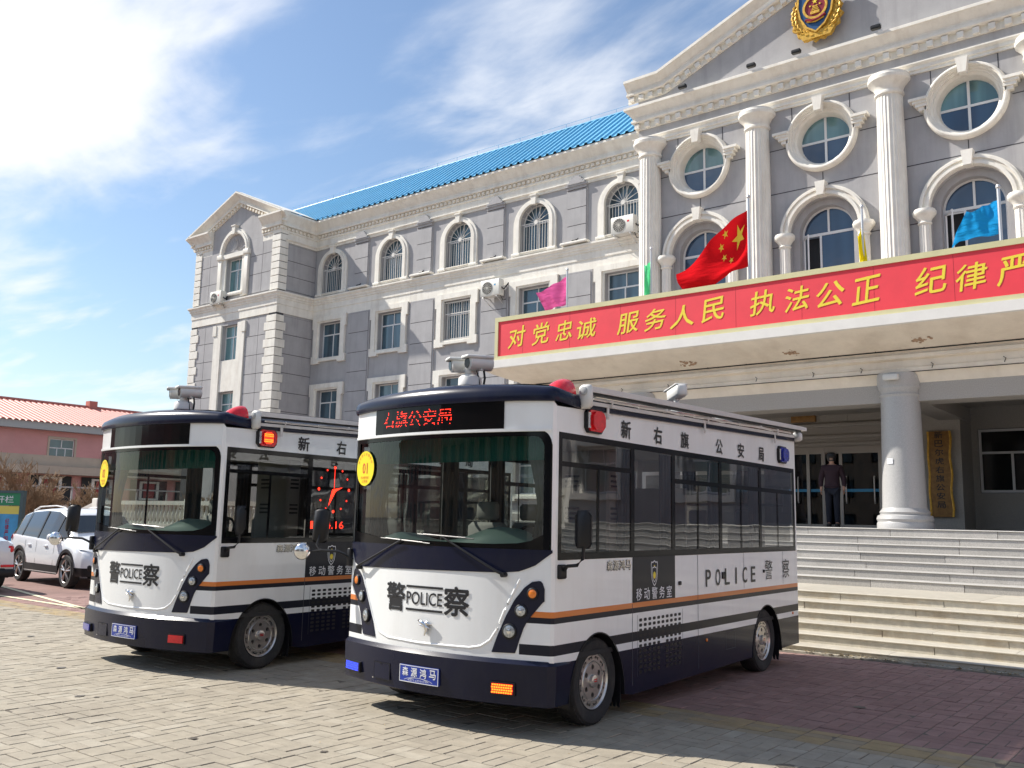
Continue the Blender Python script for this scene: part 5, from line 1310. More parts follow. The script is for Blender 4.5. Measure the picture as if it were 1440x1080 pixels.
    q = MB(); text_into(q, num, fr(cxs - 0.045, cxs + 0.045, czs - 0.05, czs + 0.05, 0.0052), 0.02, 2)
    for i in range(8):
        a = radians(160 - i * 20); x, z = cxs + 0.12 * cos(a), czs + 0.02 + 0.11 * sin(a); text_into(q, '新右旗公安局警务'[i], fr(x - 0.013, x + 0.013, z - 0.013, z + 0.013, 0.0052), 0.0, 1)
    text_into(q, '移动警务室', fr(cxs - 0.07, cxs + 0.07, czs - 0.098, czs - 0.072, 0.0052), 0.0, 1); text_into(q, '公安局', fr(cxs - 0.05, cxs + 0.05, czs - 0.13, czs - 0.105, 0.0052), 0.0, 1)
    link('sticker_print', q.mesh('sticker_print', M['stickerred'], 0), sk)
    # ---- side windows ------------------------------------------------------
    for sx in (-1, 1):
        X = sx * (BW_ - 0.004)
        def sp(y, z, off=0.0): return (sx * (BW_ + off), y, z)
        def srect(mb, y0, y1, z0, z1, off=0.0, tf=None):
            t = tf or (lambda y: 0); mb.add([sp(y0, z0 + 0, off), sp(y1, z0, off), sp(y1, z1 + t(y1), off), sp(y0, z1 + t(y0), off)], [(0, 1, 2, 3)])
        divs = [0.05, 1.24, 2.04, 3.13, 4.23, 5.35]
        for a, b_ in zip(divs, divs[1:]):
            q = MB(); q.add([(X, a, 1.35), (X, b_, 1.35), (X, b_, 2.35), (X, a, 2.35)], [(0, 1, 2, 3)]); q.build('side_window', M['sideglass'], T, smooth=0)
        q = MB(); o_ = 0.001
        srect(q, 0.05, 5.35, 2.30, 2.352, o_); srect(q, 0.05, 5.35, 1.348, 1.40, o_); srect(q, 0.05, 0.10, 1.40, 2.30, o_); srect(q, 5.29, 5.35, 1.40, 2.30, o_)
        for dv in divs[1:-1]: srect(q, dv - 0.035, dv + 0.035, 1.40, 2.30, o_)
        srect(q, 0.64, 0.67, 1.40, 2.09, o_ * 2); srect(q, 0.10, 1.205, 2.08, 2.12, o_ * 2)
        for a, b_ in ((2.075, 3.095), (3.165, 4.195), (4.265, 5.29)): srect(q, a, b_, 2.03, 2.075, o_ * 2); srect(q, (a + b_) / 2 - 0.012, (a + b_) / 2 + 0.012, 1.40, 2.03, o_ * 2)
        srect(q, 0.05, 5.35, 1.343, 1.350, 0.004)
        q.build('window_frame', M['frit'], T, smooth=0)
        # panel gaps
        q = MB()
        for y in (2.56,): srect(q, y - 0.004, y + 0.004, 0.24, 1.345, 0.0015)
        srect(q, 1.235, 1.243, 0.25, 0.94, 0.0015); srect(q, 0.0, 0.004, 0.60, 2.5, 0.0) if 0 else None
        q.build('panel_gap', M['joint'], T, smooth=0)
        for y in (3.72, 4.90): 
            q = MB(); srect(q, y - 0.003, y + 0.003, 0.96, 1.34, 0.0015); q.build('seam', M['joint'], T, smooth=0)
        q = MB()                                # fuel flap outline
        for (y0, y1, z0, z1) in ((3.22, 3.46, 0.36, 0.364), (3.22, 3.46, 0.536, 0.54), (3.22, 3.224, 0.36, 0.54), (3.456, 3.46, 0.36, 0.54)): srect(q, y0, y1, z0, z1, 0.0016)
        q.build('fuel_flap', M['joint'], T, smooth=0)
        for y in (0.16, 2.75, 5.2):
            q = MB(); q.lathe([(0.016, 1.119), (0.016, 1.128), (0.010, 1.131)], (0, y, 0.60 if y > 5 else 0.50), 12, 'x') if sx > 0 else q.lathe([(0.016, -1.119), (0.016, -1.128), (0.010, -1.131)], (0, y, 0.60 if y > 5 else 0.50), 12, 'x')
            q.build('side_marker', M['amber'], T) if y > 1 else None
        # charcoal door panel
        q = MB(); srect(q, 1.245, 2.055, 0.953, 1.347, 0.004); 
        dpn = q.build('door_panel', M['stripe'], T, smooth=0)
        q = MB(); srect(q, 1.238, 2.062, 0.95, 1.35, 0.0025); link('door_gap', q.mesh('door_gap', M['black'], 0), dpn)
        def sm(y0, y1, z0, z1, off=0.006):
            return (lambda u, v: sp((y0 + (y1 - y0) * u) if sx > 0 else (y1 - (y1 - y0) * u), z0 + (z1 - z0) * v, off))
        for i, ch in enumerate('移动警务室'):
            y = 1.30 + i * 0.145 if sx > 0 else 1.30 + (4 - i) * 0.145
            text_obj('lettering', ch, sm(y, y + 0.105, 0.965, 1.07), M['decalwhite'], dpn, 0.012, 2)
        # shield badge on the door
        shp = [(0, 0.115), (0.03, 0.10), (0.055, 0.105), (0.065, 0.085), (0.062, 0.0), (0.05, -0.06), (0.025, -0.10), (0, -0.12)]
        shp = shp + [(-a, c) for a, c in reversed(shp[1:-1])]
        yc, zc_ = 1.64, 1.195
        q = MB(); tri = tessellate_polygon([[Vector((a, c, 0)) for a, c in shp], [Vector((a * .88, c * .9, 0)) for a, c in shp]]); q.add([sp(yc + a, zc_ + c, 0.006) for a, c in shp] + [sp(yc + a * .88, zc_ + c * .9, 0.006) for a, c in shp], [tuple(t) for t in tri])
        in_ = [(a * .66, c * .62 - 0.01) for a, c in shp]; in2 = [(a * .56, c * .54 - 0.01) for a, c in shp]
        tri = tessellate_polygon([[Vector((a, c, 0)) for a, c in in_], [Vector((a, c, 0)) for a, c in in2]]); q.add([sp(yc + a, zc_ + c, 0.0062) for a, c in in_] + [sp(yc + a, zc_ + c, 0.0062) for a, c in in2], [tuple(t) for t in tri])
        bd_ = link('badge', q.mesh('badge', M['decalwhite'], 0), dpn)
        q = MB(); q.add([sp(yc, zc_ - 0.02, 0.006)] + [sp(yc + 0.026 * cos(a), zc_ - 0.02 + 0.032 * sin(a), 0.006) for a in [2 * pi * i / 16 for i in range(16)]], [(0, 1 + i, 1 + (i + 1) % 16) for i in range(16)])
        st5 = star(0, 0, 0.016); q.add([sp(yc + a, zc_ + 0.062 + c, 0.006) for a, c in st5], [tuple(range(10))])
        link('badge_centre', q.mesh('badge_centre', M['yellow'], 0), dpn)
        # top lettering and lower lettering
        for i, (ch, y, w_) in enumerate((('新', 1.03, 0.16), ('右', 1.64, 0.15), ('旗', 2.20, 0.16), ('公', 3.02, 0.16), ('安', 3.60, 0.16), ('局', 4.20, 0.15))):
            yy = y if sx > 0 else 5.35 - y - w_
            text_obj('lettering', ch, sm(yy, yy + w_ * 1.05, 2.385 + 0.0, 2.385 + 0.155), M['decalblack'], T, 0.035)
        for i, ch in enumerate('POLICE'):
            y0 = 2.74 + i * 0.235; yy = y0 if sx > 0 else 5.35 + 0.55 - y0 - 0.12
            wch = 0.035 if ch == 'I' else 0.12
            text_obj('lettering', ch, sm(yy + (0.04 if ch == 'I' else 0), yy + (0.04 if ch == 'I' else 0) + wch, 1.02, 1.19), M['decalblack'], T, 0.014)
        for ch, y0 in (('警', 4.33), ('察', 4.88)):
            yy = y0 if sx > 0 else 5.35 + 0.55 - y0 - 0.22
            text_obj('lettering', ch, sm(yy, yy + 0.225, 1.03, 1.25), M['decalblack'], T, 0.0)
        for i, ch in enumerate('森源鸿马'):
            yy = 0.80 + i * 0.105 if sx > 0 else 0.80 + (3 - i) * 0.105
            o = text_obj('maker_letter', ch, sm(yy, yy + 0.088, 1.245, 1.325, 0.008), M['brightletter'], T, 0.012, 2)
            q = MB(); text_into(q, ch, sm(yy - 0.003, yy + 0.094, 1.240, 1.323, 0.004), 0.05, 1); link('letter_shadow', q.mesh('letter_shadow', M['decalblack'], 0), o)
        # handles / locks
        for y, z, w_, hh in ((3.135, 1.085, 0.085, 0.07), (2.13, 1.065, 0.05, 0.035), (4.27, 1.11, 0.035, 0.035)):
            x0, x1 = sorted((sx * 1.118, sx * 1.135)); q = MB(); q.bbox(x0, x1, y, y + w_, z, z + hh, 0.005)
            q.build('door_handle' if w_ > 0.08 else 'lock', M['black'], T)
        # ventilation grille
        q = MB()
        for j in range(11):
            for i in range(10):
                if 5 <= i <= 5 and j < 0: continue
                y = 1.36 + i * 0.085; z = 0.335 + j * 0.0445
                if j < 6 and (i in (5,)): continue
                ys_, zs_ = (y, y + 0.055), (z, z + 0.027); c_ = 0.008
                pts = [(y + c_, z), (y + 0.055 - c_, z), (y + 0.055, z + c_), (y + 0.055, z + 0.027 - c_), (y + 0.055 - c_, z + 0.027), (y + c_, z + 0.027), (y, z + 0.027 - c_), (y, z + c_)]
                q.add([sp(a, c, 0.0018) for a, c in pts], [tuple(range(8))])
        o = q.build('vent_grille', M['black'], T, smooth=0); o['kind'] = 'stuff'
        q = MB()
        for y0, y1, z0, z1 in ((1.33, 1.334, 0.31, 0.84), (2.215, 2.219, 0.31, 0.84)): srect(q, y0, y1, z0, z1, 0.0015)
        q.build('grille_gap', M['joint'], T, smooth=0)
        # side warning lights
        for y0, mt in ((0.43, 'redlens'), (4.80, 'bluelens')):
            q = MB(); z0, z1 = 2.385 + 0.004 * y0, 2.595 - 0.02 + 0.02 * y0 / 5
            def oct_(a, b_, c, d, k): return [(a + k, c), (b_ - k, c), (b_, c + k), (b_, d - k), (b_ - k, d), (a + k, d), (a, d - k), (a, c + k)]
            def ob(mb, pts, x0, x1):
                n_ = len(pts); mb.add([(sx * x0, a, c) for a, c in pts] + [(sx * x1, a, c) for a, c in pts], [(i, (i + 1) % n_, n_ + (i + 1) % n_, n_ + i) for i in range(n_)] + [tuple(range(n_, 2 * n_))])
            ob(q, oct_(y0 - 0.012, y0 + 0.262, z0 - 0.008, z1 + 0.008, 0.04), 1.118, 1.150); sl = q.build('side_light', M['black'], T, smooth=0)
            q = MB(); ob(q, oct_(y0 + 0.004, y0 + 0.246, z0 + 0.006, z1 - 0.006, 0.035), 1.15, 1.162); ob(q, oct_(y0 + 0.045, y0 + 0.235, z0 + 0.02, z1 - 0.02, 0.035), 1.16, 1.185); link('lens', q.mesh('lens', M[mt], 0), sl)
            q = MB(); q.box(*sorted((sx * 1.15, sx * 1.166)), y0 + 0.0, y0 + 0.028, z0 + 0.03, z1 - 0.03); link('reflector', q.mesh('reflector', M['chrome'], 0), sl)
            if lit == 2 and y0 < 1:
                q = MB()
                for (zz) in (z0 + 0.055, z0 + 0.075, z1 - 0.075, z1 - 0.055):
                    for i in range(7): q.box(*sorted((sx * 1.185, sx * 1.187)), y0 + 0.055 + i * 0.018, y0 + 0.067 + i * 0.018, zz - 0.006, zz + 0.007)
                o = link('led_dots', q.mesh('led_dots', M['ledorange'], 0), sl); o['kind'] = 'stuff'
                q = MB(); ob(q, oct_(y0 + 0.05, y0 + 0.18, z0 + 0.03, z1 - 0.03, 0.03), 1.1852, 1.1856); link('lit_lens', q.mesh('lit_lens', M['ledred2'], 0), sl)
    # ---- LED clock board behind the door window of the second bus
    if lit == 2:
        bd = MB(); bd.box(1.085, 1.10, 1.30, 2.0, 1.42, 2.28); cb = bd.build('clock_display', M['dark'], T, smooth=0)
        q = MB(); X = 1.1165; cy, cz_, R_ = 1.64, 1.96, 0.26
        def dot(y, z, r): q.add([(X, y + r * cos(a), z + r * sin(a)) for a in [2 * pi * i / 8 for i in range(8)]], [tuple(range(8))])
        for i in range(12):
            a = 2 * pi * i / 12; dot(cy + R_ * 0.95 * cos(a), cz_ + R_ * sin(a), 0.018 if i % 3 == 0 else 0.011)
        q.add([(X, cy - 0.03, cz_), (X, cy + 0.14, cz_ + 0.03), (X, cy + 0.03, cz_ - 0.02), (X, cy - 0.01, cz_ - 0.08), (X, cy - 0.085, cz_ - 0.20), (X, cy - 0.045, cz_ - 0.05)], [(0, 1, 2, 3), (0, 3, 4, 5)])
        q.add([(X, cy - 0.003, cz_), (X, cy + 0.003, cz_), (X, cy + 0.003, cz_ + 0.24), (X, cy - 0.003, cz_ + 0.24)], [(0, 1, 2, 3)])
        text_into(q, '1', lambda u, v: (X, 1.29 + 0.035 * u, 1.50 + 0.085 * v), 0.0, 2); text_into(q, '04.16', lambda u, v: (X, 1.45 + 0.37 * u, 1.50 + 0.085 * v), -0.012, 2)
        link('clock_dots', q.mesh('clock_dots', M['ledred'], 0), cb)
    # ---- mirrors ------------------------------------------------------------
    # right: short arm, tall mirror
    q = MB(); q.tube([(1.10, 0.10, 1.27), (1.16, 0.10, 1.27), (1.18, 0.10, 1.30), (1.27, 0.10, 1.31), (1.31, 0.12, 1.36), (1.315, 0.12, 1.45)], 0.014, 8); q.bbox(1.10, 1.15, 0.05, 0.15, 1.20, 1.31, 0.01)
    mr_ = q.build('mirror_arm', M['black'], T); q = MB(); q.bbox(1.235, 1.385, 0.09, 0.16, 1.44, 1.735, 0.045); link('mirror_housing', q.mesh('mirror_housing', M['black'], 50), mr_)
    q = MB(); q.tube([(-1.08, -0.02, 1.26), (-1.14, -0.06, 1.30), (-1.20, -0.10, 1.33), (-1.40, -0.14, 1.335), (-1.44, -0.14, 1.38), (-1.45, -0.10, 1.48)], 0.013, 8); q.bbox(-1.14, -1.09, -0.05, 0.03, 1.20, 1.36, 0.01); q.tube([(-1.36, -0.14, 1.335), (-1.50, -0.22, 1.32)], 0.009, 6)
    ml = q.build('mirror_arm', M['black'], T); q = MB(); q.bbox(-0.075, 0.075, -0.035, 0.035, -0.16, 0.16, 0.03); o = link('mirror_housing', q.mesh('mirror_housing', M['black'], 50), ml, (-1.46, -0.08, 1.56), (0, 0.06, radians(38)))
    q = MB(); q.lathe([(0.075, 0.02), (0.078, 0.0), (0.06, -0.018), (0.03, -0.028), (0.006, -0.031)], (0, 0, 0), 24, 'y'); link('convex_mirror', q.mesh('convex_mirror', M['chrome'], 60), ml, (-1.53, -0.24, 1.32), (0, 0, radians(30)))
    # ---- roof equipment -----------------------------------------------------
    # red beacon
    q = MB(); vs = []; nn_, mm_ = 12, 8
    for i in range(nn_ + 1):
        t = i / nn_; hgt = 0.02 + 0.155 * sin(0.5 * pi * t) ** 0.8; hw = 0.085 + 0.03 * sin(0.5 * pi * t)
        for j in range(mm_ + 1):
            a = pi * j / mm_; vs.append((1.0 - hw * cos(a) * 1.0, 0.04 + 0.27 * t, 2.645 + hgt * sin(a) ** 0.8))
    fs = [(i * (mm_ + 1) + j, (i + 1) * (mm_ + 1) + j, (i + 1) * (mm_ + 1) + j + 1, i * (mm_ + 1) + j + 1) for i in range(nn_) for j in range(mm_)] + [tuple(range(mm_ + 1)), tuple(nn_ * (mm_ + 1) + j for j in range(mm_ + 1))]
    q.add(vs, fs); q.build('beacon', M['redlens'], T, smooth=60)
    # awning along the right roof edge
    def rzz(y, dz): return rz(y) + dz
    A = MB()
    def bar(mb, x0, x1, z0, z1, y0=0.33, y1=5.52, b_=0.0):
        vs = []
        for y in (y0, y1):
            for x, z in ((x0, z0), (x1, z0), (x1, z1), (x0, z1)): vs.append((x, y, rz(y) + z))
        mb.add(vs, [(0, 1, 5, 4), (1, 2, 6, 5), (2, 3, 7, 6), (3, 0, 4, 7), (0, 3, 2, 1), (4, 5, 6, 7)])
    bar(A, 1.16, 1.23, 0.138, 0.182, 0.36, 5.56); bar(A, 1.12, 1.165, 0.040, 0.072, 0.36, 5.30)
    for dx in (-0.002,): bar(A, 1.165, 1.215, 0.182, 0.189, 0.40, 5.50)
    aw = A.build('awning', M['alu'], T, smooth=0)
    q = MB(); bar(q, 1.15, 1.16, 0.12, 0.20, 0.34, 5.5); bar(q, 1.16, 1.215, 0.118, 0.1375, 0.4, 5.4); link('awning_seal', q.mesh('awning_seal', M['black'], 0), aw)
    q = MB(); q.tube([(1.16, 0.5, rz(0.5) + 0.095), (1.15, 5.2, rz(5.2) + 0.095)], 0.009, 8); link('awning_roller', q.mesh('awning_roller', M['alu']), aw)
    for y in (0.36, 5.36):
        q = MB(); zz = rz(y); q.bbox(1.115, 1.235, y - 0.035, y + 0.035, zz + 0.0, zz + 0.20 - (0.09 if y > 3 else 0), 0.022); link('end_cap', q.mesh('end_cap', M['plasticwhite'], 50), aw)
        q = MB(); q.lathe([(0.036, 0), (0.036, -0.010), (0.03, -0.014)], (1.175, y - 0.035, zz + (0.145 if y < 3 else 0.07)), 16, 'y'); link('end_disc', q.mesh('end_disc', M['fascia']), aw)
    for y in (0.74, 2.68, 4.64):
        q = MB(); zz = rz(y); q.box(1.155, 1.163, y - 0.018, y + 0.018, zz - 0.06, zz + 0.07); q.box(1.12, 1.19, y - 0.02, y + 0.02, zz + 0.087, zz + 0.10); q.tube([(1.18, y + 0.03, zz + 0.04), (1.19, y + 0.03, zz + 0.11)], 0.008, 6); q.lathe([(0.006, 1.163), (0.006, 1.168)], (0, y, zz - 0.04), 6, 'x'); link('bracket', q.mesh('bracket', M['alu'], 0), aw)
    q = MB()
    for y0, y1 in ((1.3, 2.2), (2.45, 3.2), (3.6, 4.6)):
        q.tube([(1.15, y0, rz(y0) + 0.095), (1.19, (y0 + y1) / 2, rz((y0 + y1) / 2) + 0.095), (1.15, y1, rz(y1) + 0.09)], 0.014, 7); q.lathe([(0.022, rz((y0 + y1) / 2) + 0.08), (0.022, rz((y0 + y1) / 2) + 0.11)], (1.19, (y0 + y1) / 2, 0), 10, 'z')
    link('folding_arm', q.mesh('folding_arm', M['alu']), aw)
    # twin PTZ camera
    cxp, cyp, czp = 0.0, 0.0, 0.0
    PT = (0.0, 0.28, 2.745); PS_ = 0.80
    q = MB(); q.lathe([(0.105, czp - 0.03), (0.10, czp + 0.02), (0.07, czp + 0.03), (0.07, czp + 0.09)], (cxp, cyp, 0), 20); q.bbox(cxp - 0.10, cxp + 0.10, cyp - 0.10, cyp + 0.10, czp - 0.02, czp + 0.05, 0.02)
    pz = q.build('roof_camera', M['black'], T, PT); pz.scale = (PS_,) * 3
    q = MB(); q.lathe([(0.11, czp + 0.085), (0.135, czp + 0.10), (0.13, czp + 0.19), (0.10, czp + 0.22), (0.04, czp + 0.225)], (cxp, cyp, 0), 24); q.bbox(cxp - 0.05, cxp + 0.07, cyp - 0.05, cyp + 0.05, czp + 0.21, czp + 0.30, 0.015); link('pan_head', q.mesh('pan_head', M['plasticwhite'], 50), pz)
    for k, (ox, oy) in enumerate(((-0.17, 0.02), (0.17, 0.0))):
        q = MB(); q.tube([(0, -0.15, 0), (0, -0.14, 0), (0, 0.15, 0), (0, 0.16, 0)], [0.065, 0.08, 0.08, 0.06], 18); q.bbox(-0.08, 0.08, -0.19, 0.16, 0.05, 0.088, 0.012)
        hs = link('camera_housing', q.mesh('camera_housing', M['plasticwhite'], 50), pz, (cxp + ox * 0.72, cyp + oy, czp + 0.345), (radians(3), 0, radians(-34 + (14 if k else 0))))
        q = MB(); q.lathe([(0.058, -0.156), (0.052, -0.152), (0.02, -0.149)], (0, 0, 0), 18, 'y'); link('lens', q.mesh('lens', M['frit'], 50), hs)
    q = MB(); q.tube([(cxp - 0.17, cyp, czp + 0.29), (cxp + 0.17, cyp, czp + 0.29)], 0.03, 8); link('camera_yoke', q.mesh('camera_yoke', M['plasticwhite']), pz)
    q = MB(); q.tube([(cxp + 0.15, cyp + 0.05, czp + 0.30), (cxp + 0.17, cyp + 0.05, czp + 0.18), (cxp + 0.14, cyp + 0.06, czp + 0.06), (cxp + 0.20, cyp + 0.10, czp - 0.01)], 0.013, 6); q.tube([(cxp + 0.10, cyp - 0.02, czp + 0.29), (cxp + 0.13, cyp, czp + 0.16), (cxp + 0.15, cyp, czp + 0.0)], 0.007, 6); link('cable', q.mesh('cable', M['black']), pz)
    # rear facing bullet camera
    c2 = Vector((0, 0, 0)); q = MB(); q.bbox(c2.x - 0.06, c2.x + 0.06, c2.y - 0.06, c2.y + 0.06, c2.z - 0.06, c2.z + 0.04, 0.015); q.tube([(c2.x, c2.y, c2.z + 0.03), (c2.x, c2.y, c2.z + 0.17)], 0.035, 10)
    ps = q.build('bullet_camera', M['plasticwhite'], T, (0.83, 2.70, 2.80)); ps.scale = (0.85,) * 3; q = MB(); q.bbox(-0.07, 0.07, -0.20, 0.17, -0.07, 0.07, 0.02); q.bbox(-0.08, 0.08, -0.18, 0.24, 0.065, 0.085, 0.008)
    hs = link('camera_housing', q.mesh('camera_housing', M['plasticwhite'], 50), ps, (c2.x, c2.y, c2.z + 0.24), (radians(-6), 0, radians(48)))
    q = MB(); q.bbox(-0.06, 0.06, 0.165, 0.178, -0.06, 0.06, 0.01); link('lens', q.mesh('lens', M['frit'], 0), hs)
    q = MB(); q.bbox(0.75, 1.05, 3.7, 4.1, 2.80, 2.86, 0.02); q.build('roof_box', M['plasticwhite'], T)
    # ---- interior ---------------------------------------------------------
    q = MB(); q.box(-1.08, 1.08, 0.1, 5.36, 0.56, 0.60); q.build('floor', M['dark'], T, smooth=0)
    q = MB(); q.box(-1.04, 1.04, 0.15, 5.3, 2.50, 2.52); q.box(-1.08, -1.06, 0.12, 5.3, 0.80, 1.34); q.box(1.06, 1.08, 0.12, 5.3, 0.80, 1.34); q.build('lining', M['headliner'], T, smooth=0)
    q = MB(); vs = []; nn_ = 24                       # dashboard with hump before the driver
    for i in range(nn_ + 1):
        x = -1.02 + 2.04 * i / nn_; hump = 0.13 * math.exp(-((x - 0.52) / 0.30) ** 2) + 0.06 * math.exp(-((x + 0.6) / 0.22) ** 2); yb = bul(x)
        vs += [(x, yb + 0.06, 1.36), (x, yb + 0.10, 1.43 + hump * 0.5), (x, yb + 0.24, 1.46 + hump), (x, 0.28, 1.45 + hump), (x, 0.36, 1.35), (x, 0.36, 0.6)]
    q.add(vs, [(6 * i + k, 6 * i + 6 + k, 6 * i + 7 + k, 6 * i + 1 + k) for i in range(nn_) for k in range(5)]); q.build('dashboard', M['dash'], T, smooth=50)
    q = MB(); c0 = Vector((0.5, 0.50, 1.42)); ax1, ax2 = Vector((1, 0, 0)), Vector((0, 0.5, 0.866)); q.tube([c0 + (ax1 * cos(2 * pi * i / 28) + ax2 * sin(2 * pi * i / 28)) * 0.21 for i in range(29)], 0.014, 6, cap=False)
    for a in (0, pi / 2 * 2, -pi / 2): q.tube([c0, c0 + (ax1 * cos(a) + ax2 * sin(a)) * 0.21], 0.012, 6)
    q.tube([c0, (0.5, 0.3, 1.25)], 0.03, 8); q.build('steering_wheel', M['black'], T)
    for (x, y) in ((0.5, 0.95), (-0.5, 1.0), (-0.70, 2.0), (-0.70, 2.9), (-0.7, 4.6), (0.0, 4.75), (0.7, 4.6)):
        q = MB(); q.bbox(x - 0.23, x + 0.23, y - 0.22, y + 0.24, 0.95, 1.08, 0.04); q.bbox(x - 0.23, x + 0.23, y + 0.16, y + 0.28, 1.05, 1.62, 0.04); q.bbox(x - 0.13, x + 0.13, y + 0.18, y + 0.27, 1.64, 1.82, 0.03); q.bbox(x - 0.16, x + 0.16, y - 0.12, y + 0.16, 0.6, 0.95, 0.02); q.build('seat', M['seat'], T, smooth=50)
    def drape(name, x0, y0, x1, y1, z0, z1, mt, amp=0.03, waves=7, gather=0.0):
        q = MB(); vs = []; nn_ = waves * 6
        for i in range(nn_ + 1):
            t = i / nn_; dx, dy = x1 - x0, y1 - y0; l = sqrt(dx * dx + dy * dy); o_ = amp * sin(t * waves * 2 * pi)
            for zt in (0, 0.35, 0.6, 1.0):
                g_ = 1 - gather * (1 if zt in (0.35,) else (0.7 if zt == 0.6 else (0.5 if zt == 0 else 0))); tt = t * g_
                vs.append((x0 + dx * tt - dy / l * o_, y0 + dy * tt + dx / l * o_, z0 + (z1 - z0) * zt))
        q.add(vs, [(4 * i + k, 4 * i + 4 + k, 4 * i + 5 + k, 4 * i + 1 + k) for i in range(nn_) for k in range(3)]); return q.build(name, M[mt], T, smooth=70)
    drape('valance', -1.0, 0.06, 1.0, 0.06, 2.13, 2.36, 'valance', 0.008, 44)
    drape('curtain', -1.03, 0.12, -0.72, 0.16, 1.45, 2.30, 'curtain', 0.02, 5, 0.45); drape('curtain', 1.03, 0.12, 0.72, 0.16, 1.45, 2.30, 'curtain', 0.02, 5, 0.45)
    for y in (1.24, 2.04, 3.13, 4.23):
        for sx in (-1, 1):
            if lit == 2 and sx == 1 and y < 2.1: continue
            drape('curtain', sx * 1.03, y - 0.10, sx * 1.03, y + 0.14, 1.38, 2.30, 'curtain', 0.02, 4)
    q = MB(); q.box(0.10, 1.02, 2.5, 2.53, 0.6, 2.0); 
    q.bbox(0.45, 1.0, 1.02, 1.22, 1.2, 2.28, 0.02); q.build('partition', M['headliner'], T, smooth=0)
    q = MB()
    for k in range(6): q.box(0.55, 0.70, 1.012, 1.019, 1.95 + k * 0.045 - (0.42 if k > 2 else 0), 1.97 + k * 0.045 - (0.42 if k > 2 else 0))
    for k in range(6): q.box(1.001, 1.006, 1.06, 1.18, 1.95 + k * 0.045 - (0.42 if k > 2 else 0), 1.97 + k * 0.045 - (0.42 if k > 2 else 0))
    q.build('louvre', M['black'], T, smooth=0)
    q = MB(); q.bbox(-0.95, -0.35, 2.2, 2.75, 1.25, 1.29, 0.01); q.tube([(-0.6, 2.5, 0.6), (-0.6, 2.5, 1.25)], 0.03, 8); q.bbox(0.3, 0.95, 3.6, 4.1, 1.25, 1.29, 0.01); q.build('table', M['decalwhite'], T)
    q = MB()
    for sx in (-1, 1):
        q.tube([(sx * 1.04, 0.14, 1.4), (sx * 1.02, 0.14, 2.35)], 0.02, 6)
    q.tube([(-1.0, 5.3, 1.9), (1.0, 5.3, 1.9)], 0.02, 6); q.tube([(0.2, 0.16, 2.18), (0.2, 0.2, 2.25)], 0.01, 6); q.build('cab_pillar', M['black'], T)
    # rear: window, lights
    q = MB(); q.box(-1.02, 1.02, 5.455, 5.46, 1.45, 2.30); q.build('rear_window', M['sideglass'], T, smooth=0)
    for sx in (-1, 1):
        q = MB(); x0, x1 = sorted((sx * 1.06, sx * 0.92)); q.bbox(x0, x1, 5.44, 5.50, 0.95, 1.25, 0.02); q.build('tail_light', M['redlens'], T)
    return T
M['brightletter'] = mat('bright_letter', (0.85, 0.80, 0.66), 0.3)
M['ledred2'] = mat('red_lens_lit', (0.6, 0.02, 0.01), 0.4, emit=(1.0, 0.05, 0.01), estr=0.9)
BUS1 = make_bus('nearer white and navy police bus with yellow 01 sticker and lit red display', (-5.3242, 5.8254, 0), 0.02952, '01', 1)
BUS2 = make_bus('farther white and navy police bus on the left with a red clock display', (-9.4604, 5.5673, 0), 0.06894, '02', 2)
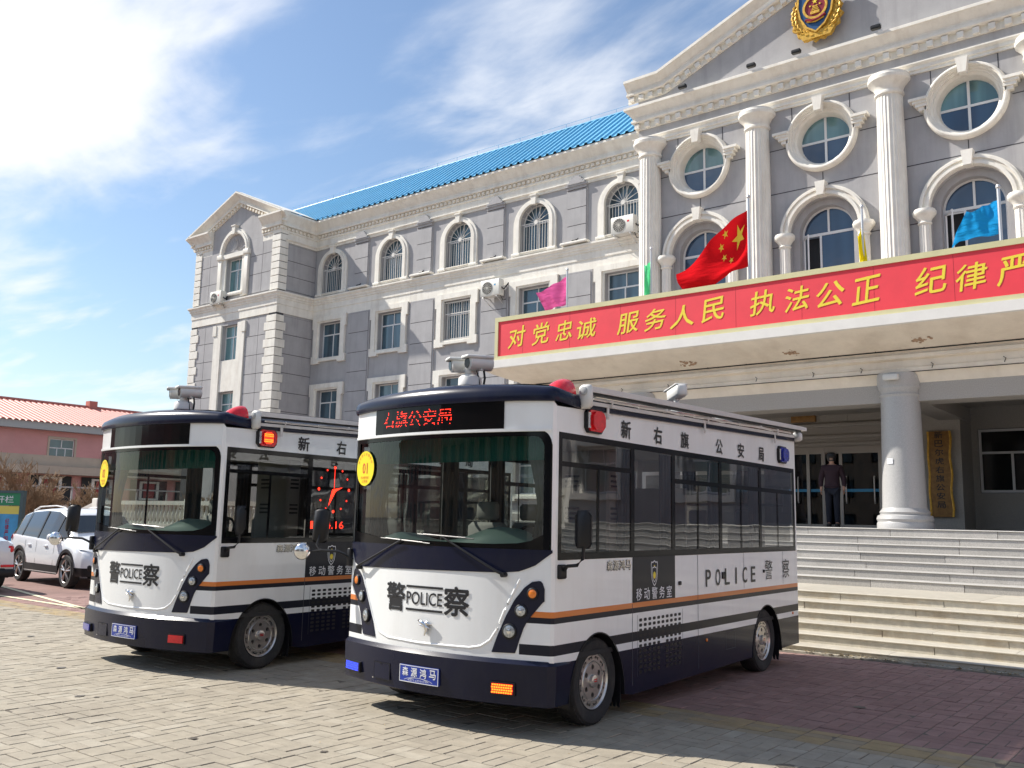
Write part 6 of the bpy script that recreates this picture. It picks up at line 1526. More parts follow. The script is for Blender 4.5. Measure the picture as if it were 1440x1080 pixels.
# ================================================================== GROUND
FX = 1283.76
def project(x, y, z):
    v = RM @ Vector((x, y, z - H))
    if v.z <= 0.1: return None
    return 720 + FX * v.x / v.z, 540 + FX * v.y / v.z, v.z
def big_ground():
    Mx = bpy.data.materials.new('plaza_paving_far'); Mx.use_nodes = True; t = Mx.node_tree; b = t.nodes['Principled BSDF']
    b.inputs['Roughness'].default_value = 0.9
    g = t.nodes.new('ShaderNodeNewGeometry'); br = t.nodes.new('ShaderNodeTexBrick'); br.inputs['Scale'].default_value = 1.0
    br.inputs['Brick Width'].default_value = 0.30; br.inputs['Row Height'].default_value = 0.15; br.inputs['Mortar Size'].default_value = 0.008
    br.inputs['Color1'].default_value = (0.225, 0.128, 0.108, 1); br.inputs['Color2'].default_value = (0.25, 0.145, 0.125, 1); br.inputs['Mortar'].default_value = (0.15, 0.11, 0.09, 1)
    br2 = t.nodes.new('ShaderNodeTexBrick'); br2.inputs['Scale'].default_value = 1.0
    br2.inputs['Brick Width'].default_value = 0.30; br2.inputs['Row Height'].default_value = 0.15; br2.inputs['Mortar Size'].default_value = 0.008
    br2.inputs['Color1'].default_value = (0.28, 0.245, 0.188, 1); br2.inputs['Color2'].default_value = (0.31, 0.275, 0.215, 1); br2.inputs['Mortar'].default_value = (0.14, 0.12, 0.10, 1)
    t.links.new(g.outputs['Position'], br.inputs['Vector']); t.links.new(g.outputs['Position'], br2.inputs['Vector'])
    sp = t.nodes.new('ShaderNodeSeparateXYZ'); t.links.new(g.outputs['Position'], sp.inputs[0])
    gt = t.nodes.new('ShaderNodeMath'); gt.operation = 'GREATER_THAN'; gt.inputs[1].default_value = 7.55; t.links.new(sp.outputs[1], gt.inputs[0])
    mxx = t.nodes.new('ShaderNodeMix'); mxx.data_type = 'RGBA'; t.links.new(gt.outputs[0], mxx.inputs[0]); t.links.new(br2.outputs[0], mxx.inputs[6]); t.links.new(br.outputs[0], mxx.inputs[7])
    nz = t.nodes.new('ShaderNodeTexNoise'); nz.inputs['Scale'].default_value = 0.8; nz.inputs['Detail'].default_value = 8; t.links.new(g.outputs['Position'], nz.inputs['Vector'])
    mr = t.nodes.new('ShaderNodeMapRange'); mr.inputs['From Min'].default_value = 0.3; mr.inputs['From Max'].default_value = 0.7; mr.inputs['To Min'].default_value = 0.8; mr.inputs['To Max'].default_value = 1.15
    t.links.new(nz.outputs['Fac'], mr.inputs['Value']); sc = t.nodes.new('ShaderNodeVectorMath'); sc.operation = 'SCALE'; t.links.new(mxx.outputs[2], sc.inputs[0]); t.links.new(mr.outputs[0], sc.inputs['Scale'])
    t.links.new(sc.outputs[0], b.inputs['Base Color']); return Mx
PX0, PX1, PY0, PY1 = -18.0, 1.5, 2.4, 12.15
farm = big_ground()
gm_ = MB(); gm_.add([(-1500, -1500, -0.03), (1500, -1500, -0.03), (1500, 1500, -0.03), (-1500, 1500, -0.03)], [(0, 1, 2, 3)])
gm_.add([(PX0, PY0, -0.0035), (PX1, PY0, -0.0035), (PX1, PY1, -0.0035), (PX0, PY1, -0.0035)], [(0, 1, 2, 3)])
GR = gm_.build('ground', M['soil'], None, smooth=0); GR['kind'] = 'structure'
pv = MB()
pv.face([rect(-400, 400, -400, 400), rect(PX0, PX1, PY0, PY1)], 'z', -0.004)
PAV = pv.build('pavement', farm, None, smooth=0); PAV['kind'] = 'structure'
pieces = []
C_ = 0.24
def cells():
    ny = int((PY1 - PY0) / C_); nx = int((PX1 - PX0) / C_)
    for j in range(ny + 1):
        for i in range(nx): yield i, j
rnd = random.Random(11)
for i, j in cells():
    x, y = PX0 + i * C_, PY0 + j * C_
    if y + C_ > PY1 + 0.05: continue
    red = y > 7.44; bor = 7.19 < y <= 7.44
    if bor:
        pieces.append((x + C_ / 2, y + C_ / 4, C_, C_ / 2, 'y')); pieces.append((x + C_ / 2, y + C_ * 0.75, C_, C_ / 2, 'y')); continue
    k = 'r' if red else 'g'
    if (i + j) % 2: pieces += [(x + C_ / 2, y + C_ / 4, C_, C_ / 2, k), (x + C_ / 2, y + C_ * 0.75, C_, C_ / 2, k)]
    else: pieces += [(x + C_ / 4, y + C_ / 2, C_ / 2, C_, k), (x + C_ * 0.75, y + C_ / 2, C_ / 2, C_, k)]
vis = []; rest = []
for p in pieces:
    q = project(p[0], p[1], 0)
    if q and -30 < q[0] < 1470 and q[1] < 1105 and p[4] == 'g': vis.append((q[2], p))
    else: rest.append(p)
vis.sort(key=lambda a: a[0])
top = [p for _, p in vis[:300]]; rest += [p for _, p in vis[300:]]
def paver_mesh(w, d, seed):
    r_ = random.Random(seed); g = 0.0018; w2, d2 = w / 2 - g - r_.uniform(0, .0022), d / 2 - g - r_.uniform(0, .0022); b = 0.003
    vs = [(-w2, -d2, -0.03), (w2, -d2, -0.03), (w2, d2, -0.03), (-w2, d2, -0.03), (-w2, -d2, -b), (w2, -d2, -b), (w2, d2, -b), (-w2, d2, -b), (-w2 + b, -d2 + b, 0), (w2 - b, -d2 + b, 0), (w2 - b, d2 - b, 0), (-w2 + b, d2 - b, 0)]
    fs = [(k * 4 + i, k * 4 + (i + 1) % 4, k * 4 + 4 + (i + 1) % 4, k * 4 + 4 + i) for k in range(2) for i in range(4)] + [(8, 9, 10, 11)]
    return vs, fs
pm = {}
for s_ in range(3):
    for (w, d) in ((C_, C_ / 2), (C_ / 2, C_)):
        mb = MB(); mb.add(*paver_mesh(w, d, s_)); pm[(w, s_)] = mb.mesh('paver', M['paver'], 0)
for p in top:
    o = link('paver', pm[(p[2], rnd.randrange(3))], PAV, (p[0] + rnd.uniform(-.002, .002), p[1] + rnd.uniform(-.002, .002), rnd.uniform(-0.003, 0.003)), (rnd.uniform(-.004, .004), rnd.uniform(-.004, .004), rnd.uniform(-.006, .006)))
for key, nm, mt in (('g', 'paver_field', 'paver_i'), ('r', 'red_paver_field', 'redpaver_i'), ('y', 'border_paver_field', 'yelpaver')):
    vs = []; fs = []; V3 = {w: paver_mesh(w, d, 0) for (w, d) in ((C_, C_ / 2), (C_ / 2, C_))}
    for p in rest:
        if p[4] != key: continue
        if key == 'g' and p[1] < 3.0 and 0: continue
        v0, f0 = V3[p[2]]; o_ = len(vs); dz = rnd.uniform(-0.003, 0.003); th = rnd.uniform(-.006, .006); tx, ty = rnd.uniform(-.01, .01), rnd.uniform(-.01, .01)
        for (a, b, c) in v0: vs.append((p[0] + a - b * th, p[1] + b + a * th, c + dz + a * tx + b * ty))
        fs += [tuple(k + o_ for k in f) for f in f0]
    me = bpy.data.meshes.new(nm); me.from_pydata(vs, [], fs); me.materials.append(M[mt]); o = link(nm, me, PAV); o['kind'] = 'stuff'
# parking bay lines
ln = MB()
def line(x0, y0, x1, y1, w=0.10):
    d = Vector((x1 - x0, y1 - y0)).normalized() * w / 2; ln.add([(x0 - d.y, y0 + d.x, 0.006), (x0 + d.y, y0 - d.x, 0.006), (x1 + d.y, y1 - d.x, 0.006), (x1 - d.y, y1 + d.x, 0.006)], [(0, 1, 2, 3)])
line(-30, 8.05, -13.5, 8.0); line(-22.9, 9.3, -15.4, 7.98); line(-30, 12.6, -24.5, 8.1)
o = ln.build('parking_line', M['lineyellow'], None, smooth=0); o['kind'] = 'structure'
st_ = MB(); rs_ = random.Random(31)
def blot(cx, cy, r):
    n_ = 14; pts = [(cx + r * rs_.uniform(.6, 1.2) * cos(2 * pi * i / n_), cy + r * rs_.uniform(.6, 1.2) * sin(2 * pi * i / n_), 0.0052) for i in range(n_)]; st_.add(pts, [tuple(range(n_))])
for cx, cy, r in ((-8.3, 4.3, .05), (-8.15, 4.38, .025), (-6.2, 4.1, .035), (-9.9, 4.9, .06), (-3.4, 4.9, .04), (-2.6, 6.4, .07), (-2.4, 6.5, .03), (-11.2, 4.6, .04), (-5.2, 4.5, .03), (-2.9, 8.9, .06), (-12.6, 5.8, .05)): blot(cx, cy, r)
o = st_.build('oil_stain', mat('oil_stain', (0.11, 0.095, 0.075), 0.55, var=0.3, vscale=30), PAV, smooth=0); o['kind'] = 'stuff'
# dry debris along the foot of the steps
db = MB(); rr_ = random.Random(5)
for i in range(1500):
    x = rr_.uniform(-14, 2.5); y = 12.19 - abs(rr_.gauss(0, 0.07)); 
    if rr_.random() < 0.45 and not (-4.6 < x < -3.4 or -2.6 < x < -1.2): continue
    a = rr_.uniform(0, pi); l = rr_.uniform(0.01, 0.05); w = rr_.uniform(0.003, 0.012); c_, s__ = cos(a) * l, sin(a) * l; z = rr_.uniform(0.004, 0.03)
    db.add([(x - c_, y - s__, z), (x + w, y - w, z + rr_.uniform(-.004, .012)), (x + c_, y + s__, z + rr_.uniform(-.004, .012)), (x - w, y + w, z)], [(0, 1, 2, 3)])
for i in range(260):
    x = rr_.uniform(-14, 1); y = rr_.uniform(3.2, 11.8); l = rr_.uniform(0.004, 0.016); a = rr_.uniform(0, 6)
    db.add([(x, y, 0.006), (x + l * cos(a), y + l * sin(a), 0.01), (x + l * cos(a + 1.3), y + l * sin(a + 1.3), 0.012)], [(0, 1, 2)])
o = db.build('dry_debris', M['dry'], None, smooth=0); o['kind'] = 'stuff'
kb = MB(); kb.box(SX0, SX1, 12.14, 12.23, -0.02, 0.012); o = kb.build('kerb_strip', M['lowtread'], None, smooth=0); o['kind'] = 'structure'

# ================================================================== BANNER
BN = empty('slogan_signboard', 'long red signboard with yellow Chinese characters along the canopy edge', 'sign', (-9.0, YB, 6.13))
BX0, BX1 = -16.46 + 9, -1.54 + 9
q = MB(); q.box(BX0 + 0.10, BX1 - 0.10, 0.0, 0.10, 0.12, 1.16); q.build('board', M['redboard'], BN, smooth=0)
for (x0, x1, z0, z1) in ((BX0, BX1, 0.0, 0.125), (BX0, BX1, 1.135, 1.26), (BX0, BX0 + 0.115, 0.125, 1.135), (BX1 - 0.115, BX1, 0.125, 1.135)):
    q = MB(); q.box(x0, x1, -0.03, 0.13, z0, z1); q.build('frame_bar', M['khaki'], BN, smooth=0)
q = MB()
for i in range(9): x = BX0 + 1.0 + i * 1.6; q.box(x - 0.003, x + 0.003, -0.002, 0.0, 0.13, 1.13)
q.build('board_seam', mat('board_seam', (0.40, 0.02, 0.03), 0.6), BN, smooth=0)
q = MB()
for i in range(8): x = BX0 + 0.8 + i * 1.9; q.box(x - 0.03, x + 0.03, 0.1, 0.14, -0.0, 1.2); q.box(x - 0.02, x + 0.02, 0.13, 1.1, 0.9, 0.94)
q.build('support', M['pole'], BN, smooth=0)
chars = [('对', -15.95, .62), ('党', -15.10, .60), ('忠', -14.30, .58), ('诚', -13.62, .66), ('服', -12.32, .66), ('务', -11.52, .64), ('人', -10.78, .70), ('民', -9.92, .62),
         ('执', -8.68, .66), ('法', -7.84, .60), ('公', -7.12, .68), ('正', -6.30, .62), ('纪', -5.00, .66), ('律', -4.22, .62), ('严', -3.44, .64), ('明', -2.66, .60)]
for ch, x, w_ in chars:
    k = random.Random(ord(ch)); w_ *= 0.92; h = 0.545 + k.uniform(-.03, .04); z0 = 0.345 + k.uniform(-0.03, 0.04); sh_ = 0.12
    vs, fs = text_data(ch, 0.0, 3); mb = MB()
    def pt(u, v, y):
        xx = x + 9 + w_ * (u + sh_ * (v - 0.5) * 1.0); zz = z0 + h * (v + 0.10 * (u - 0.5)); return (xx, y, zz)
    for q_, (du, dv) in enumerate(((0, 0), (.013, .005), (-.013, -.005), (.004, .010), (-.004, -.010))): mb.add([pt(u + du, v + dv, -0.006 - 0.0006 * q_) for u, v in vs], fs)
    me = mb.mesh('character', M['yellow'], 0); link('character', me, BN)

# ================================================================== FLAGS
def flag(label, cx, y, ztop, zbase, mt, grid, name='flag', r=0.03, cloth=None):
    T = empty(name, label, 'flag', (cx, y, zbase))
    q = MB(); q.tube([(0, 0, 0), (0, 0, ztop - zbase)], r, 10); q.lathe([(0.001, ztop - zbase + 0.10), (r * 1.2, ztop - zbase + 0.07), (r * 1.5, ztop - zbase + 0.03), (r, ztop - zbase - 0.01)], (0, 0, 0), 10); q.build('pole', M['pole'], T)
    nu, nv = len(grid[0]), len(grid)
    # bicubic-ish refinement of the control grid
    G = [[Vector((p[0] - cx, p[1], p[2] - zbase)) for p in row] for row in grid]
    def cr(p0, p1, p2, p3, t): return 0.5 * ((2 * p1) + (-p0 + p2) * t + (2 * p0 - 5 * p1 + 4 * p2 - p3) * t * t + (-p0 + 3 * p1 - 3 * p2 + p3) * t ** 3)
    def ref(row, k):
        out = []
        for i in range(len(row) - 1):
            a, b, c, d = row[max(i - 1, 0)], row[i], row[i + 1], row[min(i + 2, len(row) - 1)]
            for j in range(k): out.append(cr(a, b, c, d, j / k))
        out.append(row[-1]); return out
    R1 = [ref(row, 6) for row in G]; cols_ = list(zip(*R1)); R2 = [ref(list(c), 6) for c in cols_]     # R2[u][v]
    nu, nv = len(R2), len(R2[0]); vs = []
    rn = random.Random(hash(mt) % 1000)
    for i in range(nu):
        for j in range(nv):
            p = R2[i][j].copy(); u, v = i / (nu - 1), j / (nv - 1)
            p.y += 0.035 * sin(u * 9 + v * 3.1) * min(1, u * 3) + 0.015 * sin(u * 23 + v * 11); p.z += 0.012 * sin(u * 14 + v * 9) * min(1, u * 3)
            vs.append(p)
    fs = [(i * nv + j, (i + 1) * nv + j, (i + 1) * nv + j + 1, i * nv + j + 1) for i in range(nu - 1) for j in range(nv - 1)]
    me = bpy.data.meshes.new('cloth'); me.from_pydata(vs, [], fs); me.materials.append(M[mt]); me.polygons.foreach_set('use_smooth', [True] * len(fs)); c = link('cloth', me, T)
    return T, R2, c
FY = 20.3
# national flag: wind blows it to the left and it sags
g = []
top = [(-8.90, 0, 9.25), (-9.3, -.12, 9.02), (-9.85, -.05, 8.62), (-10.4, .1, 8.2), (-10.85, 0, 7.92)]
g.append(top)
g.append([(-8.90, 0, 8.95), (-9.32, .12, 8.55), (-9.8, .1, 8.18), (-10.3, -.1, 7.85), (-10.80, -.02, 7.72)])
g.append([(-8.90, 0, 8.55), (-9.25, .18, 8.12), (-9.65, .02, 7.86), (-10.15, -.12, 7.68), (-10.70, .05, 7.55)])
g.append([(-8.90, 0, 8.15), (-9.15, -.10, 7.90), (-9.50, -.14, 7.72), (-10.05, 0, 7.55), (-10.62, .1, 7.44)])
g.append([(-8.90, 0, 7.82), (-9.20, -.12, 7.74), (-9.6, -.05, 7.60), (-10.1, .08, 7.44), (-10.55, .05, 7.36)])
T, R2, cl = flag('large red national flag with yellow stars blowing left on the tallest canopy pole', -8.87, FY, 9.55, 6.13, 'flagred', g, 'national_flag', 0.035)
def fp(u, v):
    i = max(0, min(len(R2) - 1.001, u * (len(R2) - 1))); j = max(0, min(len(R2[0]) - 1.001, v * (len(R2[0]) - 1))); a, b = int(i), int(j); s, t = i - a, j - b
    p = R2[a][b] * (1 - s) * (1 - t) + R2[a + 1][b] * s * (1 - t) + R2[a][b + 1] * (1 - s) * t + R2[a + 1][b + 1] * s * t
    p = p.copy(); p.y += 0.035 * sin(u * 9 + v * 3.1) * min(1, u * 3) + 0.015 * sin(u * 23 + v * 11); p.z += 0.012 * sin(u * 14 + v * 9) * min(1, u * 3); p.y -= 0.008; return p
for (su, sv, sr) in ((0.17, 0.27, 0.145), (0.33, 0.10, 0.05), (0.40, 0.20, 0.05), (0.40, 0.34, 0.05), (0.33, 0.45, 0.05)):
    st = star(0, 0, 1.0); pts = [(0.0, 0.0)] + st; mb = MB()
    # subdivide star so it follows the cloth
    vs = []; fs = []
    for i in range(10):
        a, b = st[i], st[(i + 1) % 10]; base_ = len(vs)
        for (x, z) in ((0, 0), (a[0] * .5, a[1] * .5), (b[0] * .5, b[1] * .5), a, b): p = fp(su - x * sr * 0.75, sv - z * sr); vs.append(p)
        fs += [(base_, base_ + 1, base_ + 2), (base_ + 1, base_ + 3, base_ + 4, base_ + 2)]
    mb.add(vs, fs); link('star', mb.mesh('star', M['yellow'], 0), cl)
def simple(cx, pts4, n=4):
    (a, b, c, d) = pts4; rows = []
    for j in range(4):
        v = j / 3; row = []
        for i in range(5):
            u = i / 4; x = (a[0] * (1 - u) + b[0] * u) * (1 - v) + (d[0] * (1 - u) + c[0] * u) * v; z = (a[1] * (1 - u) + b[1] * u) * (1 - v) + (d[1] * (1 - u) + c[1] * u) * v
            row.append((x, 0.10 * sin(u * 5 + v * 2.5) * (1 if u > 0 else 0), z + 0.04 * sin(u * 6 + v * 4)))
        rows.append(row)
    return rows
flag('pink flag blowing left on a short pole at the left end of the canopy', -14.24, FY, 8.55, 6.13, 'flagpink', simple(0, [(-14.24, 8.42), (-15.26, 8.05), (-14.98, 7.42), (-14.24, 7.62)]), r=0.028)
flag('narrow green flag hanging by its pole in front of the left column', -11.58, FY, 8.7, 6.13, 'flaggreen', simple(0, [(-11.62, 8.42), (-11.72, 8.3), (-11.80, 7.35), (-11.62, 7.35)]), r=0.022)
flag('narrow yellow flag hanging by its pole between the two right-hand windows', -6.18, FY, 8.75, 6.13, 'flagyellow', simple(0, [(-6.18, 8.45), (-6.26, 8.1), (-6.27, 7.35), (-6.08, 7.35)]), r=0.026)
flag('blue flag blowing left on a pole near the right edge', -3.42, FY, 8.62, 6.13, 'flagblue', simple(0, [(-3.44, 8.38), (-4.02, 8.22), (-4.38, 7.55), (-3.46, 7.68)]), r=0.035)

# ================================================================== AIR CONDITIONERS
def aircon(label, x, y, z, s_=1.0, flip=False):
    T = empty('air_conditioner', label, 'air conditioner', (x, y, z), 0, 'air conditioner units on the facade')
    w, h, d = 0.50 * s_, 0.34 * s_, 0.17
    q = MB(); q.bbox(-w, w, -d, d, -h, h, 0.02); q.build('casing', M['ac'], T)
    q = MB(); q.lathe([(0.26 * s_, -0.002), (0.26 * s_, -0.015), (0.24 * s_, -0.02), (0.24 * s_, -0.002)], (-0.13 * s_, -d, 0), 28, 'y', cap=False); q.lathe([(0.24 * s_, -0.001), (0.24 * s_, -0.004)], (-0.13 * s_, -d, 0), 28, 'y'); q.build('fan_opening', M['black'], T)
    q = MB()
    for r_ in (0.06, 0.11, 0.16, 0.21, 0.25): q.tube([(-0.13 * s_ + r_ * s_ * cos(a), -d - 0.018, r_ * s_ * sin(a)) for a in [2 * pi * i / 24 for i in range(25)]], 0.006, 4)
    for i in range(8): a = pi * i / 8; q.tube([(-0.13 * s_ - 0.25 * s_ * cos(a), -d - 0.02, -0.25 * s_ * sin(a)), (-0.13 * s_ + 0.25 * s_ * cos(a), -d - 0.02, 0.25 * s_ * sin(a))], 0.006, 4)
    q.build('fan_guard', M['ac'], T)
    q = MB()
    for sx in (-1, 1): q.box(sx * w * 0.7 - 0.02, sx * w * 0.7 + 0.02, -d, 0.5, -h - 0.05, -h - 0.01); q.tube([(sx * w * 0.7, -d, -h - 0.03), (sx * w * 0.7, 0.42, -h - 0.36)], 0.016, 5)
    q.build('bracket', M['pole'], T)
    q = MB(); q.tube([(w, 0, 0), (w + 0.08, 0.05, -0.1), (w + 0.12, 0.2, 0.1), (w + 0.1, 0.4, 0.3)], 0.03, 6); q.tube([(w * 0.9, 0, -h), (w, 0.1, -h - 0.2), (w + 0.1, 0.2, -h - 0.15)], 0.015, 6); q.build('pipe', M['black'], T)
    q = MB(); q.box(w * 0.45, w * 0.62, -d - 0.004, -d, h * 0.2, h * 0.4); q.build('mark', M['redlens' if s_ < 1.05 else 'boardblue'], T, smooth=0)
aircon('air conditioner on the end tower below its top window', -41.95, 27.42, 13.0, 1.0)
aircon('air conditioner with blue mark between third-floor wing windows', -24.75, 29.62, 11.55, 1.06)
aircon('air conditioner below the arched window next to the big left column', -18.05, 29.55, 13.10, 1.04)

# ================================================================== PERSON
PS = empty('person', 'man in dark maroon jacket and cap walking towards the entrance doors', 'person', (-7.74, 22.35, PZ), radians(12))
PS.scale = (1.01,) * 3
def skin(name, verts, edges, radii, mt, root=0, sub=2, par=PS):
    me = bpy.data.meshes.new(name); me.from_pydata(verts, edges, []); o = link(name, me)
    md = o.modifiers.new('s', 'SKIN'); 
    for i, r_ in enumerate(radii):
        sv = me.skin_vertices[0].data[i]; sv.radius = (r_ if isinstance(r_, tuple) else (r_, r_)); sv.use_root = (i == root)
    sb = o.modifiers.new('u', 'SUBSURF'); sb.levels = sub; sb.render_levels = sub
    dg = bpy.context.evaluated_depsgraph_get(); dg.update(); nm = bpy.data.meshes.new_from_object(o.evaluated_get(dg)); nm.name = name
    bpy.data.objects.remove(o); nm.materials.clear(); nm.materials.append(mt); nm.polygons.foreach_set('use_smooth', [True] * len(nm.polygons))
    return link(name, nm, par)
V = [(0, 0, 0.92), (0, 0, 1.05), (0, 0.0, 1.25), (0, 0, 1.40), (0, 0.0, 1.50), (0, -0.01, 1.56), (0, -0.02, 1.64), (0, -0.02, 1.70),
     (-0.09, 0, 0.88), (-0.10, 0.02, 0.50), (-0.10, 0.07, 0.10), (-0.10, -0.04, 0.05), (0.09, 0, 0.88), (0.10, -0.05, 0.50), (0.10, -0.02, 0.10), (0.10, -0.14, 0.05),
     (-0.17, 0, 1.42), (-0.25, 0.03, 1.15), (-0.25, -0.04, 0.92), (-0.25, -0.06, 0.84), (0.17, 0, 1.42), (0.25, 0.05, 1.15), (0.27, -0.06, 0.93), (0.27, -0.09, 0.85)]
Ed = [(0, 1), (1, 2), (2, 3), (3, 4), (4, 5), (5, 6), (6, 7), (0, 8), (8, 9), (9, 10), (10, 11), (0, 12), (12, 13), (13, 14), (14, 15), (3, 16), (16, 17), (17, 18), (18, 19), (3, 20), (20, 21), (21, 22), (22, 23)]
Ra = [(0.15, 0.11), (0.14, 0.10), (0.16, 0.11), (0.15, 0.10), 0.055, 0.055, 0.095, 0.06, 0.09, 0.06, 0.045, 0.045, 0.09, 0.06, 0.045, 0.045, 0.07, 0.05, 0.035, 0.03, 0.07, 0.05, 0.035, 0.03]
skin('body', V, Ed, Ra, M['skin'])
V2 = [(0, 0, 0.98), (0, 0, 1.10), (0, 0, 1.28), (0, 0, 1.41), (0, 0, 1.48), (-0.18, 0, 1.42), (-0.262, 0.03, 1.15), (-0.26, -0.04, 0.93), (0.18, 0, 1.42), (0.262, 0.05, 1.15), (0.28, -0.06, 0.94), (0, 0, 0.86)]
skin('jacket', V2, [(11, 0), (0, 1), (1, 2), (2, 3), (3, 4), (3, 5), (5, 6), (6, 7), (3, 8), (8, 9), (9, 10)], [(0.19, 0.13), (0.185, 0.13), (0.20, 0.14), (0.18, 0.125), 0.075, 0.09, 0.068, 0.052, 0.09, 0.068, 0.052, (0.18, 0.13)], M['jacket'], root=1)
V3_ = [(0, 0, 0.92), (-0.09, 0, 0.86), (-0.10, 0.02, 0.50), (-0.10, 0.05, 0.07), (0.09, 0, 0.86), (0.10, -0.05, 0.50), (0.10, -0.02, 0.07)]
skin('trousers', V3_, [(0, 1), (1, 2), (2, 3), (0, 4), (4, 5), (5, 6)], [(0.15, 0.12), 0.105, 0.078, 0.065, 0.105, 0.078, 0.065], M['trousers'])
q = MB()
for x, y in ((-0.10, 0.03), (0.10, -0.06)): q.bbox(x - 0.05, x + 0.05, y - 0.14, y + 0.13, 0.0, 0.09, 0.03)
q.build('shoe', M['hair'], PS, smooth=60)
q = MB(); q.lathe([(0.112, 1.655), (0.118, 1.70), (0.118, 1.73), (0.10, 1.765), (0.05, 1.785), (0.01, 1.79)], (0, 0.0, 0), 20); q.bbox(-0.07, 0.07, -0.19, -0.09, 1.675, 1.69, 0.005); q.build('cap', M['hair'], PS, smooth=60)
q = MB(); q.lathe([(0.085, 1.57), (0.102, 1.62), (0.106, 1.67)], (0, 0.01, 0), 16); q.build('hair', M['hair'], PS, smooth=60)
for sx, hx, hy in ((-1, -0.255, -0.07), (1, 0.275, -0.10)):
    for k in range(5):
        a = 0.02 * (k - 1.5); l = (0.055, 0.075, 0.08, 0.075, 0.06)[k]
        q = MB(); b0 = Vector((hx, hy + a, 0.845 if k else 0.88)); 
        if k == 0: q.tube([b0, b0 + Vector((-sx * 0.02, -0.035, -0.03)), b0 + Vector((-sx * 0.02, -0.045, -0.055))], [0.011, 0.010, 0.007], 6)
        else: q.tube([b0, b0 + Vector((0, -0.005, -l * 0.5)), b0 + Vector((-sx * 0.015, -0.01, -l))], [0.011, 0.010, 0.007], 6)
        q.build('finger', M['skin'], PS, smooth=60)

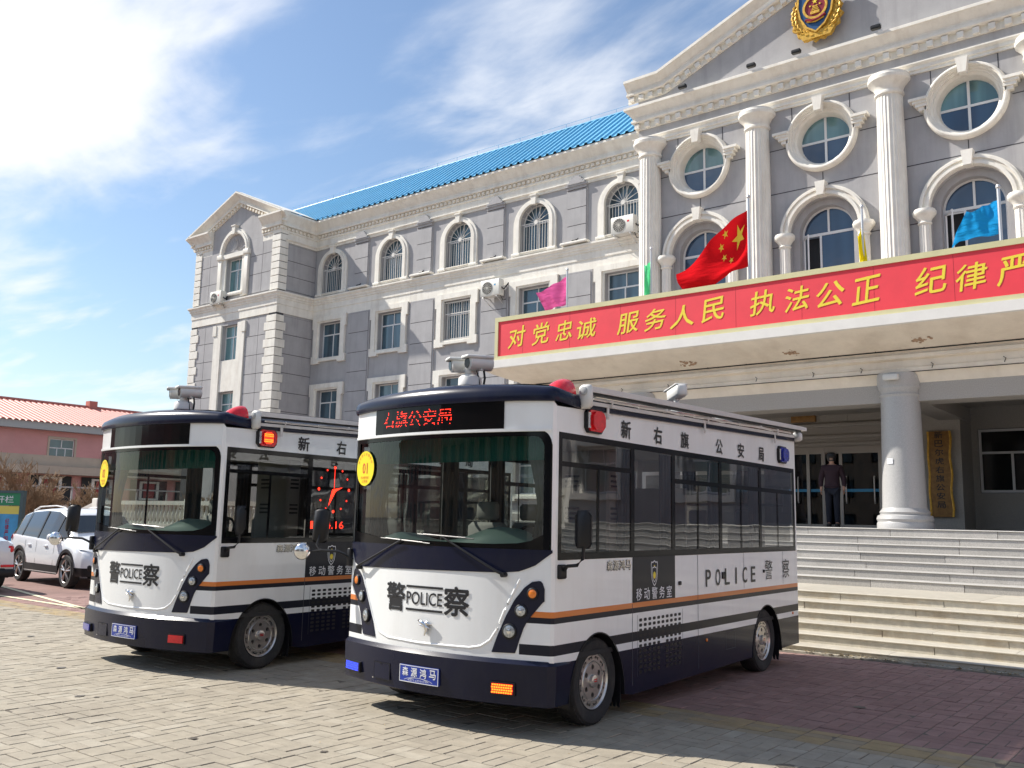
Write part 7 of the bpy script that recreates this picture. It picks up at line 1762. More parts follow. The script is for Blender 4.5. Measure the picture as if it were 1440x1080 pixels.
# ================================================================== CARS
def make_car(label, loc, rz__, suv=True):
    T = empty('parked_car', label, 'car', loc, rz__, 'white cars parked on the left')
    # x forward, y left (facing +x), origin on the ground midway between the axles
    L0, L1 = -2.25, 2.28; Wd = 0.92; hR = 1.68 if suv else 1.46
    # cross sections along the length: (x, z_low, z_belt, z_top, halfwidth low, halfwidth belt, halfwidth top)
    if suv:
        sec = [(-2.25, 0.52, 0.86, 0.92, 0.70, 0.74, 0.70), (-2.18, 0.34, 0.98, 1.08, 0.84, 0.82, 0.74), (-2.02, 0.30, 1.06, 1.38, 0.89, 0.87, 0.68), (-1.78, 0.29, 1.07, 1.56, 0.91, 0.90, 0.66), (-1.3, 0.28, 1.05, 1.65, 0.92, 0.91, 0.64),
               (-0.5, 0.27, 1.02, 1.69, 0.92, 0.91, 0.63), (0.15, 0.27, 0.99, 1.67, 0.92, 0.91, 0.62), (0.55, 0.27, 0.98, 1.56, 0.92, 0.91, 0.63), (1.05, 0.27, 0.98, 1.20, 0.92, 0.90, 0.70), (1.25, 0.27, 0.97, 1.06, 0.92, 0.89, 0.76),
               (1.75, 0.27, 0.90, 0.98, 0.92, 0.87, 0.72), (2.05, 0.27, 0.80, 0.90, 0.87, 0.80, 0.66), (2.22, 0.28, 0.66, 0.74, 0.74, 0.70, 0.60), (2.28, 0.32, 0.56, 0.60, 0.62, 0.60, 0.50)]
    else:
        sec = [(-2.35, 0.48, 0.80, 0.86, 0.66, 0.70, 0.64), (-2.26, 0.32, 0.95, 1.02, 0.82, 0.80, 0.70), (-1.95, 0.26, 1.0, 1.08, 0.88, 0.86, 0.70), (-1.55, 0.25, 1.0, 1.14, 0.90, 0.88, 0.66), (-1.0, 0.24, 0.97, 1.38, 0.90, 0.89, 0.60),
               (-0.4, 0.24, 0.95, 1.46, 0.90, 0.89, 0.59), (0.2, 0.24, 0.93, 1.43, 0.90, 0.89, 0.59), (0.7, 0.24, 0.93, 1.22, 0.90, 0.88, 0.64), (1.1, 0.24, 0.92, 1.0, 0.90, 0.87, 0.72), (1.7, 0.24, 0.84, 0.90, 0.88, 0.82, 0.66), (2.1, 0.26, 0.68, 0.74, 0.76, 0.70, 0.6), (2.25, 0.32, 0.55, 0.58, 0.6, 0.56, 0.5)]
    wb = 1.33; wr = 0.355 if suv else 0.32; ar = wr + 0.055
    def cr(a, b, t): return [a[i] + (b[i] - a[i]) * t for i in range(7)]
    xs_ = []
    x = sec[0][0]
    S2 = []
    for a, b in zip(sec, sec[1:]):
        n_ = max(2, int((b[0] - a[0]) / 0.06))
        for k in range(n_): S2.append(cr(a, b, k / n_))
    S2.append(list(sec[-1]))
    body = MB(); rows = []
    for (x, zl_, zb_, zt_, wl_, wb_, wt_) in S2:
        low = zl_
        for c in (-wb, wb):
            if abs(x - c) < ar: low = max(low, wr + sqrt(ar * ar - (x - c) ** 2) * 1.0)
        zm = max(0.62 if suv else 0.56, low + 0.02); z2 = max(zb_ - 0.06, zm + 0.01)
        half = [(wl_ * 0.96, low), (wl_ * 1.0, max(low + 0.01, 0.45)), (wl_ * 1.0 + 0.005, zm), (wl_ * 0.985, z2), (wb_ * 0.975, zb_), (wt_ + 0.035, zt_ - 0.06), (wt_ - 0.03, zt_ - 0.012), (wt_ * 0.5, zt_ + 0.012), (0, zt_ + 0.018)]
        row = [(x, -h, z) for h, z in half] + [(x, h, z) for h, z in reversed(half[:-1])]; rows.append(row)
    m__ = len(rows[0])
    for i in range(len(rows) - 1):
        x = (rows[i][0][0] + rows[i + 1][0][0]) / 2; zt_ = S2[i][3]; zb_ = S2[i][2]
        for k in range(m__ - 1):
            kk = k if k < 8 else m__ - 2 - k
            body.cur = 0
            if kk == 4 and zt_ - zb_ > 0.24: body.cur = 1
            if kk == 0 and suv: body.cur = 2
            if kk == 1 and suv and zb_ < 0: body.cur = 2
            body.add([rows[i][k], rows[i + 1][k], rows[i + 1][k + 1], rows[i][k + 1]], [(0, 1, 2, 3)])
    body.cur = 0
    body.add(rows[0], [tuple(range(m__))]); body.add(rows[-1], [tuple(range(m__))])
    body.build('body', [M['carpaint'], M['carglass'], M['black']], T, smooth=40)
    # windshield and rear window patches
    q = MB()
    a, b = (1.10, 0.60) if suv else (0.98, 0.35)
    def at_(x):
        for s1, s2 in zip(sec, sec[1:]):
            if s1[0] <= x <= s2[0]: return cr(s1, s2, (x - s1[0]) / (s2[0] - s1[0]))
    pa, pb = at_(a), at_(b)
    q.add([(a + 0.01, -pa[6] + 0.02, pa[3] + 0.012), (a + 0.01, pa[6] - 0.02, pa[3] + 0.012), (b + 0.01, pb[6] - 0.02, pb[3] + 0.02), (b + 0.01, -pb[6] + 0.02, pb[3] + 0.02)], [(0, 1, 2, 3)])
    m2 = [((pa[i] + pb[i]) / 2) for i in range(7)]
    q.v = []; q.f = []; q.mi = []
    for i in range(9):
        x = a + (b - a) * i / 8; p_ = at_(x); 
        for k in range(9): f = -1 + 2 * k / 8; q.v.append((x + 0.02, f * (p_[6] - 0.03), p_[3] + 0.026 - 0.02 * f * f))
    q.f = [(i * 9 + k, (i + 1) * 9 + k, (i + 1) * 9 + k + 1, i * 9 + k + 1) for i in range(8) for k in range(8)]; q.mi = [0] * 64
    q.build('windshield', M['carglass'], T, smooth=60)
    q = MB(); a, b = (-2.10, -1.80) if suv else (-1.55, -1.05)
    for i in range(7):
        x = a + (b - a) * i / 6; p_ = at_(x)
        for k in range(7): f = -1 + 2 * k / 6; q.v.append((x - 0.02, f * (p_[6] - 0.06), p_[3] + 0.024 - 0.02 * f * f))
    q.f = [(i * 7 + k, (i + 1) * 7 + k, (i + 1) * 7 + k + 1, i * 7 + k + 1) for i in range(6) for k in range(6)]; q.mi = [0] * 36
    q.build('rear_window', M['carglass'], T, smooth=60)
    # pillars, door lines, handles
    q = MB()
    for sy in (-1, 1):
        for x0, x1 in (((-0.42, -0.36), (0.48, 0.53), (-1.36, -1.31)) if suv else ((-0.4, -0.34), (-1.1, -1.0))):
            p_ = at_((x0 + x1) / 2); q.add([(x0, sy * (p_[5] * 0.985), p_[2]), (x1, sy * (p_[5] * 0.985), p_[2]), (x1, sy * (p_[6] + 0.045), p_[3] - 0.055), (x0, sy * (p_[6] + 0.045), p_[3] - 0.055)], [(0, 1, 2, 3)])
    q.build('window_pillar', M['black'], T, smooth=0)
    q = MB()
    for sy in (-1, 1):
        for x in ((-1.02, -0.38, 0.62) if suv else (-1.0, -0.36, 0.62)):
            q.add([(x, sy * 0.9265, 0.42), (x + 0.012, sy * 0.9265, 0.42), (x + 0.012, sy * 0.915, 0.96), (x, sy * 0.915, 0.96)], [(0, 1, 2, 3)])
    q.build('door_gap', M['joint'], T, smooth=0)
    q = MB()
    for sy in (-1, 1):
        for x in (-0.85, 0.10): y0, y1 = sorted((sy * 0.905, sy * 0.945)); q.bbox(x, x + 0.18, y0, y1, 0.84, 0.87, 0.006)
    q.build('door_handle', M['carpaint'], T)
    q = MB()
    for sy in (-1, 1):
        y0, y1 = sorted((sy * 0.90, sy * 1.10)); q.bbox(0.62, 0.80, y0, y1, 0.98, 1.13, 0.04)
    q.build('side_mirror', M['carpaint'], T, smooth=60)
    if suv:
        q = MB()
        for sy in (-1, 1): q.tube([(-1.5, sy * 0.60, 1.63), (-1.2, sy * 0.58, 1.72), (-0.3, sy * 0.57, 1.75), (0.2, sy * 0.57, 1.71), (0.35, sy * 0.58, 1.65)], 0.018, 6)
        q.build('roof_rail', M['alu'], T)
        for sy in (-1, 1):
            for c in (-wb, wb):
                q = MB(); arc = [(c + r_ * cos(a), wr + r_ * sin(a)) for r_ in (ar - 0.01, ar + 0.06) for a in [pi * (i / 18) * 1.08 - 0.04 * pi for i in range(19)]]
                vs = [(x, sy * 0.932, z) for x, z in arc]; q.add(vs, [(i, i + 1, 20 + i, 19 + i) for i in range(18)])
                q.build('arch_cladding', M['black'], T, smooth=0)
            q = MB(); q.add([(-wb + ar, sy * 0.930, 0.26), (wb - ar, sy * 0.930, 0.26), (wb - ar, sy * 0.930, 0.44), (-wb + ar, sy * 0.930, 0.44)], [(0, 1, 2, 3)])
            o = q.build('sill_cladding', M['black'], T, smooth=0)
            q = MB(); q.add([(-wb + ar, sy * 0.931, 0.285), (wb - ar, sy * 0.931, 0.285), (wb - ar, sy * 0.931, 0.30), (-wb + ar, sy * 0.931, 0.30)], [(0, 1, 2, 3)])
            link('chrome_strip', q.mesh('chrome_strip', M['alu'], 0), o)
    for sy in (-1, 1):
        q = MB(); q.add([(2.235, sy * 0.42, 0.66), (2.20, sy * 0.66, 0.68), (1.98, sy * 0.85, 0.74), (1.86, sy * 0.895, 0.84), (2.02, sy * 0.82, 0.82), (2.20, sy * 0.62, 0.745), (2.255, sy * 0.44, 0.70)], [(0, 1, 2, 3, 4, 5, 6)]); o = q.build('headlight', M['lamp'], T, smooth=0)
        q = MB(); y0, y1 = sorted((sy * 0.62, sy * 0.80)); q.bbox(2.10, 2.22, y0, y1, 0.40, 0.52, 0.03); q.build('fog_lamp', M['black'], T)
        q = MB(); 
        if suv: q.add([(-2.20, sy * 0.45, 0.98), (-2.24, sy * 0.75, 0.94), (-1.95, sy * 0.915, 0.96), (-1.90, sy * 0.915, 1.04), (-2.15, sy * 0.79, 1.08), (-2.16, sy * 0.48, 1.06)], [(0, 1, 2, 3, 4, 5)])
        else:
            y0, y1 = sorted((sy * 0.50, sy * 0.80)); q.bbox(-2.31, -2.18, y0, y1, 0.78, 0.92, 0.03)
        q.build('tail_light', M['redlens'], T, smooth=0)
    q = MB(); q.bbox(2.18, 2.29, -0.45, 0.45, 0.36, 0.50, 0.02); q.bbox(2.2, 2.27, -0.5, 0.5, 0.60, 0.66, 0.02); q.build('grille', M['black'], T)
    q = MB(); q.bbox(L0 - 0.03 if suv else -2.38, -2.05, -0.84, 0.84, 0.30, 0.46, 0.03); q.build('rear_bumper_trim', M['black'], T)
    if not suv:
        q = MB(); q.bbox(-2.385, -2.36, -0.80, -0.55, 0.50, 0.55, 0.008); q.bbox(-2.385, -2.36, 0.55, 0.80, 0.50, 0.55, 0.008); q.build('reflector', M['redlens'], T)
        q = MB(); q.box(-2.372, -2.35, -0.22, 0.22, 0.66, 0.78); q.build('number_plate', M['platemat'], T, smooth=0)
    for sy in (-1, 1):
        for c in (-wb, wb):
            q = MB(); q.lathe([(wr - 0.11, -0.09), (wr - 0.03, -0.10), (wr, -0.07), (wr, 0.07), (wr - 0.03, 0.10), (wr - 0.11, 0.09)], (0, 0, 0), 36, 'y', cap=False); w = q.build('wheel', M['rubber'], T, (c, sy * 0.82, wr))
            q = MB(); q.lathe([(wr - 0.105, sy * 0.092), (wr - 0.12, sy * 0.07)], (0, 0, 0), 32, 'y', cap=False)
            for i in range(5):
                a = 2 * pi * i / 5 + 0.3
                for da in (-0.17, 0.17):
                    q.tube([(0.03 * cos(a), sy * 0.085, 0.03 * sin(a)), ((wr - 0.115) * cos(a + da), sy * 0.08, (wr - 0.115) * sin(a + da))], [0.022, 0.014], 6)
            q.lathe([(0.05, sy * 0.08), (0.045, sy * 0.1)], (0, 0, 0), 14, 'y'); link('rim', q.mesh('rim', M['rim'], 40), w)
            q = MB(); q.lathe([(wr - 0.11, sy * 0.03), (wr - 0.11, sy * 0.035)], (0, 0, 0), 24, 'y'); link('brake_disc', q.mesh('brake_disc', M['black'], 40), w)
    return T
make_car('white SUV with black wheel arches and roof rails parked beside the farther bus', (-21.15, 10.75, 0), radians(-4), True)
make_car('rear end of a white saloon car with red tail light at the left edge', (-21.85, 7.85, 0), radians(176), False)

# ================================================================== LEFT BACKGROUND
def at(px, py, X): 
    d = RM.transposed() @ Vector(((px - 720) / FX, (py - 540) / FX, 1.0)); t = X / d.x; return d * t + Vector((0, 0, H))
PK_ = empty('pink_building', 'long pink two-storey building with red tiled roof behind the bare trees', 'building', (-72, 30, 0))
def pb(mb, name, mt, smooth=0): o = mb.build(name, mt, None, smooth=smooth); absparent(o, PK_); return o
PXX = -70.0; PYA, PYB = -10, 60
wn = [(y, 5.25, 7.0) for y in (21.8, 27.4, 33.2, 38.9, 44.6)]
wl = MB(); wl.face([rect(PYA, PYB, 0, 7.75)] + [rect(y - 0.95, y + 0.95, z0, z1) for y, z0, z1 in wn], 'x', PXX)
for y, z0, z1 in wn: wl.walls(rect(y - 0.95, y + 0.95, z0, z1), 'x', PXX, PXX - 0.2)
wl.face([[(PXX, 0), (PXX - 14, 0), (PXX - 14, 7.75), (PXX - 7, 11.5), (PXX, 7.75)]], 'y', PYB); wl.face([[(PXX, 0), (PXX - 14, 0), (PXX - 14, 7.75), (PXX - 7, 11.5), (PXX, 7.75)]], 'y', PYA)
pb(wl, 'wall', M['pink'])
q = MB(); q.box(PXX, PXX + 0.06, 26.0, PYB, 4.95, 5.70); q.box(PXX, PXX + 0.05, PYA, 26.0, 4.9, 5.05); pb(q, 'render_band', M['beige'])
q = MB(); q.box(PXX, PXX + 0.7, PYA - 0.5, PYB + 0.5, 7.55, 8.1); pb(q, 'fascia', M['fascia'])
q = MB(); q.box(PXX + 0.02, PXX + 0.25, PYA, PYB, 0.0, 1.0); q.box(PXX, PXX + 1.0, PYA, PYB, 4.3, 4.9); pb(q, 'ledge', M['beige'])
q = MB(); vs = []; y = PYA - 0.5; k = 0
while y < PYB + 0.5:
    for dy, dz in ((0, 0.0), (0.10, 0.10), (0.22, 0.12), (0.34, 0.10)):
        vs += [(PXX + 0.9, y + dy, 8.05 + dz), (PXX - 7.2, y + dy, 10.35 + dz)]
    y += 0.45
nv_ = len(vs) // 2; q.add(vs, [(2 * i, 2 * i + 2, 2 * i + 3, 2 * i + 1) for i in range(nv_ - 1)]); q.add([(PXX - 7.2, PYA, 10.4), (PXX - 7.2, PYB, 10.4), (PXX - 15, PYB, 7.8), (PXX - 15, PYA, 7.8)], [(0, 1, 2, 3)])
q.tube([(PXX - 7.2, PYA - .5, 10.45), (PXX - 7.2, PYB, 10.45)], 0.16, 6); q.box(PXX - 7.6, PXX - 6.9, 38.5, 39.2, 10.3, 11.0)
pb(q, 'roof', M['tile'])
for y, z0, z1 in wn:
    q = MB(); q.ring(rect(y - 0.95, y + 0.95, z0, z1), rect(y - 0.88, y + 0.88, z0 + 0.07, z1 - 0.07), 'x', PXX - 0.1, PXX - 0.16); q.box(PXX - 0.15, PXX - 0.1, y - 0.03, y + 0.03, z1 - 0.7, z1); q.box(PXX - 0.15, PXX - 0.1, y - 0.9, y + 0.9, z1 - 0.73, z1 - 0.66); q.box(PXX - 0.15, PXX - 0.1, y - 0.35, y - 0.29, z0, z1 - 0.7); q.box(PXX - 0.15, PXX - 0.1, y + 0.29, y + 0.35, z0, z1 - 0.7)
    w = pb(q, 'window', M['pvc']); q = MB(); q.box(PXX - 0.14, PXX - 0.13, y - 0.9, y + 0.9, z0, z1); link('pane', q.mesh('pane', M['wglass'], 0), w)
    q = MB(); q.ring(rect(y - 1.1, y + 1.1, z0 - 0.1, z1 + 0.15), rect(y - 0.95, y + 0.95, z0, z1), 'x', PXX + 0.05, PXX); link('sill', q.mesh('sill', M['beige'], 0), w)
q = MB(); q.bbox(PXX + 0.0, PXX + 0.5, 36.5, 37.6, 5.3, 6.1, 0.05); pb(q, 'air_conditioner', M['ac'])
# dark glazed ground floor with red curtained bays
for k in range(9):
    y = 12.5 + k * 4.0
    q = MB(); q.box(PXX + 0.1, PXX + 0.14, y - 1.6, y + 1.6, 1.1, 4.2); w = pb(q, 'shop_window', M['dark'])
    q = MB(); q.ring(rect(y - 0.85, y + 0.85, 2.6, 4.1), rect(y - 0.62, y + 0.62, 2.75, 3.95), 'x', PXX + 0.2, PXX + 0.1); link('window_frame', q.mesh('window_frame', M['white'], 0), w)
    q = MB(); q.box(PXX + 0.14, PXX + 0.18, y - 0.45, y + 0.45, 2.7, 4.0); link('red_curtain', q.mesh('red_curtain', mat('red_curtain', (0.30, 0.05, 0.05), 0.8) if 'rc' not in globals() else rc, 0), w)
# low grey wall with a light coping in front of it
W2 = empty('boundary_wall', 'low grey boundary wall with pale coping in front of the pink building', 'wall', (-58, 25, 0))
q = MB(); q.box(-58.2, -58, -5, 23.5, 0, 3.05); absparent(q.build('wall', M['fascia'], None, smooth=0), W2)
q = MB(); q.box(-58.2, -58, 23.5, 60, 0, 2.0); absparent(q.build('brick_base', M['beige'], None, smooth=0), W2)
q = MB(); q.box(-58.25, -57.9, -5, 60, 3.05, 3.14); 
for i in range(16): q.box(-58.15, -58.05, 24 + i * 2.2, 24.08 + i * 2.2, 2.0, 3.05)
absparent(q.build('coping', M['fascia'], None, smooth=0), W2)
# far roofs
q = MB()
for (x, y, w_, h, d) in ((-95, 78, 26, 13.2, 12), (-60, 75, 20, 11.5, 12)):
    q.prism([(y - d, h - 3.2), (y, h), (y + d, h - 3.2), (y + d, 0), (y - d, 0)], 'x', x - w_, x + w_)
FB = q.build('distant_house', M['farroof'], None, smooth=0); tag(FB, 'distant building with dark grey roof just left of the tower', 'building')
# bare trees
def tree(label, x, y, h, seed, spread=0.9, nb=4, group='bare trees and shrubs beyond the parked cars', dens=1.05):
    R_ = random.Random(seed); T = empty('bare_tree', label, 'tree', (x, y, 0), 0, group)
    tr = MB(); tw = MB()
    def grow(p, d, l, r, lv, mb):
        n_ = 4; pts = [p]; q_ = p.copy(); dd = d.copy()
        for i in range(n_):
            dd = (dd + Vector((R_.uniform(-1, 1), R_.uniform(-1, 1), R_.uniform(-0.4, 0.8))) * 0.22).normalized(); q_ = q_ + dd * (l / n_); pts.append(q_.copy())
        rs = [max(0.010, r * (1 - 0.55 * i / n_)) for i in range(n_ + 1)]
        mb.tube(pts, rs, 6 if lv < 2 else 3, cap=False)
        if lv >= 4: return
        k = int((5 if lv < 3 else 6) * dens)
        for i in range(k):
            f = R_.uniform(0.3, 1.0); b_ = pts[min(n_, int(f * n_))]
            nd = (dd + Vector((R_.uniform(-1, 1), R_.uniform(-1, 1), R_.uniform(-0.2, 0.9))) * spread).normalized()
            grow(b_.copy(), nd, l * R_.uniform(0.5, 0.78), r * 0.45, lv + 1, tr if lv < 1 else tw)
    for i in range(nb):
        a = 2 * pi * i / nb + R_.uniform(-.4, .4); grow(Vector((0.05 * cos(a), 0.05 * sin(a), 0)), Vector((cos(a) * 0.35, sin(a) * 0.35, 1)).normalized(), h * 0.42, 0.03 + 0.012 * h / 2, 0, tr)
    tr.build('trunk', M['bark'], T, smooth=0); o = tw.build('crown', M['twig'], T, smooth=0); o['kind'] = 'stuff'
tree('pale-stemmed bare tree right behind the white SUV roof', -41, 18.5, 4.6, 3, nb=3)
tree('dense leafless shrub behind the middle of the SUV', -43, 19.5, 3.4, 9, nb=5)
tree('leafless tree rising over the notice board', -40, 14.8, 4.8, 14, nb=2)
tree('leafless shrub seen beside the yellow 02 sticker', -38, 19.3, 3.6, 21, nb=4)
tree('thin leafless tree in front of the pink wall window', -46, 17.2, 5.2, 33, nb=2)
tree('leafless shrub at the far left beside the wall', -48, 15.5, 3.2, 41, nb=4)
tree('leafless shrub beyond the stair balustrade', -34, 22.5, 3.3, 51, nb=4)
q = MB(); R_ = random.Random(2)
for i in range(900):
    x, y = R_.uniform(-50, -42), R_.uniform(14, 26); z = R_.uniform(0, 1.7) * R_.random() ** 0.3; a = R_.uniform(0, 2 * pi); l = R_.uniform(0.2, 0.6)
    q.tube([(x, y, z), (x + l * 0.5 * cos(a), y + l * 0.5 * sin(a), z + l)], [0.012, 0.006], 3, cap=False)
o = q.build('dry_hedge', M['twig'], None, smooth=0); o['kind'] = 'stuff'
# notice board
NB = empty('notice_board', 'green, yellow and blue notice board with red vertical writing at the left edge', 'notice board', (-30.5, 12.45, 0), radians(20))
q = MB(); q.box(-2.2, 1.2, -0.02, 0.03, 0.45, 1.50); q.build('poster', M['boardblue'], NB, smooth=0)
q = MB(); q.box(-2.2, 1.2, -0.02, 0.03, 1.76, 2.14); hdb = q.build('header', M['boardgreen'], NB, smooth=0)
q = MB(); q.box(-2.2, 1.2, -0.015, 0.03, 2.0, 2.10); q.build('yellow_strip', mat('board_yellow', (0.72, 0.62, 0.12), 0.6), NB, smooth=0) if 0 else None
q = MB(); q.box(-2.2, 1.2, -0.022, 0.03, 1.50, 1.74); q.build('yellow_strip', mat('board_yellow', (0.72, 0.62, 0.12), 0.6), NB, smooth=0)
q = MB()
for x in (-2.25, 1.25): q.box(x - 0.06, x + 0.06, -0.06, 0.06, 0, 2.2)
q.box(-2.3, 1.3, -0.05, 0.08, 2.14, 2.22); q.box(-2.2, 1.2, -0.04, 0.05, 0.39, 0.45); q.build('frame', mat('board_frame', (0.05, 0.09, 0.10), 0.5), NB, smooth=0)
text_obj('lettering', '警务公开栏', lambda u, v: (-0.9 + 1.8 * u, -0.024, 1.84 + 0.22 * v), M['decalwhite'], hdb, 0.01, 2)
for i, s_ in enumerate(('为人民服务', '执法公正', '对党忠诚', '纪律严明')):
    for j, ch in enumerate(s_): text_obj('lettering', ch, lambda u, v, i=i, j=j: (-0.7 + i * 0.45 + 0.16 * u, -0.024, 1.20 - j * 0.18 - 0.05 * (3 - i) + 0.16 * v), M['flagred'], NB, 0.01, 1)
# ---------- balustrade of the ramp left of the steps
BA = empty('ramp_balustrade', 'white stone balustrade with turned balusters beside the ramp', 'balustrade', (-26, 17.5, 0))
ba = MB(); ba.lathe([(0.07, 0), (0.07, 0.05), (0.035, 0.10), (0.05, 0.16), (0.075, 0.26), (0.07, 0.34), (0.04, 0.46), (0.032, 0.54), (0.05, 0.60), (0.05, 0.64)], (0, 0, 0), 12); bam = ba.mesh('baluster', M['banister'], 50)
zr0 = lambda x: 1.30 if x > -33.5 else 1.30 - (-33.5 - x) * 0.26
x = -39.3
while x < -15.2:
    o = link('baluster', bam, None, (x, 17.5, zr0(x) - 0.04)); absparent(o, BA); x += 0.24
for dz, hh, w_ in ((-0.22, 0.18, 0.13), (0.60, 0.14, 0.12)):
    q = MB()
    for (xa, xb) in ((-39.6, -33.5), (-33.5, -15.1)):
        za, zb__ = zr0(xa) + dz, (1.30 + dz)
        q.add([(xa, 17.5 - w_, za), (xb, 17.5 - w_, zb__), (xb, 17.5 + w_, zb__), (xa, 17.5 + w_, za), (xa, 17.5 - w_, za + hh), (xb, 17.5 - w_, zb__ + hh), (xb, 17.5 + w_, zb__ + hh), (xa, 17.5 + w_, za + hh)], [(0, 3, 2, 1), (4, 5, 6, 7), (0, 1, 5, 4), (1, 2, 6, 5), (2, 3, 7, 6), (3, 0, 4, 7)])
    absparent(q.build('rail', M['banister'], None, smooth=0), BA)
q = MB()
for x in (-39.6, -33.5, -27.4, -21.3, -15.2): q.bbox(x - 0.2, x + 0.2, 17.28, 17.72, zr0(x) - 1.2, zr0(x) + 0.82, 0.03)
absparent(q.build('pier', M['banister'], None), BA)
q = MB(); q.prism([(-39.8, -0.02), (-15.6, -0.02), (-15.6, 1.1), (-33.5, 1.1), (-39.8, -0.01)], 'y', 17.4, 26); o = q.build('ramp', M['stonegrey'], None, smooth=0); o['kind'] = 'structure'
# trim: everything named consistently
for o in list(bpy.data.objects):
    if o.name.startswith('t.') and not o.parent: pass
# ================================================================== PLACE BEYOND THE FRAME (seen in the glass)
# right-hand wing of the same building, mirrored about the pediment axis
RX0, RX1 = CX1, 19.2
ow = []
for x in BAYS[:5]:
    xr = -18.0 - x; ow += [archp(xr, 0.80, 12.98, 14.28, 10, 0.80), rect(xr - 0.8, xr + 0.8, 9.62, 11.45), rect(xr - 0.8, xr + 0.8, 6.1, 7.95), rect(xr - 0.8, xr + 0.8, 2.7, 4.5)]
wl = MB(); wl.face([rect(RX0 - 0.4, RX1, 0, 15.6)] + ow, 'y', YW)
for l in ow: wl.walls(l, 'y', YW, YW + 0.34)
wl.face([rect(YT, YW, 0, 15.6)], 'x', RX1); wl.face([[(RX1, 0), (26.6, 0), (26.6, 16), (22.9, 18), (RX1, 16)]], 'y', YT); wl.face([rect(YT, 42, 0, 15.6)], 'x', 26.6)
bp(wl, 'wall', M['grey'], smooth=0)
for x in BAYS[:5]:
    xr = -18.0 - x
    for (z0, z1) in ((9.62, 11.45), (6.1, 7.95), (2.7, 4.5)):
        w = window(xr - 0.80, xr + 0.80, z0, z1, YW, split=0.62)
        s = MB(); s.ring(rect(xr - 1.18, xr + 1.18, z0 - 0.3, z1 + 0.32), rect(xr - 0.86, xr + 0.86, z0 - 0.06, z1 + 0.06), 'y', YW - 0.12, YW); link('window_surround', s.mesh('window_surround', M['cream'], 0), w)
    w = window(xr - 0.80, xr + 0.80, 12.98, 15.08, YW, arch=0.80)
for prof_ in (P_CW, P_BELT): a = MB(); a.sweep([(RX0, YW), (RX1, YW), (RX1, YT), (26.6, YT), (26.6, 42)], prof_); bp(a, 'cornice', M['cream'])
rb = MB(); rb.add([(RX0 - 0.1, E0[0], E0[1]), (25, E0[0], E0[1]), (25, 32.7, 19.5), (RX0 - 0.1, 32.7, 19.5), (25, 42.8, 16.68), (RX0 - 0.1, 42.8, 16.68)], [(0, 1, 2, 3), (3, 2, 4, 5)]); bp(rb, 'roof', M['blueroof'], smooth=0)
# ramp balustrade on the right, sloping down away from the steps
B2 = empty('ramp_balustrade', 'white stone balustrade beside the right-hand ramp of the porch', 'balustrade', (8, 17.5, 0))
zr1 = lambda x: 1.30 if x < 9 else 1.30 - (x - 9) * 0.22
x = 3.1
while x < 15: o = link('baluster', bam, None, (x, 17.5, zr1(x) - 0.04)); absparent(o, B2); x += 0.24
for dz, hh, w_ in ((-0.22, 0.18, 0.13), (0.60, 0.14, 0.12)):
    q = MB()
    for (xa, xb) in ((3.0, 9.0), (9.0, 15.0)):
        za, zz = zr1(xa) + dz, zr1(xb) + dz
        q.add([(xa, 17.5 - w_, za), (xb, 17.5 - w_, zz), (xb, 17.5 + w_, zz), (xa, 17.5 + w_, za), (xa, 17.5 - w_, za + hh), (xb, 17.5 - w_, zz + hh), (xb, 17.5 + w_, zz + hh), (xa, 17.5 + w_, za + hh)], [(0, 3, 2, 1), (4, 5, 6, 7), (0, 1, 5, 4), (1, 2, 6, 5), (2, 3, 7, 6), (3, 0, 4, 7)])
    absparent(q.build('rail', M['banister'], None, smooth=0), B2)
q = MB()
for x in (3.0, 9.0, 15.0): q.bbox(x - 0.2, x + 0.2, 17.28, 17.72, max(-0.1, zr1(x) - 1.3), zr1(x) + 0.82, 0.03)
absparent(q.build('pier', M['banister'], None), B2)
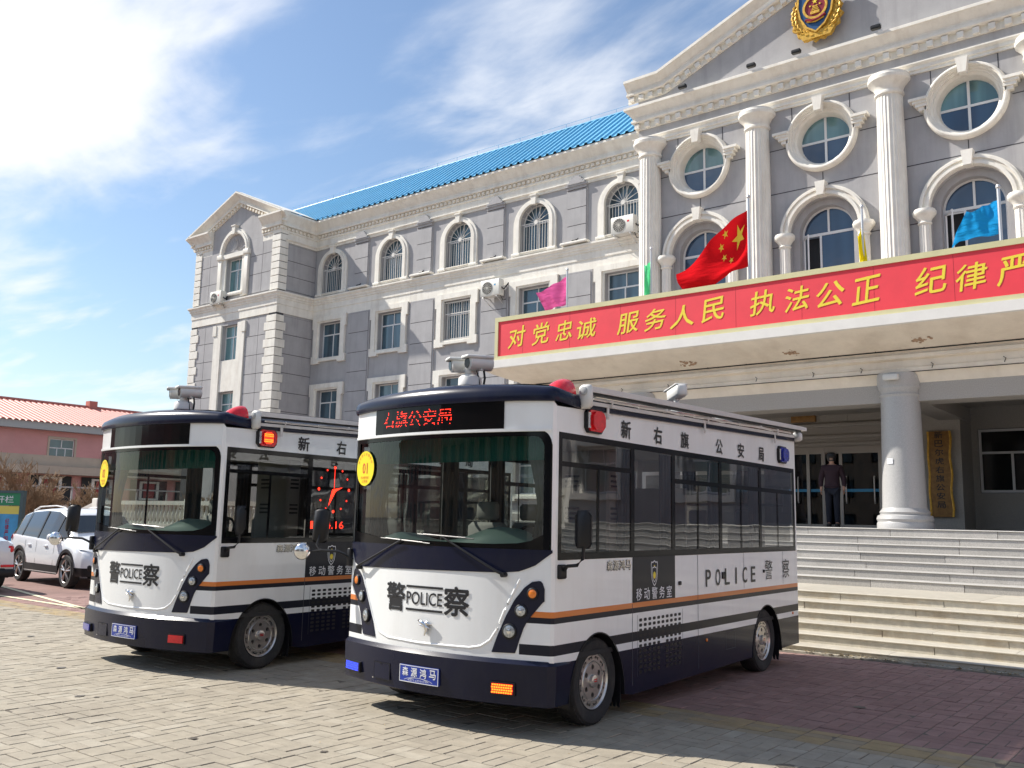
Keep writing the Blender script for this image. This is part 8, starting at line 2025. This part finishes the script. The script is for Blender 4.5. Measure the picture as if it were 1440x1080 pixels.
q = MB(); q.prism([(3.0, -0.02), (17, -0.02), (9, 1.1), (3.0, 1.1)], 'y', 17.4, 26); o = q.build('ramp', M['stonegrey'], None, smooth=0); o['kind'] = 'structure'
def block(label, x0, x1, y0, y1, h, mt, roof, axis, face, nfl):
    T = empty('unseen_building', label, 'building', ((x0 + x1) / 2, (y0 + y1) / 2, 0))
    q = MB(); q.box(x0, x1, y0, y1, 0, h); absparent(q.build('wall', M[mt], None, smooth=0), T)
    q = MB(); q.box(x0 - 0.4, x1 + 0.4, y0 - 0.4, y1 + 0.4, h, h + 0.4); absparent(q.build('roof', M[roof], None, smooth=0), T)
    q = MB(); g = MB()
    a0, a1 = (x0, x1) if axis == 'y' else (y0, y1)
    n = int((a1 - a0) / 3.2)
    for i in range(n):
        for f in range(nfl):
            c = a0 + (i + 0.5) * (a1 - a0) / n; z = 1.1 + f * 3.2
            if axis == 'y': q.ring(rect(c - 0.95, c + 0.95, z, z + 1.7), rect(c - 0.8, c + 0.8, z + 0.12, z + 1.58), 'y', face, face - 0.08 * (1 if face <= y0 else -1)); g.box(c - 0.8, c + 0.8, face - 0.02, face + 0.02, z + 0.1, z + 1.6)
            else: q.ring(rect(c - 0.95, c + 0.95, z, z + 1.7), rect(c - 0.8, c + 0.8, z + 0.12, z + 1.58), 'x', face - 0.08, face); g.box(face - 0.02, face + 0.02, c - 0.8, c + 0.8, z + 0.1, z + 1.6)
    o = q.build('window_frames', M['cream'], None, smooth=0); o['kind'] = 'stuff'; absparent(o, T); o = g.build('window_panes', M['wglass'], None, smooth=0); o['kind'] = 'stuff'; absparent(o, T)
block('pink building on the right-hand side of the square', 24, 34, -12, 16, 7.4, 'pink', 'tile', 'x', 24, 2)
block('unseen beige three-storey block added across the street behind the viewer', -34, -6, -44, -34, 10.5, 'beige', 'farroof', 'y', -34, 3)  # unseen blocks from here on, added to darken reflections in the bus glass
block('unseen grey four-storey block added across the street to the right', -2, 24, -46, -34, 13.0, 'grey', 'farroof', 'y', -34, 4)
block('unseen pink two-storey block added across the street to the left', -70, -40, -48, -36, 8.0, 'pink', 'tile', 'y', -36, 2)
